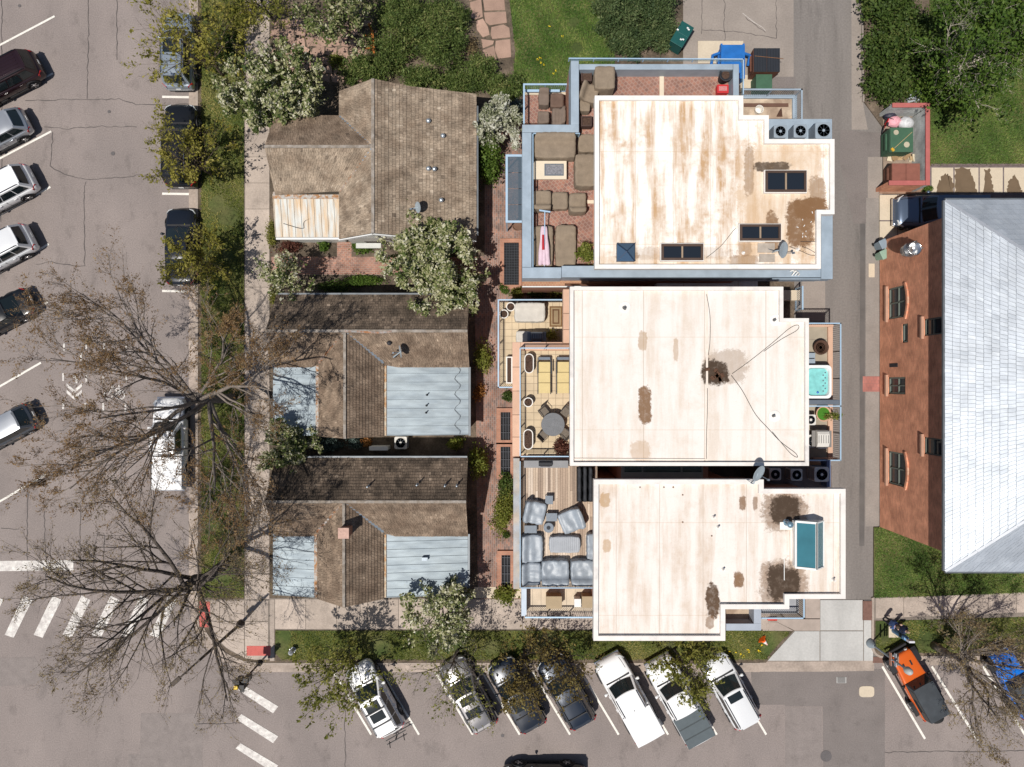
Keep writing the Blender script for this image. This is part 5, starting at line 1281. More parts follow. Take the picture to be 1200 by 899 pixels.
    # wheels
    r = D['wr']; xf = .5 * L - (.5 * (L - D['wb']) - .04 * (0 if kind == 'pickup' else 1)); xw = (xf, xf - D['wb'])
    if kind == 'pickup': xw = (.335 * L, .335 * L - D['wb'])
    for x in xw:
        for sg in (-1, 1):
            y = sg * (w - .115) if not jeep else sg * (w + .02); hw_ = .12 if not jeep else .14
            tyre = put(MB().lathe([(r * .6, -hw_), (r * .9, -hw_), (r, -hw_ * .6), (r, hw_ * .6), (r * .9, hw_), (r * .6, hw_)], (x, y, r), 20, 'Y'), 'wheel', TYRE)
            rm = MB(); rm.lathe([(0, sg * (hw_ + .01)), (.08, sg * (hw_ + .012)), (.09, sg * (hw_ - .02))], (x, y, r), 10, 'Y')
            for k in range(5):
                a = k * 2 * math.pi / 5; rm.bar((x, y + sg * (hw_ - .005), r), (x + math.cos(a) * r * .6, y + sg * (hw_ - .005), r + math.sin(a) * r * .6), .02, .07)
            rm.lathe([(r * .56, sg * (hw_ - .03)), (r * .62, sg * (hw_ + .004)), (r * .66, sg * (hw_ - .03))], (x, y, r), 18, 'Y'); put(rm, 'rim', RIM, tyre, fix=True)
            if not jeep:
                am = MB(); pts = [(x + (r + .05) * math.cos(a), sg * (w * 1.0), r + .02 + (r + .05) * math.sin(a)) for a in [math.pi * (k / 10 * 1.1 - .05) for k in range(11)]]
                am.tube(pts, .045, 6); put(am, 'wheel_arch', TRIM)
            else:
                fl = MB(); hf = .97
                fl.loft([[Vector((x - .56, sg * (w * .78), hf - .26)), Vector((x - .50, sg * w * .78, hf - .2)), Vector((x - .32, sg * w * .78, hf)), Vector((x + .32, sg * w * .78, hf)), Vector((x + .52, sg * w * .78, hf - .12))],
                         [Vector((x - .56, sg * (w + .20), hf - .28)), Vector((x - .50, sg * (w + .2), hf - .22)), Vector((x - .32, sg * (w + .2), hf - .03)), Vector((x + .32, sg * (w + .2), hf - .03)), Vector((x + .52, sg * (w + .2), hf - .15))]])
                put(fl, 'fender', TRIM, fix=True)
    if kind == 'pickup':
        b0, b1 = -.487 * L, xbR - .06; cm = cover or pm
        cv = MB().box(((b0 + b1) / 2, 0, belt + .045), (b1 - b0, 1.86 * w, .07)); cvo = put(cv, 'bed_cover', cm, bevel=.025)
        if cover is TONN:
            for q in (.36, .7): put(MB().box((lerp(b1, b0, q), 0, belt + .084), (.07, 1.80 * w, .012)), 'cover_rib', M('tonneau_rib', (.05, .06, .065), .6), cvo)
        put(MB().box((b1 + .03, 0, belt + .0), (.05, 1.7 * w, .1)), 'cab_gap', TRIM)
    if jeep:
        put(MB().lathe([(.12, -.13), (.36, -.13), (.40, -.08), (.40, .08), (.36, .13), (.12, .13)], (-.5 * L - .17, 0, .98), 20, 'X'), 'spare_wheel', TYRE)
        for sg in (-1, 1):
            put(MB().box((.30 * L, sg * .3 * w, belt + .0), (.3, .1, .03)), 'hood_vent', TRIM)
    if rack:
        rk = MB(); xr_ = -.5 * L - .35
        rk.bar((-.49 * L, 0, .5), (xr_, 0, .5), .06, .06); rk.bar((xr_, 0, .5), (xr_, 0, 1.1), .06, .06)
        for k in (-1, 1): rk.bar((xr_ - .1 * k, -.7, .75 + .05 * k), (xr_ - .1 * k, .7, .75 + .05 * k), .05, .05); rk.bar((xr_, k * .5, .75), (xr_ - .25, k * .5, 1.15), .04, .04)
        put(rk, 'bike_rack', TRIM)
    if arrow: put(MB().lathe([(.02, 0), (.012, .12), (0, .2)], (xrR + .25, 0, zt + .04), 6), 'antenna', TRIM)
    return t

TONN = M('tonneau_vinyl', (.085, .105, .115), .6, var=.08, vs=3)
WHITEP = paint('white', (.80, .80, .80), 0, .3); SILV = paint('silver', (.42, .44, .47), .55); SILVL = paint('pearl', (.72, .73, .74), .1); BLACKP = paint('black', (.007, .008, .010), coat=.2); NAVY = paint('navy', (.008, .013, .024), .2)
MAROON = paint('maroon', (.022, .008, .011), .3); GREYP = paint('grey', (.20, .195, .20), .5); SLATEP = paint('slate', (.12, .16, .23), .5); ORANGEP = paint('orange', (.62, .11, .012), .1); BLUEP = paint('bright_blue', (.01, .17, .66), .1)
DKSILV = paint('gunmetal', (.10, .11, .125), .5)
SOFT = M('soft_top', (.045, .052, .06), .75, var=.2, vs=2, bump=.4, bs=4)
SV = dict(rails=True)
GS = 'cars nosed in along the south kerb'; GWs = 'cars nosed in along the west lot'; GP = 'cars parked along the verge'
def place(px, py, z=.9): return W(px, py, z)
HD = 119
vehicle('suv', 'parked_car', 'white off-road wagon with a long black glass roof panel and rear bike rack', 'car', place(439, 820), HD, WHITEP, rails=True, bars=2, sunroof=[(.08, .34, .62), (.38, .62, .62)], rack=True, group=GS)
vehicle('suv', 'parked_car', 'grey wagon with two dark roof windows, right of the white off-road wagon', 'car', place(549, 815), HD, GREYP, rails=True, bars=1, sunroof=[(.05, .26, .66), (.40, .64, .66)], group=GS)
vehicle('suv', 'parked_car', 'dark blue-black car half hidden under brown leaves, beside the grey wagon', 'car', place(606, 815), HD, NAVY, rails=False, sunroof=[(.05, .45, .6)], bars=1, group=GS)
vehicle('suv', 'parked_car', 'dark navy wagon with roof bars and a red tail-light strip, left of the white pickup', 'car', place(664, 811), HD, paint('ink', (.012, .020, .036), .3), rails=True, bars=2, group=GS)
vehicle('pickup', 'parked_pickup', 'white pickup with a flat white bed cover', 'pickup', place(737, 819), HD, WHITEP, group=GS, rails=True, arrow=True)
vehicle('pickup', 'parked_pickup', 'white pickup with a dark grey ribbed bed cover', 'pickup', place(796, 821), HD, WHITEP, cover=TONN, group=GS, rails=True)
vehicle('suv', 'parked_car', 'white car with one small dark sunroof, last in the row before the driveway', 'car', place(857, 811), HD, SILVL, rails=True, sunroof=[(.06, .26, .62)], group=GS)
vehicle('jeep', 'off_roader', 'orange off-roader with a black soft top and black fenders', 'car', place(1074, 800), HD, ORANGEP, SOFT, group='off-roaders under the bare tree')
vehicle('jeep', 'off_roader', 'bright blue off-roader with a black top at the picture edge', 'car', place(1190, 798), HD, BLUEP, SOFT, group='off-roaders under the bare tree')
def rear_at(px, py, L, hd):
    x, y = W(px, py, .8); return (x + math.cos(R(hd)) * L / 2, y + math.sin(R(hd)) * L / 2)
HW = 207.5
vehicle('suv', 'parked_car', 'dark maroon wagon with a ribbed roof in the west lot', 'car', rear_at(44, 72, 4.8, HW), HW, MAROON, rails=True, ribs=True, group=GWs)
vehicle('hatch', 'parked_car', 'silver hatchback directly below the maroon wagon', 'car', rear_at(30, 138, 4.35, HW), HW, SILV, group=GWs)
vehicle('suv', 'parked_car', 'white wagon below the silver hatchback', 'car', rear_at(37, 205, 4.8, HW), HW, WHITEP, rails=True, group=GWs)
vehicle('suv', 'parked_car', 'pale silver wagon between the white wagon and the black sedan', 'car', rear_at(36, 275, 4.8, HW), HW, SILVL, rails=True, group=GWs)
vehicle('sedan', 'parked_car', 'black sedan under bare twigs in the west lot', 'car', rear_at(35, 350, 4.85, HW), HW, BLACKP, group=GWs, sunroof=[(.1, .5, .6)])
vehicle('hatch', 'parked_car', 'dark grey hatchback with sun glare painted on its roof, lowest in the west lot', 'car', rear_at(38, 485, 4.35, HW), HW, DKSILV, roofmat=SILV, group=GWs)  # sun glare put into the roof colour by using silver on it
vehicle('suv', 'parked_car', 'silver wagon with a big dark sunroof under the northern verge tree', 'car', place(208, 58), 90, paint('bluesilver', (.34, .39, .44), .5), rails=True, sunroof=[(.05, .42, .72)], group=GP)
vehicle('bigsuv', 'parked_car', 'large black wagon under leafy twigs, parked behind the silver one', 'car', place(211, 170), 90, BLACKP, rails=True, group=GP)
vehicle('sedan', 'parked_car', 'black sedan parked by the verge, behind the large black wagon', 'car', place(210, 288), 90, paint('blueblack', (.008, .011, .018), .1, coat=.25), group=GP)
vehicle('pickup', 'parked_pickup', 'white pickup under the big bare tree beside the verge', 'pickup', place(198, 520), 90, WHITEP, group=GP)
vehicle('bigsuv', 'passing_car', 'black car driving along the south street, cut by the frame', 'car', W(637, 912, .4), 180, BLACKP, rails=False)
vehicle('pickup', 'parked_pickup', 'slate blue pickup half under the eave of the brick hall', 'pickup', (W(1049, 247, .8)[0] + 2.85, W(0, 248, .8)[1]), 180, SLATEP)
# ------------------------------------------------------------------ trees and shrubs
def leaf_mesh(name, pos, size, seed, mat, parent, vals, upbias=.5, aspect=.55, direc=None, kind=None):
    """a cloud of separate leaf faces (two triangles each)"""
    r = np.random.default_rng(seed); n = len(pos)
    nrm = r.normal(size=(n, 3)); nrm[:, 2] = np.abs(nrm[:, 2]) + upbias; nrm /= np.linalg.norm(nrm, axis=1)[:, None]
    a = direc if direc is not None else r.normal(size=(n, 3))
    a = a - nrm * (a * nrm).sum(1)[:, None]; a /= np.linalg.norm(a, axis=1)[:, None] + 1e-9
    b = np.cross(nrm, a); s = (size * np.clip(r.lognormal(-.08, .38, n), .35, 2.0))[:, None]
    v = np.stack([pos - a * s, pos + b * s * aspect, pos + a * s, pos - b * s * aspect], 1).reshape(-1, 3)
    if parent is not None: v = v - np.array(origin_of(parent))
    me = bpy.data.meshes.new(name); me.vertices.add(n * 4); me.loops.add(n * 4); me.polygons.add(n)
    me.vertices.foreach_set('co', v.ravel()); me.loops.foreach_set('vertex_index', np.arange(n * 4, dtype=np.int32)); me.polygons.foreach_set('loop_start', np.arange(0, n * 4, 4, dtype=np.int32))
    at = me.attributes.new('v', 'FLOAT', 'FACE'); at.data.foreach_set('value', np.clip(vals, 0, 1).astype(np.float32))
    me.update(); me.materials.append(mat); o = link(name, me, parent)
    if kind: tag(o, kind=kind)
    return o

def grow(seed, h, r, fork=.22, nlimb=7, kids=(6, 5, 4), up=.35, droop=0.0, wig=.12, tr=.16, curl=.25, lens=(.62, .55, .5), flat=1.0):
    """returns branches [(points, radii, level)] of a tree standing at the origin"""
    rg = random.Random(seed); out = []
    def rv(): return Vector((rg.gauss(0, 1), rg.gauss(0, 1), rg.gauss(0, 1)))
    def shoot(p, d, L_, r0, lev):
        n = [7, 6, 4, 3][min(lev, 3)]; pts = [p.copy()]; rad = [r0]; d = d.normalized(); q = p.copy()
        for i in range(n):
            d = (d + rv() * wig * (.8 + .25 * lev) + Vector((0, 0, up * .16 * (1 if lev < 2 else .4) - droop * .1 * lev))).normalized()
            q = q + d * L_ / n; pts.append(q.copy()); rad.append(max(.004, r0 * (1 - .78 * (i + 1) / n)))
        out.append((pts, rad, lev))
        if lev - 1 < len(kids) - 0 and lev <= len(kids):
            k = kids[lev - 1] if lev >= 1 else 0
            for j in range(k):
                t = rg.uniform(.22, .97) if lev > 1 else .2 + .78 * (j + rg.random()) / k
                f = t * n; i = min(int(f), n - 1); pp = pts[i].lerp(pts[i + 1], f - i); tg = (pts[i + 1] - pts[i]).normalized()
                side = rv(); side = (side - tg * side.dot(tg)).normalized()
                dd = tg * rg.uniform(.65, 1.0) + side * rg.uniform(.35, .85)
                shoot(pp, dd, L_ * lens[lev - 1] * rg.uniform(.65, 1.25) * (1.15 - .5 * t), max(.006, rad[i] * rg.uniform(.42, .62)), lev + 1)
    fh = h * fork; tp = [Vector((0, 0, 0))]
    for i in range(1, 5): tp.append(Vector((rg.uniform(-1, 1) * .04 * h * i / 6, rg.uniform(-1, 1) * .04 * h * i / 6, fh * i / 4)))
    out.append((tp, [tr * 1.35, tr * 1.1, tr, tr * .95, tr * .85], 0))
    a0 = rg.uniform(0, 6.28)
    for i in range(nlimb):
        a = a0 + i * 2 * math.pi / nlimb + rg.uniform(-.3, .3); f = rg.uniform(.55, 1.0) if i else .25
        tgt = Vector((math.cos(a) * r * f * .72, math.sin(a) * r * f * .72, h * (.62 + .30 * (1 - f)) * flat)); st0 = tp[rg.choice((3, 4, 4))]
        d = (tgt - st0); L_ = d.length * 1.05
        shoot(st0, d.normalized() + Vector((0, 0, curl)), L_, tr * rg.uniform(.42, .62), 1)
    return out

def tree(name, label, px, py, seed, h, r, bark, leaf=None, leaf_n=6, leaf_s=.07, sides=(7, 5, 4, 3), group=None, per='tip', spread=.16, aspect=.55, vals=(.5, .22), cat='tree', minlev=2, gaps=.9, **k):
    base = P(px, py, .1); t = thing(name, label, cat, base, 0, group); br = grow(seed, h, r, **k)
    tr_, bm_ = MB(), MB()
    for pts, rad, lev in br:
        (tr_ if lev == 0 else bm_).tube(pts, rad, sides[min(lev, 3)], cap=(lev == 0))
    tr_.build('trunk', bark, t, smooth=True, local=True); bm_.build('branches', bark, t, smooth=True, local=True)
    if leaf is not None:
        rg = np.random.default_rng(seed + 1); pos, dr, sz = [], [], []
        for pts, rad, lev in br:
            if lev < minlev: continue
            a = np.array([tuple(p) for p in pts]); n = leaf_n if lev >= 3 else max(1, leaf_n // 2)
            if gaps:                                    # whole sprays thin out or thicken, so the crown has holes and clumps
                q = a[-1]; g = math.sin(q[0] * 1.7 + seed) * math.sin(q[1] * 1.9 + seed * 2) + .6 * math.sin(q[2] * 2.3 + q[0] * .8)
                n = int(n * min(2.0, max(0, 1 + gaps * (g + rg.normal(0, .45)))))
                if n == 0: continue
            f = rg.uniform(.15 if lev >= 3 else .5, 1.02, n) * (len(a) - 1); i = np.minimum(f.astype(int), len(a) - 2)
            p = a[i] + (a[i + 1] - a[i]) * (f - i)[:, None] + rg.normal(0, spread, (n, 3)); pos.append(p); dr.append(a[i + 1] - a[i])
        pos = np.concatenate(pos); dr = np.concatenate(dr); dr = dr + rg.normal(0, 1, dr.shape) * np.linalg.norm(dr, axis=1)[:, None] * .5
        cl = np.sin(pos[:, 0] * 2.1 + seed) * np.sin(pos[:, 1] * 2.3 + 1) * np.sin(pos[:, 2] * 2.2) * .28
        leaf_mesh('crown', pos + np.array(base), leaf_s, seed + 2, leaf, t, rg.normal(vals[0], vals[1], len(pos)) + cl, aspect=aspect, direc=dr)
    return t

def shrub(name, label, px, py, rx, ry, h, seed, mat, n=2500, leaf_s=.06, lumps=14, z=.1, group=None, cat='shrub', aspect=.55, stems=5, sig=.30, upbias=.4, low=.15, spiky=0.0):
    """mound of leaf clumps round a few stems"""
    base = P(px, py, z); t = thing(name, label, cat, base, 0, group); r = np.random.default_rng(seed)
    u = r.normal(size=(lumps, 3)); u /= np.linalg.norm(u, axis=1)[:, None]; u[:, 2] = np.abs(u[:, 2])
    c = u * r.uniform(.35, .85, (lumps, 1)) * np.array([rx, ry, h * .72]); c[:, 2] += h * low
    w = r.integers(0, lumps, n); s = sig * np.array([rx, ry, h * .7])
    p = c[w] + r.normal(0, 1, (n, 3)) * s * r.uniform(.6, 1.1, (lumps, 1))[w]; p[:, 2] = np.abs(p[:, 2]) + .03
    vl = r.normal(.5, .18, n) + r.normal(0, .14, lumps)[w]
    m = MB()
    for k in range(stems):
        q = Vector(c[k % lumps]); m.tube([Vector((q.x * .1, q.y * .1, 0)), Vector((q.x * .5, q.y * .5, q.z * .6)), q], [.025 + .01 * h, .02, .008], 5)
    m.build('stems', BARKB, t, local=True)
    leaf_mesh('foliage', p + np.array(base), leaf_s, seed + 1, mat, t, vl, aspect=aspect, upbias=upbias)
    return t

BARKD = M('bark_dark', (.055, .045, .038), .9, var=.3, vs=4, fine=.3, fs=20)
BARKT = M('bark_umber', (.10, .082, .07), .9, var=.3, vs=4, fine=.3, fs=20)
BARKB = M('bark_brown', (.12, .09, .068), .9, var=.3, vs=4, fine=.3, fs=20)
BARKP = M('bark_pale', (.48, .44, .36), .85, var=.2, vs=4, fine=.2, fs=20)
BARKM = M('bark_mid', (.20, .17, .145), .9, var=.3, vs=3, fine=.3, fs=20)
BUD = leafmat('bud_brown', [(.09, .05, .022), (.17, .095, .038), (.23, .14, .06), (.32, .23, .12)], .25)
BUDG = leafmat('bud_tan', [(.10, .06, .03), (.17, .12, .06), (.24, .18, .09), (.30, .25, .13)], .25)
OLIVE = leafmat('leaf_olive', [(.12, .12, .018), (.21, .20, .032), (.32, .29, .055), (.45, .39, .11)], .4)
GREENO = leafmat('leaf_green_olive', [(.07, .09, .014), (.15, .16, .028), (.24, .235, .05), (.34, .31, .09)], .4)
BROWNL = leafmat('leaf_copper', [(.07, .052, .016), (.14, .10, .028), (.21, .16, .045), (.27, .23, .075)], .35)
BLOSS = leafmat('blossom', [(.05, .085, .016), (.12, .16, .04), (.36, .36, .17), (.58, .56, .38), (.70, .68, .55)], .3)
BLOSS2 = leafmat('blossom_white', [(.06, .09, .03), (.22, .24, .13), (.5, .5, .38), (.66, .66, .58)], .3)
JUN = leafmat('juniper', [(.028, .050, .012), (.07, .108, .024), (.13, .175, .045), (.27, .27, .10)], .15)
JUND = leafmat('juniper_dark', [(.028, .052, .02), (.058, .095, .034), (.10, .14, .052), (.18, .21, .09)], .15)
LILAC = leafmat('leaf_deep', [(.02, .04, .008), (.045, .08, .014), (.08, .125, .026), (.15, .17, .05)], .3)
FRESH = leafmat('leaf_fresh', [(.04, .085, .012), (.075, .135, .02), (.12, .19, .03), (.2, .26, .06)], .4)
LIME = leafmat('leaf_lime', [(.07, .10, .015), (.14, .17, .025), (.22, .24, .045), (.32, .32, .09)], .4)
SPRUCE = leafmat('spruce_blue', [(.03, .055, .045), (.06, .095, .085), (.10, .14, .125), (.15, .19, .17)], .1)
ORNG = leafmat('twig_orange', [(.16, .06, .015), (.28, .12, .03), (.38, .19, .05)], .2)
REDL = leafmat('leaf_red', [(.06, .02, .015), (.12, .045, .03), (.2, .09, .06)], .3)

# big bare trees of the west verge
tree('bare_tree', 'big bare street tree with brown buds, reaching over the white pickup', 273, 467, 11, 13.2, 10.2, BARKM, BUD, 9, .05, nlimb=10, kids=(10, 8, 6), tr=.25, fork=.36, spread=.07, aspect=.32, up=.2, curl=.15, wig=.10, lens=(.55, .5, .45), group='bare street trees')
tree('bare_tree', 'big dark-limbed bare street tree over the crosswalk corner', 263, 662, 27, 13.2, 9.8, BARKT, BUDG, 5, .048, nlimb=9, kids=(9, 8, 5), tr=.26, fork=.38, spread=.07, aspect=.32, up=.2, curl=.12, wig=.10, lens=(.55, .5, .45), group='bare street trees')
tree('bare_tree', 'bare street tree with tan buds between the orange and blue off-roaders', 1094, 756, 33, 9.0, 5.6, BARKM, BUDG, 4, .055, nlimb=10, kids=(8, 6, 5), tr=.20, fork=.33, spread=.08, aspect=.34, up=.22, curl=.15, lens=(.55, .5, .45), group='bare street trees')
# young leafing trees on the verges
YG = 'young street trees coming into leaf'
tree('street_tree', 'yellow-green young tree over the silver wagon at the top of the verge', 262, 88, 41, 7.0, 3.9, BARKB, OLIVE, 4, .075, nlimb=8, kids=(6, 5, 3), tr=.10, spread=.075, group=YG)
tree('street_tree', 'yellow-green young tree over the large black wagon', 246, 203, 42, 5.4, 2.7, BARKB, OLIVE, 4, .07, nlimb=7, kids=(6, 5, 3), tr=.08, spread=.075, group=YG)
tree('street_tree', 'yellow-green young tree over the tail of the black sedan by the verge', 256, 318, 43, 5.2, 2.4, BARKB, OLIVE, 4, .07, nlimb=7, kids=(6, 5, 3), tr=.08, spread=.075, group=YG)
tree('street_tree', 'green young tree at the nose of the white off-road wagon', 420, 760, 44, 5.8, 3.2, BARKD, GREENO, 4, .075, nlimb=8, kids=(6, 5, 3), tr=.09, spread=.075, group=YG)
tree('street_tree', 'thin young tree with few leaves at the nose of the grey wagon', 535, 764, 45, 6.2, 3.7, BARKM, GREENO, 2, .06, nlimb=7, kids=(6, 5, 3), tr=.09, spread=.075, group=YG)
tree('street_tree', 'copper-brown young tree over the two dark cars', 614, 762, 46, 5.2, 2.7, BARKD, BROWNL, 3, .065, nlimb=8, kids=(6, 5, 3), tr=.09, spread=.075, group=YG)
tree('street_tree', 'copper and green young tree at the nose of the navy wagon', 653, 760, 47, 5.0, 2.6, BARKD, BROWNL, 2, .065, nlimb=7, kids=(6, 5, 3), tr=.08, spread=.075, group=YG)
tree('street_tree', 'green young tree between the two white pickups', 790, 760, 48, 4.8, 2.8, BARKD, GREENO, 4, .075, nlimb=8, kids=(6, 5, 3), tr=.08, spread=.075, group=YG)
tree('garden_tree', 'olive-leaved tree over the flagstone patio at the top edge', 322, 25, 49, 6.2, 3.6, BARKD, GREENO, 3, .075, nlimb=8, kids=(6, 5, 3), tr=.10, spread=.16)
# blossom trees
BG = 'trees in white blossom'
tree('blossom_tree', 'white blossom tree at the corner of the large tan cottage', 338, 138, 51, 5.2, 4.0, BARKD, BLOSS, 15, .09, nlimb=9, kids=(7, 5, 4), tr=.11, spread=.10, vals=(.46, .28), group=BG, flat=.9)
tree('blossom_tree', 'big round white blossom tree between the tan cottage and the middle cottage', 513, 312, 52, 5.3, 4.1, BARKD, BLOSS, 20, .09, nlimb=10, kids=(8, 5, 4), tr=.12, spread=.10, vals=(.48, .27), group=BG, flat=.9)
tree('blossom_tree', 'small blossom tree at the gap between the two dark cottages', 356, 520, 53, 4.2, 1.4, BARKD, BLOSS, 16, .085, nlimb=7, kids=(6, 4, 3), tr=.07, spread=.10, vals=(.44, .26), group=BG)
tree('blossom_tree', 'loose blossom tree over the south sidewalk by the chimney cottage', 520, 702, 54, 4.4, 2.9, BARKD, BLOSS, 8, .085, nlimb=8, kids=(6, 5, 3), tr=.09, spread=.10, vals=(.48, .27), group=BG)
tree('blossom_tree', 'sparse blossom tree with dark branches beside the brick path', 345, 338, 55, 3.8, 2.4, BARKD, BLOSS, 3, .08, nlimb=7, kids=(6, 4, 3), tr=.08, spread=.10, vals=(.5, .26), group=BG)
tree('blossom_tree', 'small white blossom bush by the corner of the tan cottage and the courtyard', 583, 157, 56, 3.4, 1.7, BARKB, BLOSS2, 22, .075, nlimb=7, kids=(5, 4, 3), tr=.05, spread=.10, vals=(.6, .25), group=BG)
tree('blossom_tree', 'cream blossom tree over the patio near the orange frame', 412, 45, 57, 4.6, 3.0, BARKB, BLOSS, 5, .085, nlimb=7, kids=(6, 5, 3), tr=.08, spread=.10, vals=(.34, .22), group=BG)
# pale barked tree over the north-east lawn
tree('pale_tree', 'pale-barked leafy tree over the lawn beyond the bin enclosure', 1098, 92, 61, 6.5, 4.4, BARKP, FRESH, 10, .09, nlimb=9, kids=(7, 5, 3), tr=.22, spread=.22, minlev=2, vals=(.35, .2))
tree('pale_tree', 'pale-barked leafy tree at the top right corner', 1168, 20, 62, 6.0, 4.0, BARKP, FRESH, 10, .09, nlimb=8, kids=(7, 5, 3), tr=.20, spread=.22, vals=(.35, .2))
# hedges and junipers
for i, (x, y, rx, ry, h, n, lab) in enumerate(((1035, 20, 1.9, 2.0, 2.6, 9000, 'dense dark green bush at the top of the alley'), (1035, 62, 1.9, 1.7, 2.5, 8000, 'dense dark green bush in the middle of the alley hedge'),
        (1036, 102, 1.7, 1.5, 2.3, 7000, 'dense dark green bush touching the bin enclosure'), (1072, 60, 1.8, 2.4, 2.0, 8000, 'broad dark bush behind the alley hedge'), (1100, 112, 2.6, 1.3, 1.9, 9000, 'low broad bush at the lawn edge above the bin enclosure'))):
    shrub('hedge_bush', lab, x, y, rx, ry, h, 100 + i, LILAC if i != 4 else FRESH, int(n * .8), .08, 34, group='bushes along the alley', aspect=.65, sig=.17)
for i, (x, y, rx, ry, h, n, lab) in enumerate(((430, 90, 1.7, 1.1, 2.2, 6000, 'spreading juniper against the north wall of the tan cottage'), (470, 52, 2.3, 1.8, 3.2, 9000, 'large spreading juniper above the tan cottage'), (520, 64, 2.1, 1.8, 3.2, 8500, 'spreading juniper between patio and stone path'),
        (475, 20, 2.3, 1.6, 3.0, 7500, 'juniper at the top edge above the orange frame'), (528, 25, 1.8, 1.6, 2.8, 7500, 'juniper beside the stone path'), (545, 98, 1.8, 1.0, 1.5, 6500, 'juniper at the north-east corner of the tan cottage'),
        (590, 105, 1.5, 1.0, 1.2, 5000, 'low juniper beside the lower balcony'), (495, 98, 1.7, .9, 2.0, 6000, 'juniper against the cottage gable'), (450, 75, 1.7, 1.3, 2.4, 6500, 'juniper right of the orange trestle'), (500, 40, 1.7, 1.5, 3.0, 6500, 'tallest juniper in the middle of the group'), (563, 84, 1.2, .9, 1.6, 4500, 'juniper at the foot of the stone path'))):
    shrub('juniper', lab, x, y, rx, ry, h, 120 + i, JUN, n, .075, 34, group='spreading junipers', aspect=.3, upbias=.1, sig=.155)
for i, (x, y, rx, ry, h, lab) in enumerate(((725, 28, 2.0, 1.7, 3.2, 'dark juniper beside the lawn'), (765, 22, 1.9, 1.6, 3.4, 'dark juniper next to the green transformer'), (735, 55, 1.7, 1.1, 1.9, 'dark juniper against the terrace wall'), (770, 45, 1.3, 1.1, 1.9, 'dark juniper behind the green transformer'), (722, 2, 1.8, 1.6, 3.0, 'dark juniper at the top edge by the lawn'))):
    shrub('juniper', lab, x, y, rx, ry, h, 140 + i, JUND, 9500, .075, 40, group='dark junipers by the terrace', aspect=.3, upbias=.1, sig=.145)
# small garden plants
SM = [('bright green shrub beside the tan cottage wall', 572, 190, .95, 1.3, 2.4, FRESH, 3500, .08), ('green shrub at the east end of the middle cottage', 566, 420, .55, .9, 1.6, LIME, 1600, .06),
      ('leafless orange-twigged shrub by the middle cottage', 562, 458, .4, .6, 1.1, ORNG, 700, .05), ('light green vine shrub between the dark cottages', 563, 538, .6, 1.0, 2.2, LIME, 1700, .07),
      ('yellow-green shrub in the courtyard bed', 590, 598, .7, 1.3, 1.3, LIME, 3000, .06), ('dark green plants at the top of the courtyard bed', 592, 568, .5, .9, .9, LILAC, 1600, .06),
      ('small round clipped bush in the courtyard bed', 592.5, 626, .26, .26, .42, LILAC, 900, .03), ('yellow-green ferns at the south end of the courtyard', 592, 695, .6, .55, .7, LIME, 1500, .07),
      ('round green bush in the bed below the terrace', 590, 340, .32, .32, .5, FRESH, 900, .035), ('leafy plant in the bed below the terrace, next to the round bush', 606, 343, .5, .35, .6, GREENO, 1200, .05),
      ('leafy plant in the bed below the terrace, second from the round bush', 628, 344, .55, .35, .7, LILAC, 1300, .05), ('leafy plant in the bed below the terrace, at the roof edge', 649, 344, .5, .35, .7, GREENO, 1200, .05),
      ('reddish green shrub at the porch corner of the tan cottage', 320, 275, .4, .9, .9, GREENO, 1500, .05), ('red-leaved shrub in front of the porch', 340, 290, .8, .35, .7, REDL, 1500, .05), ('bright green plant in front of the porch', 380, 289, .35, .32, .5, FRESH, 900, .06),
      ('green shrub by the porch hood', 424, 290, .6, .4, .8, FRESH, 1600, .06), ('low green hedge along the brick path', 425, 330, 1.6, .3, .7, FRESH, 2800, .05), ('green groundcover north of the middle cottage', 395, 337, 1.2, .3, .5, LILAC, 1700, .05),
      ('green shrub at the middle cottage corner by the sidewalk', 325, 348, .4, .6, .8, GREENO, 1200, .05), ('blue spruce bush in the gap between the dark cottages', 388, 520, .9, .42, 1.3, SPRUCE, 2600, .06), ('small blue spruce beside the condenser gap', 417, 518, .5, .35, 1.1, SPRUCE, 1400, .05),
      ('small orange bush beside the condenser', 431, 518, .3, .3, .9, ORNG, 900, .045), ('yellow-green shrub at the east end of the gap', 535, 520, .45, .35, 1.1, LIME, 1200, .06), ('fern plant under the lower terrace', 595, 463, .35, .35, .5, LILAC, 900, .05),
      ('blue-green bush beside the lower balcony', 604, 132, .5, .6, .9, SPRUCE, 1500, .05), ('grey twiggy bush by the stone path', 556, 60, .6, .8, 1.0, BUDG, 700, .04), ('small weeds at the corner of the bin enclosure', 1086, 222, .3, .2, .3, FRESH, 500, .05),
      ('green shrub at the patio wall', 395, 75, .5, .5, .6, LIME, 900, .05), ('green shrub behind the tan cottage', 555, 92, .7, .6, 1.2, JUN, 2000, .05), ('dark undergrowth by the verge tree', 262, 65, 1.1, 1.3, .6, LILAC, 2000, .06), ('dark undergrowth at the top of the verge', 285, 20, 1.2, 1.2, .8, GREENO, 2200, .06)]
for i, (lab, x, y, rx, ry, h, mt, n, ls) in enumerate(SM):
    shrub('garden_shrub', lab, x, y, rx, ry, h, 200 + i, mt, n, ls, 12)
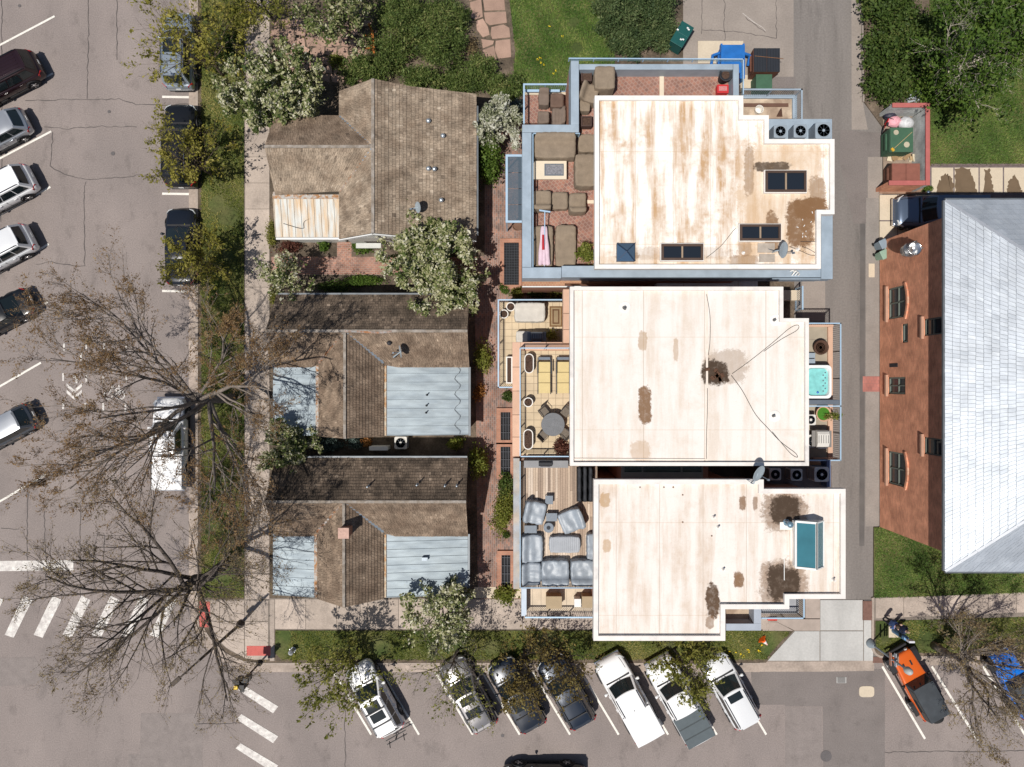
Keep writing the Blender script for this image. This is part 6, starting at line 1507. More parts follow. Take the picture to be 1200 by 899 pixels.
# ------------------------------------------------------------------ terrace and balcony furniture, roof equipment
def rrect(w, d, r=.25, n=4):
    pts = []
    for cx, cy, a0 in ((w / 2, d / 2, 0), (-w / 2, d / 2, 90), (-w / 2, -d / 2, 180), (w / 2, -d / 2, 270)):
        rr = r * min(w, d)
        for k in range(n + 1):
            a = R(a0 + 90 * k / n); pts.append((cx - math.copysign(rr, cx) + rr * math.cos(a), cy - math.copysign(rr, cy) + rr * math.sin(a)))
    return pts
CANVAS = M('tan_canvas', (.235, .185, .135), .9, var=.14, vs=3, fine=.1, fs=20, bump=.5, bs=6)
CANVASD = M('brown_canvas', (.13, .085, .065), .9, var=.14, vs=3, bump=.4, bs=7)
VINYL = M('grey_vinyl', (.27, .305, .345), .42, var=.12, vs=3, fine=.05, bump=.35, bs=6, spec=.4)
PALEC = M('pale_canvas', (.52, .49, .44), .9, var=.08, vs=3, bump=.4, bs=6)
WICK = M('grey_wicker', (.20, .23, .265), .7, var=.1, vs=12)
BLKW = M('black_wicker', (.03, .032, .038), .7, var=.3, vs=10)
SOILP = M('planter_soil', (.075, .045, .032), .95, var=.5, vs=14, fine=.4, fs=30, bump=1.0, bs=30)
DARKBOX = M('dark_planter', (.07, .042, .035), .7, var=.15)
WHITEC = M('white_ceramic', (.72, .69, .64), .45, var=.05)
SLATEM = M('slate_metal', (.14, .165, .20), .45, .3, var=.08)
def rot_loc(px, py, z): x, y = W(px, py, z); return x, y

def cover(label, x0, y0, x1, y1, z, h, back=None, mat=CANVAS, rz=0.0, seed=1, cat='chair', name='covered_chair', backh=.35, group=None, pleat=0):
    """a piece of furniture under a fitted cover: seat block, raised back if it has one, sagging skirt"""
    a = rect(x0, y0, x1, y1, z + h); w, d = a[2] - a[0], a[3] - a[1]; c = ((a[0] + a[2]) / 2, (a[1] + a[3]) / 2)
    t = thing(name, label, cat, (c[0], c[1], z), rz, group); r = random.Random(seed)
    nx, ny = max(6, int(w / .11)), max(6, int(d / .11)); vin = mat is VINYL; A = .030 if vin else .013
    fo = [(r.uniform(3, 9), r.uniform(0, 6.28), r.uniform(0, 6.28), r.uniform(.4, 1)) for _ in range(5)]; rows = []
    us = [-1.04, -1.0, -.965] + [-.965 + 1.93 * (i + 1) / nx for i in range(nx - 1)] + [.965, 1.0, 1.04]; vs_ = [-1.04, -1.0, -.965] + [-.965 + 1.93 * (i + 1) / ny for i in range(ny - 1)] + [.965, 1.0, 1.04]
    for u in us:
        row = []
        for v in vs_:
            e = max(abs(u), abs(v)); x, y = max(-1.0, min(1.0, u)) * w / 2, max(-1.0, min(1.0, v)) * d / 2
            b = 0.0
            if back:
                f = {'N': v, 'S': -v, 'E': u, 'W': -u}[back]; b = backh * max(0, min(1, (f - .42) / .16))
            wr_ = sum(a_ * (1 - abs(math.sin(k_ * (x * math.cos(t_) + y * math.sin(t_)) + p_))) ** 3 for k_, t_, p_, a_ in fo) * A * 1.8
            zz = h + b - .05 * (1 - (u * u + v * v) / 2) * (.6 if back else 1) + wr_ + r.uniform(-A, A) * .35
            if e > 1.01: zz = .01
            elif e > .99: zz = (h + b) * .9
            c_ = 1 - .07 * max(0, abs(u) + abs(v) - 1.55) / .45
            j_ = (r.uniform(-.02, .02) if e > .95 else 0); row.append((x * c_ * (1.03 if e > 1.01 else 1) + j_, y * c_ * (1.03 if e > 1.01 else 1) + j_, zz))
        rows.append(row)
    MB().grid(rows).build('cover', mat, t, local=True, smooth=True)
    if pleat:
        for k in range(pleat): MB().bar((-w / 2 + w * (k + 1) / (pleat + 1), -d * .46, h + .012), (-w / 2 + w * (k + 1) / (pleat + 1), d * .46, h + .012), .018, .012).build('seam', mat, t, local=True)
    return t
G1 = 'covered furniture on the brick terrace'
cover('tan covered grill with clipped corners by the north terrace rail', 697, 77, 721, 104, ZT, 1.1, None, CANVAS, 0, 1, 'grill', 'covered_grill', group=G1)
cover('tan covered chair crumpled against the white roof edge', 680, 98, 701, 119, ZT, .75, 'W', CANVAS, R(-18), 2, group=G1)
cover('small tan covered stool beside the crumpled chair', 679.5, 117, 691.5, 130, ZT, .6, None, CANVAS, 0, 3, 'stool', 'covered_stool', group=G1)
cover('wide tan covered sofa along the blue coping', 626, 157, 675, 185, ZT, .8, 'N', CANVAS, 0, 4, 'sofa', 'covered_sofa', group=G1)
cover('tan covered side table right of the wide sofa', 678, 157, 699, 178, ZT, .5, None, CANVAS, 0, 5, 'table', 'covered_table', group=G1)
cover('long tan covered dining set beside the fire table', 674, 180, 700, 218, ZT, .85, None, CANVAS, 0, 6, 'table', 'covered_table', group=G1)
cover('tan covered armchair left of the low covered table', 625, 223, 646, 247, ZT, .55, 'S', CANVAS, 0, 7, group=G1)
cover('low square tan covered table between two armchairs', 647, 225, 665.5, 245, ZT, .45, None, CANVAS, 0, 8, 'table', 'covered_table', group=G1)
cover('tan covered armchair right of the low covered table', 667, 226, 687, 250, ZT, .55, 'S', CANVAS, 0, 9, group=G1)
cover('tan covered lounger under the pink umbrella', 625, 265, 648, 313, ZT, .4, 'N', CANVAS, 0, 10, 'lounger', 'covered_lounger', .15, G1)
cover('tan covered lounger beside the potted plant', 651, 264, 675, 313, ZT, .4, 'N', CANVAS, 0, 11, 'lounger', 'covered_lounger', .15, G1)
def planter_box(label, x0, y0, x1, y1, z, h, mat=DARKBOX, rim=None, group=None, soil=SOILP):
    a = rect(x0, y0, x1, y1, z + h); poly = [(a[0], a[1]), (a[2], a[1]), (a[2], a[3]), (a[0], a[3])]
    t = thing('planter', label, 'planter', ((a[0] + a[2]) / 2, (a[1] + a[3]) / 2, z), 0, group)
    ring(poly, .07, z, z + h).build('box', mat, t, bevel=.01); m = MB(); m.prism(inset(poly, .065)[1], z + .02, z + h - .07); m.build('soil', soil, t)
    return t
planter_box('dark square planter at the north-west terrace corner', 681, 83, 693.5, 95, ZT, .5, group='dark square planters')
planter_box('dark square planter against the white roof, south of the covered stool', 681, 136, 693.5, 148, ZT, .5, group='dark square planters')
# fire table
a = rect(623.5, 188.5, 664, 210, ZT + .5); t = thing('fire_table', 'cream stone fire table with a grey-blue burner pan', 'table', ((a[0] + a[2]) / 2, (a[1] + a[3]) / 2, ZT))
MB().box(((a[0] + a[2]) / 2, (a[1] + a[3]) / 2, ZT + .2), (a[2] - a[0] - .2, a[3] - a[1] - .2, .4)).build('base', CONC_C, t)
m = MB(); pbox(m, 623.5, 188.5, 664, 210, ZT + .4, ZT + .5); m.build('top', M('cream_stone', (.66, .57, .44), .7, var=.05), t, bevel=.015)
b = rect(638, 192, 660.5, 206, ZT + .51); ring([(b[0], b[1]), (b[2], b[1]), (b[2], b[3]), (b[0], b[3])], .06, ZT + .5, ZT + .53).build('burner_rim', SLATEM, t)
m = MB(); pbox(m, 639.5, 193.5, 659, 204.5, ZT + .5, ZT + .515); m.build('burner_pan', M('lava_glass', (.20, .20, .22), .5, var=.4, vs=12), t)
# lower balcony chairs
cover('grey-brown covered chair on the lower balcony, back row left', 631.5, 105, 643.5, 123, ZL, .7, 'N', M('taupe_canvas', (.17, .13, .105), .9, var=.12, vs=4, bump=.4, bs=8), 0, 21, group='covered chairs on the lower balcony')
cover('dark brown covered table on the lower balcony', 645, 109, 660.5, 125.5, ZL, .65, None, CANVASD, 0, 22, 'table', 'covered_table')
cover('grey-brown covered chair on the lower balcony, front row left', 630.5, 130, 643.5, 144, ZL, .65, None, M('taupe_canvas', ()), 0, 23, group='covered chairs on the lower balcony')
cover('grey-brown covered bench on the lower balcony, front row right', 647, 126.5, 662.5, 146, ZL, .7, 'E', M('taupe_canvas', ()), 0, 24, 'bench', 'covered_bench', pleat=3)
# closed pink umbrella leaning over the lounger
t = thing('umbrella', 'closed pink and white umbrella lying across a covered lounger', 'umbrella', P(640, 290, ZT + .42))
p0, p1, p2 = P(638.5, 247, ZT + 1.0), P(637.5, 264, ZT + .85), P(638, 312, ZT + .62)
MB().tube([p0, p2], .03, 8).build('pole', RAIL, t); MB().bar(P(632, 246.5, ZT + 1.0), P(645, 248.5, ZT + 1.0), .08, .04).build('foot', RAIL, t)
CLOTH = M('pink_cloth', (.62, .47, .54), .85, var=.12, vs=4, bump=.5, bs=8); REDC = M('red_cloth', (.38, .02, .03), .85)
for k, (dx0, dx1, w0, w1) in enumerate(((-1.5, -5, .10, .16), (1.5, 4.0, .10, .18), (0, 0, .08, .13))):
    q0, q1 = P(637.5 + dx0, 264, ZT + .80), P(638 + dx1, 312, ZT + .58 + .05 * (k == 2)); rows = []
    for i in range(7):
        f = i / 6; c = q0.lerp(q1, f); ww = lerp(w0, w1, f) * (1 + .25 * math.sin(i * 2.1 + k)); rows.append([(c.x + ww * math.cos(b_), c.y, c.z + ww * .7 * math.sin(b_)) for b_ in [2 * math.pi * j / 8 for j in range(8)]])
    MB().loft(rows).build('cloth_fold', CLOTH, t, smooth=True, sub=1)
MB().box(P(636.5, 284, ZT + .86), (.12, .8, .05)).build('lining', REDC, t)
# potted plant by the roof edge, north terrace kerbs, pot and red box
shrub_args = []
m = MB(); pbox(m, 680.5, 84, 857, 88.5, ZT + .004, ZT + .05); m.build('terrace_kerb', M('cream_stone', ()), B1)
m = MB(); pbox(m, 773, 89, 778, 113, ZT + .004, ZT + .045); m.build('terrace_kerb', M('cream_stone', ()), B1)
m = MB(); pbox(m, 685, 234.5, 698, 238.5, ZT + .004, ZT + .045); m.build('terrace_kerb', M('cream_stone', ()), B1)
t = thing('flower_pot', 'big black pot at the north-east terrace corner', 'pot', P(848, 92, ZT)); c = P(851, 87, ZT + .75); c.z = ZT
MB().lathe([(.24, 0), (.30, .3), (.36, .72), (.38, .75), (.31, .75), (.29, .66)], c, 20).build('pot', BLKW, t, smooth=True); MB().lathe([(.30, .64), (.1, .69), (0, .70)], c, 16).build('soil', SOILP, t)
t = thing('cool_box', 'red plastic box with a pale label beside the black pot', 'box', P(847, 104, ZT)); a = rect(840.5, 99, 854, 109, ZT + .4)
MB().box(((a[0] + a[2]) / 2, (a[1] + a[3]) / 2, ZT + .17), (a[2] - a[0] - .03, a[3] - a[1] - .03, .34)).build('body', M('red_plastic', (.50, .03, .035), .5), t); m = MB(); pbox(m, 840.5, 99, 854, 109, ZT + .34, ZT + .4); m.build('lid', M('red_plastic', ()), t, bevel=.015)
m = MB(); pbox(m, 842.5, 101, 852, 106.5, ZT + .4, ZT + .405); m.build('label_panel', M('faded_pink', (.5, .2, .2), .7, var=.3, vs=20), t)
t = thing('flower_pot', 'leafy plant in a low pot where the terrace meets the white roof', 'plant', P(686, 298, ZT)); MB().lathe([(.16, 0), (.2, .3), (.22, .32), (.16, .28)], P(686, 300, ZT), 14).build('pot', DARKBOX, t)

# condensers
ACC = M('condenser_grey', (.27, .32, .37), .6, var=.06); ACW = M('condenser_white', (.60, .58, .54), .6, var=.08); ACB = M('fan_black', (.015, .015, .017), .5)
def condenser(label, px, py, z, s, h, mat=ACC, group='condensers', fan=.38, rz=0):
    c = P(px, py, z + h); t = thing('condenser', label, 'condenser', (c.x, c.y, z), rz, group)
    MB().loft([[(x, y, 0) for x, y in rrect(s, s, .12, 3)], [(x, y, h - .02) for x, y in rrect(s, s, .12, 3)], [(x * .97, y * .97, h) for x, y in rrect(s, s, .12, 3)]]).build('casing', mat, t, local=True)
    r = fan * s; MB().lathe([(r + .05, h + .001), (r + .04, h + .03), (r, h + .03), (r, h + .002)], (0, 0, 0), 24).build('fan_ring', mat, t, local=True)
    MB().lathe([(r, h + .003), (0, h + .004)], (0, 0, 0), 24).build('fan_well', ACB, t, local=True)
    for k in range(4):
        a = k * math.pi / 2 + .5; MB().face([(.05 * math.cos(a), .05 * math.sin(a), h + .008), (r * .9 * math.cos(a - .1), r * .9 * math.sin(a - .1), h + .008), (r * .9 * math.cos(a + .5), r * .9 * math.sin(a + .5), h + .02), (.08 * math.cos(a + .8), .08 * math.sin(a + .8), h + .016)]).build('fan_blade', SLATEM, t, local=True)
    MB().lathe([(.09, h + .02), (.07, h + .05), (0, h + .055)], (0, 0, 0), 14).build('fan_hub', mat, t, local=True)
    m = MB()
    for q in (.45, .75, 1.0): m.lathe([(r * q - .008, h + .034), (r * q + .008, h + .034)], (0, 0, 0), 24)
    for k in range(8): m.bar((0, 0, h + .036), (r * math.cos(k * .785), r * math.sin(k * .785), h + .036), .008, .006)
    tag(m.build('grille', SLATEM, t, local=True), kind='stuff')
    m = MB()
    for sg in (-1, 1):
        for k in range(9): m.box((sg * (s / 2 + .004), 0, .1 + k * (h - .2) / 8), (.012, s * .8, .03)); m.box((0, sg * (s / 2 + .004), .1 + k * (h - .2) / 8), (s * .8, .012, .03))
    tag(m.build('louvres', SLATEM, t, local=True), kind='stuff')
    return t
condenser('grey condenser beside the white roof step, nearest the terrace', 914.5, 154, 4.5, .72, .85, group='condensers on the blue platform')
condenser('grey condenser in the middle of the blue platform', 938, 153.5, 4.5, .74, .85, group='condensers on the blue platform')
condenser('larger grey condenser at the alley end of the blue platform', 965, 153, 4.5, .90, .95, group='condensers on the blue platform')
condenser('white-topped condenser between the roofs, beside the satellite dish', 908.5, 556, 3.4, .68, .8, ACW, 'condensers between the roofs')
condenser('white-topped condenser between the roofs, in the middle', 933.5, 556.5, 3.4, .68, .8, ACW, 'condensers between the roofs')
condenser('large white condenser between the roofs, at the alley end', 963, 556, 3.4, .84, .95, ACW, 'condensers between the roofs')
condenser('pale condenser on the balcony above the barbecue', 950, 492, ZL, .62, .7, ACW, 'condensers on the balcony')
condenser('pale condenser on the balcony left of the barbecue', 952, 517, ZL, .74, .7, ACW, 'condensers on the balcony')
condenser('pale condenser in the dark gap between the two dark cottages', 469.5, 519, .1, .78, .85, ACW)
t = thing('meter_box', 'white flat-topped box in the gap left of the condenser', 'box', P(443, 525, .1)); m = MB(); pbox(m, 433, 523.5, 454, 527.5, .1, 1.2); m.build('cabinet', M('white_trim', ()), t); m = MB(); pbox(m, 432.6, 523.2, 454.4, 527.9, 1.2, 1.24); m.build('lid', WHITE, t)

# dishes
DISHM = M('dish_grey', (.36, .42, .46), .5, .2, var=.05)
def dish(label, px, py, z, r, az, el, foot, group='satellite dishes', mat=DISHM, zb=None):
    c = P(px, py, z); zb = zb if zb is not None else z - .6
    b = P(foot[0], foot[1], zb); t = thing('satellite_dish', label, 'satellite dish', b, 0, group)
    d = Vector((math.cos(R(az)) * math.cos(R(el)), math.sin(R(az)) * math.cos(R(el)), math.sin(R(el)))); q = d.to_track_quat('Z', 'Y').to_matrix()
    m = MB(); m.lathe([(0, -.10), (.3, -.085), (.6, -.05), (.85, -.015), (1, .015), (1.02, .0), (.85, -.035), (.5, -.085), (0, -.125)], (0, 0, 0), 24)
    m.v = [tuple(c + q @ Vector((x * r * .86, y * r, z_ * r))) for x, y, z_ in m.v]; m.build('reflector', mat, t, smooth=True)
    arm = c + q @ Vector((0, -r * .9, 0)); lnb = c + d * r * .9 + q @ Vector((0, -r * .55, 0)); MB().tube([arm, lnb], .02, 6).build('feed_arm', SLATEM, t); MB().box(lnb, (.09, .09, .14)).build('receiver', SLATEM, t)
    MB().tube([b, b + Vector((0, 0, (c.z - zb) * .6)), c - d * r * .12], .035, 8).build('mast', mat, t)
    for k in (-1, 1): MB().tube([b + Vector((.25 * k, .2, 0)), b + Vector((0, 0, (c.z - zb) * .5))], .016, 5).build('strut', SLATEM, t)
    return t
dish('grey satellite dish on the stained roof by its lower right corner', 918.5, 293, 9.7, .46, -20, 42, (905, 296), zb=ZR)
dish('pale satellite dish with a white bracket at the edge of the southern roof', 889.5, 555, 9.8, .50, -35, 42, (880, 566), zb=ZP)
dish('pale satellite dish on the tan cottage roof beside the blossom tree', 489.5, 243, 4.4, .36, 195, 30, (482, 247), zb=3.7)
dish('narrow grey satellite dish on the middle cottage roof', 469, 412, 4.6, .42, 190, 15, (463, 419), zb=3.6)
t = thing('antenna', 'white antenna bracket on the blue coping of the stained-roof townhouse', 'antenna', P(930, 320, ZC)); m = MB()
for k in range(6): m.bar(P(926 + k * 1.8, 318 + (k % 2) * 5, ZC + .1), P(932 + k, 316 + k, ZC + .25), .05, .05)
m.bar(P(930, 320, ZC), P(930, 320, ZC + .25), .05, .05); m.build('bracket', WHITE, t)

# middle townhouse terraces
def oval_planter(label, px, py, w, l, z, h=.55, group='white planters on the tiled terrace'):
    c = P(px, py, z + h); t = thing('planter', label, 'planter', (c.x, c.y, z), 0, group)
    def st_(s, n=7):
        hl = max(0, l / 2 - w / 2); pts = []
        for k in range(n + 1): a = math.pi * k / n; pts.append((w / 2 * s * math.cos(a), hl + w / 2 * s * math.sin(a)))
        for k in range(n + 1): a = math.pi + math.pi * k / n; pts.append((w / 2 * s * math.cos(a), -hl + w / 2 * s * math.sin(a)))
        return pts
    MB().loft([[(x, y, 0) for x, y in st_(.85)], [(x, y, h * .8) for x, y in st_(1)], [(x, y, h) for x, y in st_(1.03)], [(x, y, h) for x, y in st_(.84)], [(x, y, h - .08) for x, y in st_(.8)]]).build('tub', WHITEC, t, local=True, fix=True)
    r = random.Random(int(px * 7)); m = MB().prism(st_(.83), h - .12, h - .06)
    for k in range(26): m.box((r.uniform(-.35, .35) * w, r.uniform(-.38, .38) * l, h - .05), (.05, .05, .05), r.uniform(0, 3))
    m.build('soil', SOILP, t, local=True); return t
oval_planter('long white oval planter beside the yellow loungers', 620, 426, .50, 1.06, ZT); oval_planter('round white planter between the two oval ones', 619, 471.5, .52, .52, ZT); oval_planter('long white oval planter by the round table', 619, 515, .52, 1.10, ZT)
oval_planter('round white planter nearest the lower terrace corner', 598.5, 359.5, .52, .52, ZL, group='round planters on the lower terrace'); oval_planter('round white planter below its twin on the lower terrace', 590.5, 368, .52, .52, ZL, group='round planters on the lower terrace')
planter_box('narrow white planter against the pink coping', 593, 418, 600.5, 449.5, ZL, .5, WHITEC)
YEL = M('yellow_cushion', (.60, .48, .24), .9, var=.06, vs=3, bump=.2, bs=8)
def lounger(label, x0, x1, y0, y1, z):
    a = rect(x0, y0, x1, y1, z + .38); w, l = a[2] - a[0], a[3] - a[1]; t = thing('sun_lounger', label, 'lounger', ((a[0] + a[2]) / 2, (a[1] + a[3]) / 2, z), 0, 'yellow sun loungers')
    for k in range(3): MB().box((0, l * (-.31 + .31 * k) - .02, .33), (w * .86, l * .30, .09)).build('cushion', YEL, t, local=True, bevel=.02)
    MB().box((0, l / 2 + .09, .36), (w * .86, .16, .1)).build('headrest', SLATEM, t, local=True, bevel=.02)
    for sx in (-1, 1):
        MB().bar((sx * w * .47, -l / 2, .27), (sx * w * .47, l / 2 + .15, .27), .05, .06).build('rail', RAILD, t, local=True)
        MB().bar((sx * w * .5, l * .1, .5), (sx * w * .5, l * .45, .5), .06, .03).build('armrest', RAILD, t, local=True)
        for q in (-.42, .42): MB().bar((sx * w * .47, q * l, 0), (sx * w * .47, q * l, .27), .04, .04).build('leg', RAILD, t, local=True)
lounger('yellow sun lounger nearest the oval planters', 630, 646, 422, 462, ZT); lounger('yellow sun lounger half under the cream roof edge', 652, 668, 422, 462, ZT)
c = P(648, 497.5, ZT + .72); t = thing('dining_table', 'round grey dining table with ringed top', 'table', (c.x, c.y, ZT)); GT = M('grey_table', (.17, .175, .185), .6, var=.08, vs=5)
prof = [(0, .70), (.60, .70), (.63, .715)]; 
for k in range(12): q = .62 - k * .05; prof += [(q, .73), (q - .012, .722), (q - .03, .722), (q - .038, .73)] if q > .08 else []
MB().lathe(prof + [(0, .73)], (0, 0, 0), 40).build('top', GT, t, local=True); MB().lathe([(.28, 0), (.26, .03), (.05, .08), (.05, .70)], (0, 0, 0), 16).build('pedestal', RAILD, t, local=True)
def chair(label, px, py, rz, z, mat=M('chair_weave', (.15, .125, .10), .8, var=.2, vs=14)):
    c = P(px, py, z + .5); t = thing('dining_chair', label, 'chair', (c.x, c.y, z), R(rz), 'chairs round the grey table')
    MB().box((0, 0, .43), (.44, .44, .05)).build('seat', mat, t, local=True, bevel=.02)
    MB().loft([[(-.22, -.22, .46), (.22, -.22, .46), (.22, -.25, .46), (-.22, -.25, .46)], [(-.24, -.30, .88), (.24, -.30, .88), (.24, -.33, .88), (-.24, -.33, .88)]]).build('backrest', mat, t, local=True)
    for x in (-1, 1):
        for y in (-1, 1): MB().bar((x * .2, y * .2, 0), (x * .19, y * .19, .42), .035, .035).build('leg', RAILD, t, local=True)
        MB().tube([(x * .23, -.26, .66), (x * .24, .1, .66), (x * .23, .19, .43)], .018, 5).build('armrest', RAILD, t, local=True)
chair('woven chair at the upper left of the grey table', 638, 483, -140, ZT); chair('woven chair at the upper right of the grey table', 663, 483, 140, ZT); chair('woven chair at the lower left of the grey table', 637, 510, -45, ZT); chair('woven chair at the lower right of the grey table', 662, 508, 45, ZT)
cover('pale covered sofa on the lower terrace', 603, 355, 639, 377, ZL, .75, 'N', PALEC, 0, 31, 'sofa', 'covered_sofa', .2)
cover('pale covered stool left of the dark barbecue', 605, 388, 621, 401, ZL, .6, None, PALEC, 0, 32, 'stool', 'covered_stool')
def grill(label, x0, y0, x1, y1, z, mat, lid):
    a = rect(x0, y0, x1, y1, z + .9); w, d = a[2] - a[0], a[3] - a[1]; t = thing('barbecue', label, 'barbecue', ((a[0] + a[2]) / 2, (a[1] + a[3]) / 2, z))
    MB().box((0, 0, .42), (w * .6, d * .9, .84)).build('cabinet', mat, t, local=True)
    for s in (-1, 1): MB().box((s * w * .41, 0, .82), (w * .18, d * .85, .05)).build('side_shelf', mat, t, local=True)
    MB().loft([[(-w * .3, -d * .45, .84), (w * .3, -d * .45, .84), (w * .3, d * .45, .84), (-w * .3, d * .45, .84)], [(-w * .3, -d * .38, 1.0), (w * .3, -d * .38, 1.0), (w * .3, d * .38, 1.02), (-w * .3, d * .38, 1.02)], [(-w * .3, -d * .2, 1.1), (w * .3, -d * .2, 1.1), (w * .3, d * .25, 1.1), (-w * .3, d * .25, 1.1)]]).build('lid', lid, t, local=True)
    MB().tube([(-w * .22, -d * .47, .95), (w * .22, -d * .47, .95)], .018, 6).build('handle', CHROME, t, local=True)
    m = MB()
    for k in range(5): m.box((-w * .24 + k * w * .12, 0, 1.108), (.025, d * .4, .01))
    tag(m.build('vent_slots', ACB, t, local=True), kind='stuff'); return t
grill('dark blue barbecue under the pink wall of the lower terrace', 618, 388, 640, 401, ZL, SLATEM, SLATEM)
grill('white and grey barbecue on the narrow east balcony', 952, 503, 975, 526, ZL, M('grill_grey', (.20, .19, .18), .6), ACW)
grill('black barbecue in the grey outdoor kitchen of the timber terrace', 626, 540, 652, 547, ZT, BLKW, BLKW)
shrub('dry_plant', 'dry yellow plant in a dark pot beside the dark blue barbecue', 644, 393, .35, .3, .8, 301, OLIVE if 'leaf_olive' in MATS else GRASS, 260, .05, 8, z=ZL) if False else None
# hot tub
a = rect(944, 428, 974.5, 467, ZL + .85); t = thing('hot_tub', 'white hot tub full of pale turquoise water', 'hot tub', ((a[0] + a[2]) / 2, (a[1] + a[3]) / 2, ZL)); w, l = a[2] - a[0], a[3] - a[1]
q = lambda s, zz, r_=.16: [(x, y, zz) for x, y in rrect(w * s, l * s, r_, 4)]
MB().loft([q(.96, 0), q(.96, .78), q(1, .80), q(1, .85), q(.84, .85), q(.80, .62, .25), q(.72, .45, .3), q(.40, .30, .3)]).build('shell', M('acrylic_white', (.74, .76, .76), .25, var=.04), t, local=True)
MB().prism(rrect(w * .80, l * .80, .25, 4), .60, .70).build('water', M('pool_water', (.22, .56, .55), .05, 0, var=.18, vs=4, fine=0, spec=.5), t, local=True)
for k in range(8): MB().lathe([(.045, .705), (.03, .715), (0, .716)], (w * (.30 if k % 2 else .22), l * (-.28 + .08 * k), 0), 8).build('jet', SLATEM, t, local=True)
MB().lathe([(.06, .70), (.06, .76), (0, .78)], (0, -l * .32, 0), 10).build('floating_dispenser', M('blue_plastic', (.02, .12, .5), .4), t, local=True)
m = MB(); t2 = thing('tub_cover', 'folded black hot tub cover at the foot of the hot tub', 'cover', P(962, 470, ZL)); pbox(m, 946, 468.5, 984, 474.5, ZL, ZL + .95); m.build('cover', SLATEM, t2, bevel=.03)
t = thing('pool_steps', 'blue-grey plastic steps beside the hot tub', 'steps', P(951, 420, ZL)); 
for k in range(2): m = MB(); pbox(m, 948, 413.5 + 7 * k, 955.5, 420 + 7 * k, ZL, ZL + .25 + .2 * k); m.build('step', ACC, t, bevel=.02)
c = P(963, 407, ZL + .5); t = thing('wicker_basket', 'round brown wicker basket chair leaning over the balcony kerb', 'chair', (c.x, c.y, ZL)); RW = M('rattan', (.085, .045, .03), .8, var=.3, vs=20)
MB().lathe([(.22, 0), (.36, .12), (.44, .35), (.42, .5), (.36, .5), (.34, .34), (.2, .3), (0, .28)], (0, 0, 0), 22).build('basket', RW, t, local=True, smooth=True)
for k in range(3): MB().lathe([(.30 - .08 * k, .34 + .01 * k), (.28 - .08 * k, .37 + .01 * k), (.26 - .08 * k, .34 + .01 * k)], (0, 0, 0), 18).build('woven_ring', RW, t, local=True)
c = P(965.5, 485, ZL + .55); t = thing('planter', 'round cream planter with bright green grass on the east balcony', 'planter', (c.x, c.y, ZL)); MB().lathe([(.30, 0), (.40, .3), (.45, .53), (.46, .56), (.39, .56), (.37, .46)], (0, 0, 0), 24).build('bowl', M('terracotta_cream', (.52, .32, .22), .8), t, local=True, smooth=True); MB().lathe([(.375, .48), (.1, .51), (0, .51)], (0, 0, 0), 18).build('turf', M('artificial_turf', (.05, .17, .015), .9, var=.2, vs=20), t, local=True)

# timber terrace of the southern townhouse
t = thing('outdoor_kitchen', 'grey outdoor kitchen counter along the pink kerb', 'counter', P(640, 544, ZT)); m = MB(); pbox(m, 614, 539.8, 666, 548.3, ZT + .008, ZT + .9); m.build('counter', M('counter_grey', (.25, .25, .255), .7, var=.08), t, bevel=.015)
t = thing('folded_screen', 'tall black folded wicker screen in the gap beside the cream roof', 'screen', P(686, 568, ZT))
for k in range(3):
    x0 = 676 + k * 6.6; m = MB(); rows = []
    for i in range(13):
        y = 547 + i * 3.4; rows.append([P(x0 + .6, y, ZT + .5 + .05 * math.sin(i * 1.7 + k)), P(x0 + 3, y, ZT + .95 + .08 * math.sin(i * 1.3 + k)), P(x0 + 5.6, y, ZT + .5 + .05 * math.cos(i * 1.9))])
    m.grid(rows); o = m.build('panel', BLKW, t, smooth=True); o.modifiers.new('s', 'SOLIDIFY').thickness = .05
G3 = 'grey covered lounge furniture on the timber terrace'
cover('grey covered armchair turned on the timber terrace, left', 614, 588, 639, 614, ZT, .5, 'W', VINYL, R(-12), 41, group=G3)
cover('grey covered armchair turned on the timber terrace, right', 656, 598, 684, 623, ZT, .5, 'E', VINYL, R(22), 42, group=G3)
cover('low grey ribbed ottoman in the middle of the timber terrace', 644, 629, 680, 648, ZT, .42, None, M('grey_ribbed', (.36, .38, .41), .7, var=.05, vs=4), 0, 43, 'ottoman', 'covered_ottoman', pleat=14, group=G3)
cover('long grey covered sofa section along the glass rail', 611, 627, 636, 659, ZT, .5, 'W', VINYL, 0, 44, 'sofa', 'covered_sofa', .3, G3)
cover('grey covered corner sofa section at the glass corner', 611, 659.5, 634, 686, ZT, .52, 'W', VINYL, 0, 45, 'sofa', 'covered_sofa', .3, G3)
cover('grey covered sofa section on the south side, middle', 634.5, 657, 667, 686, ZT, .55, 'S', VINYL, 0, 46, 'sofa', 'covered_sofa', .25, G3)
cover('grey covered sofa section on the south side, next to the cream roof', 669, 657, 698, 686, ZT, .55, 'S', VINYL, 0, 47, 'sofa', 'covered_sofa', .25, G3)
cover('grey covered sofa end half hidden by the cream roof', 688, 626, 702, 656, ZT, .5, 'E', VINYL, 0, 48, 'sofa', 'covered_sofa', .25, G3)
def side_table(label, x0, y0, x1, y1, z, h=.42):
    a = rect(x0, y0, x1, y1, z + h); w, d = a[2] - a[0], a[3] - a[1]; t = thing('side_table', label, 'table', ((a[0] + a[2]) / 2, (a[1] + a[3]) / 2, z), 0, 'small grey tables')
    MB().box((0, 0, h - .02), (w, d, .04)).build('top', WICK, t, local=True, bevel=.008)
    for x in (-1, 1):
        for y in (-1, 1): MB().bar((x * (w / 2 - .04), y * (d / 2 - .04), 0), (x * (w / 2 - .04), y * (d / 2 - .04), h - .04), .035, .035).build('leg', WICK, t, local=True)
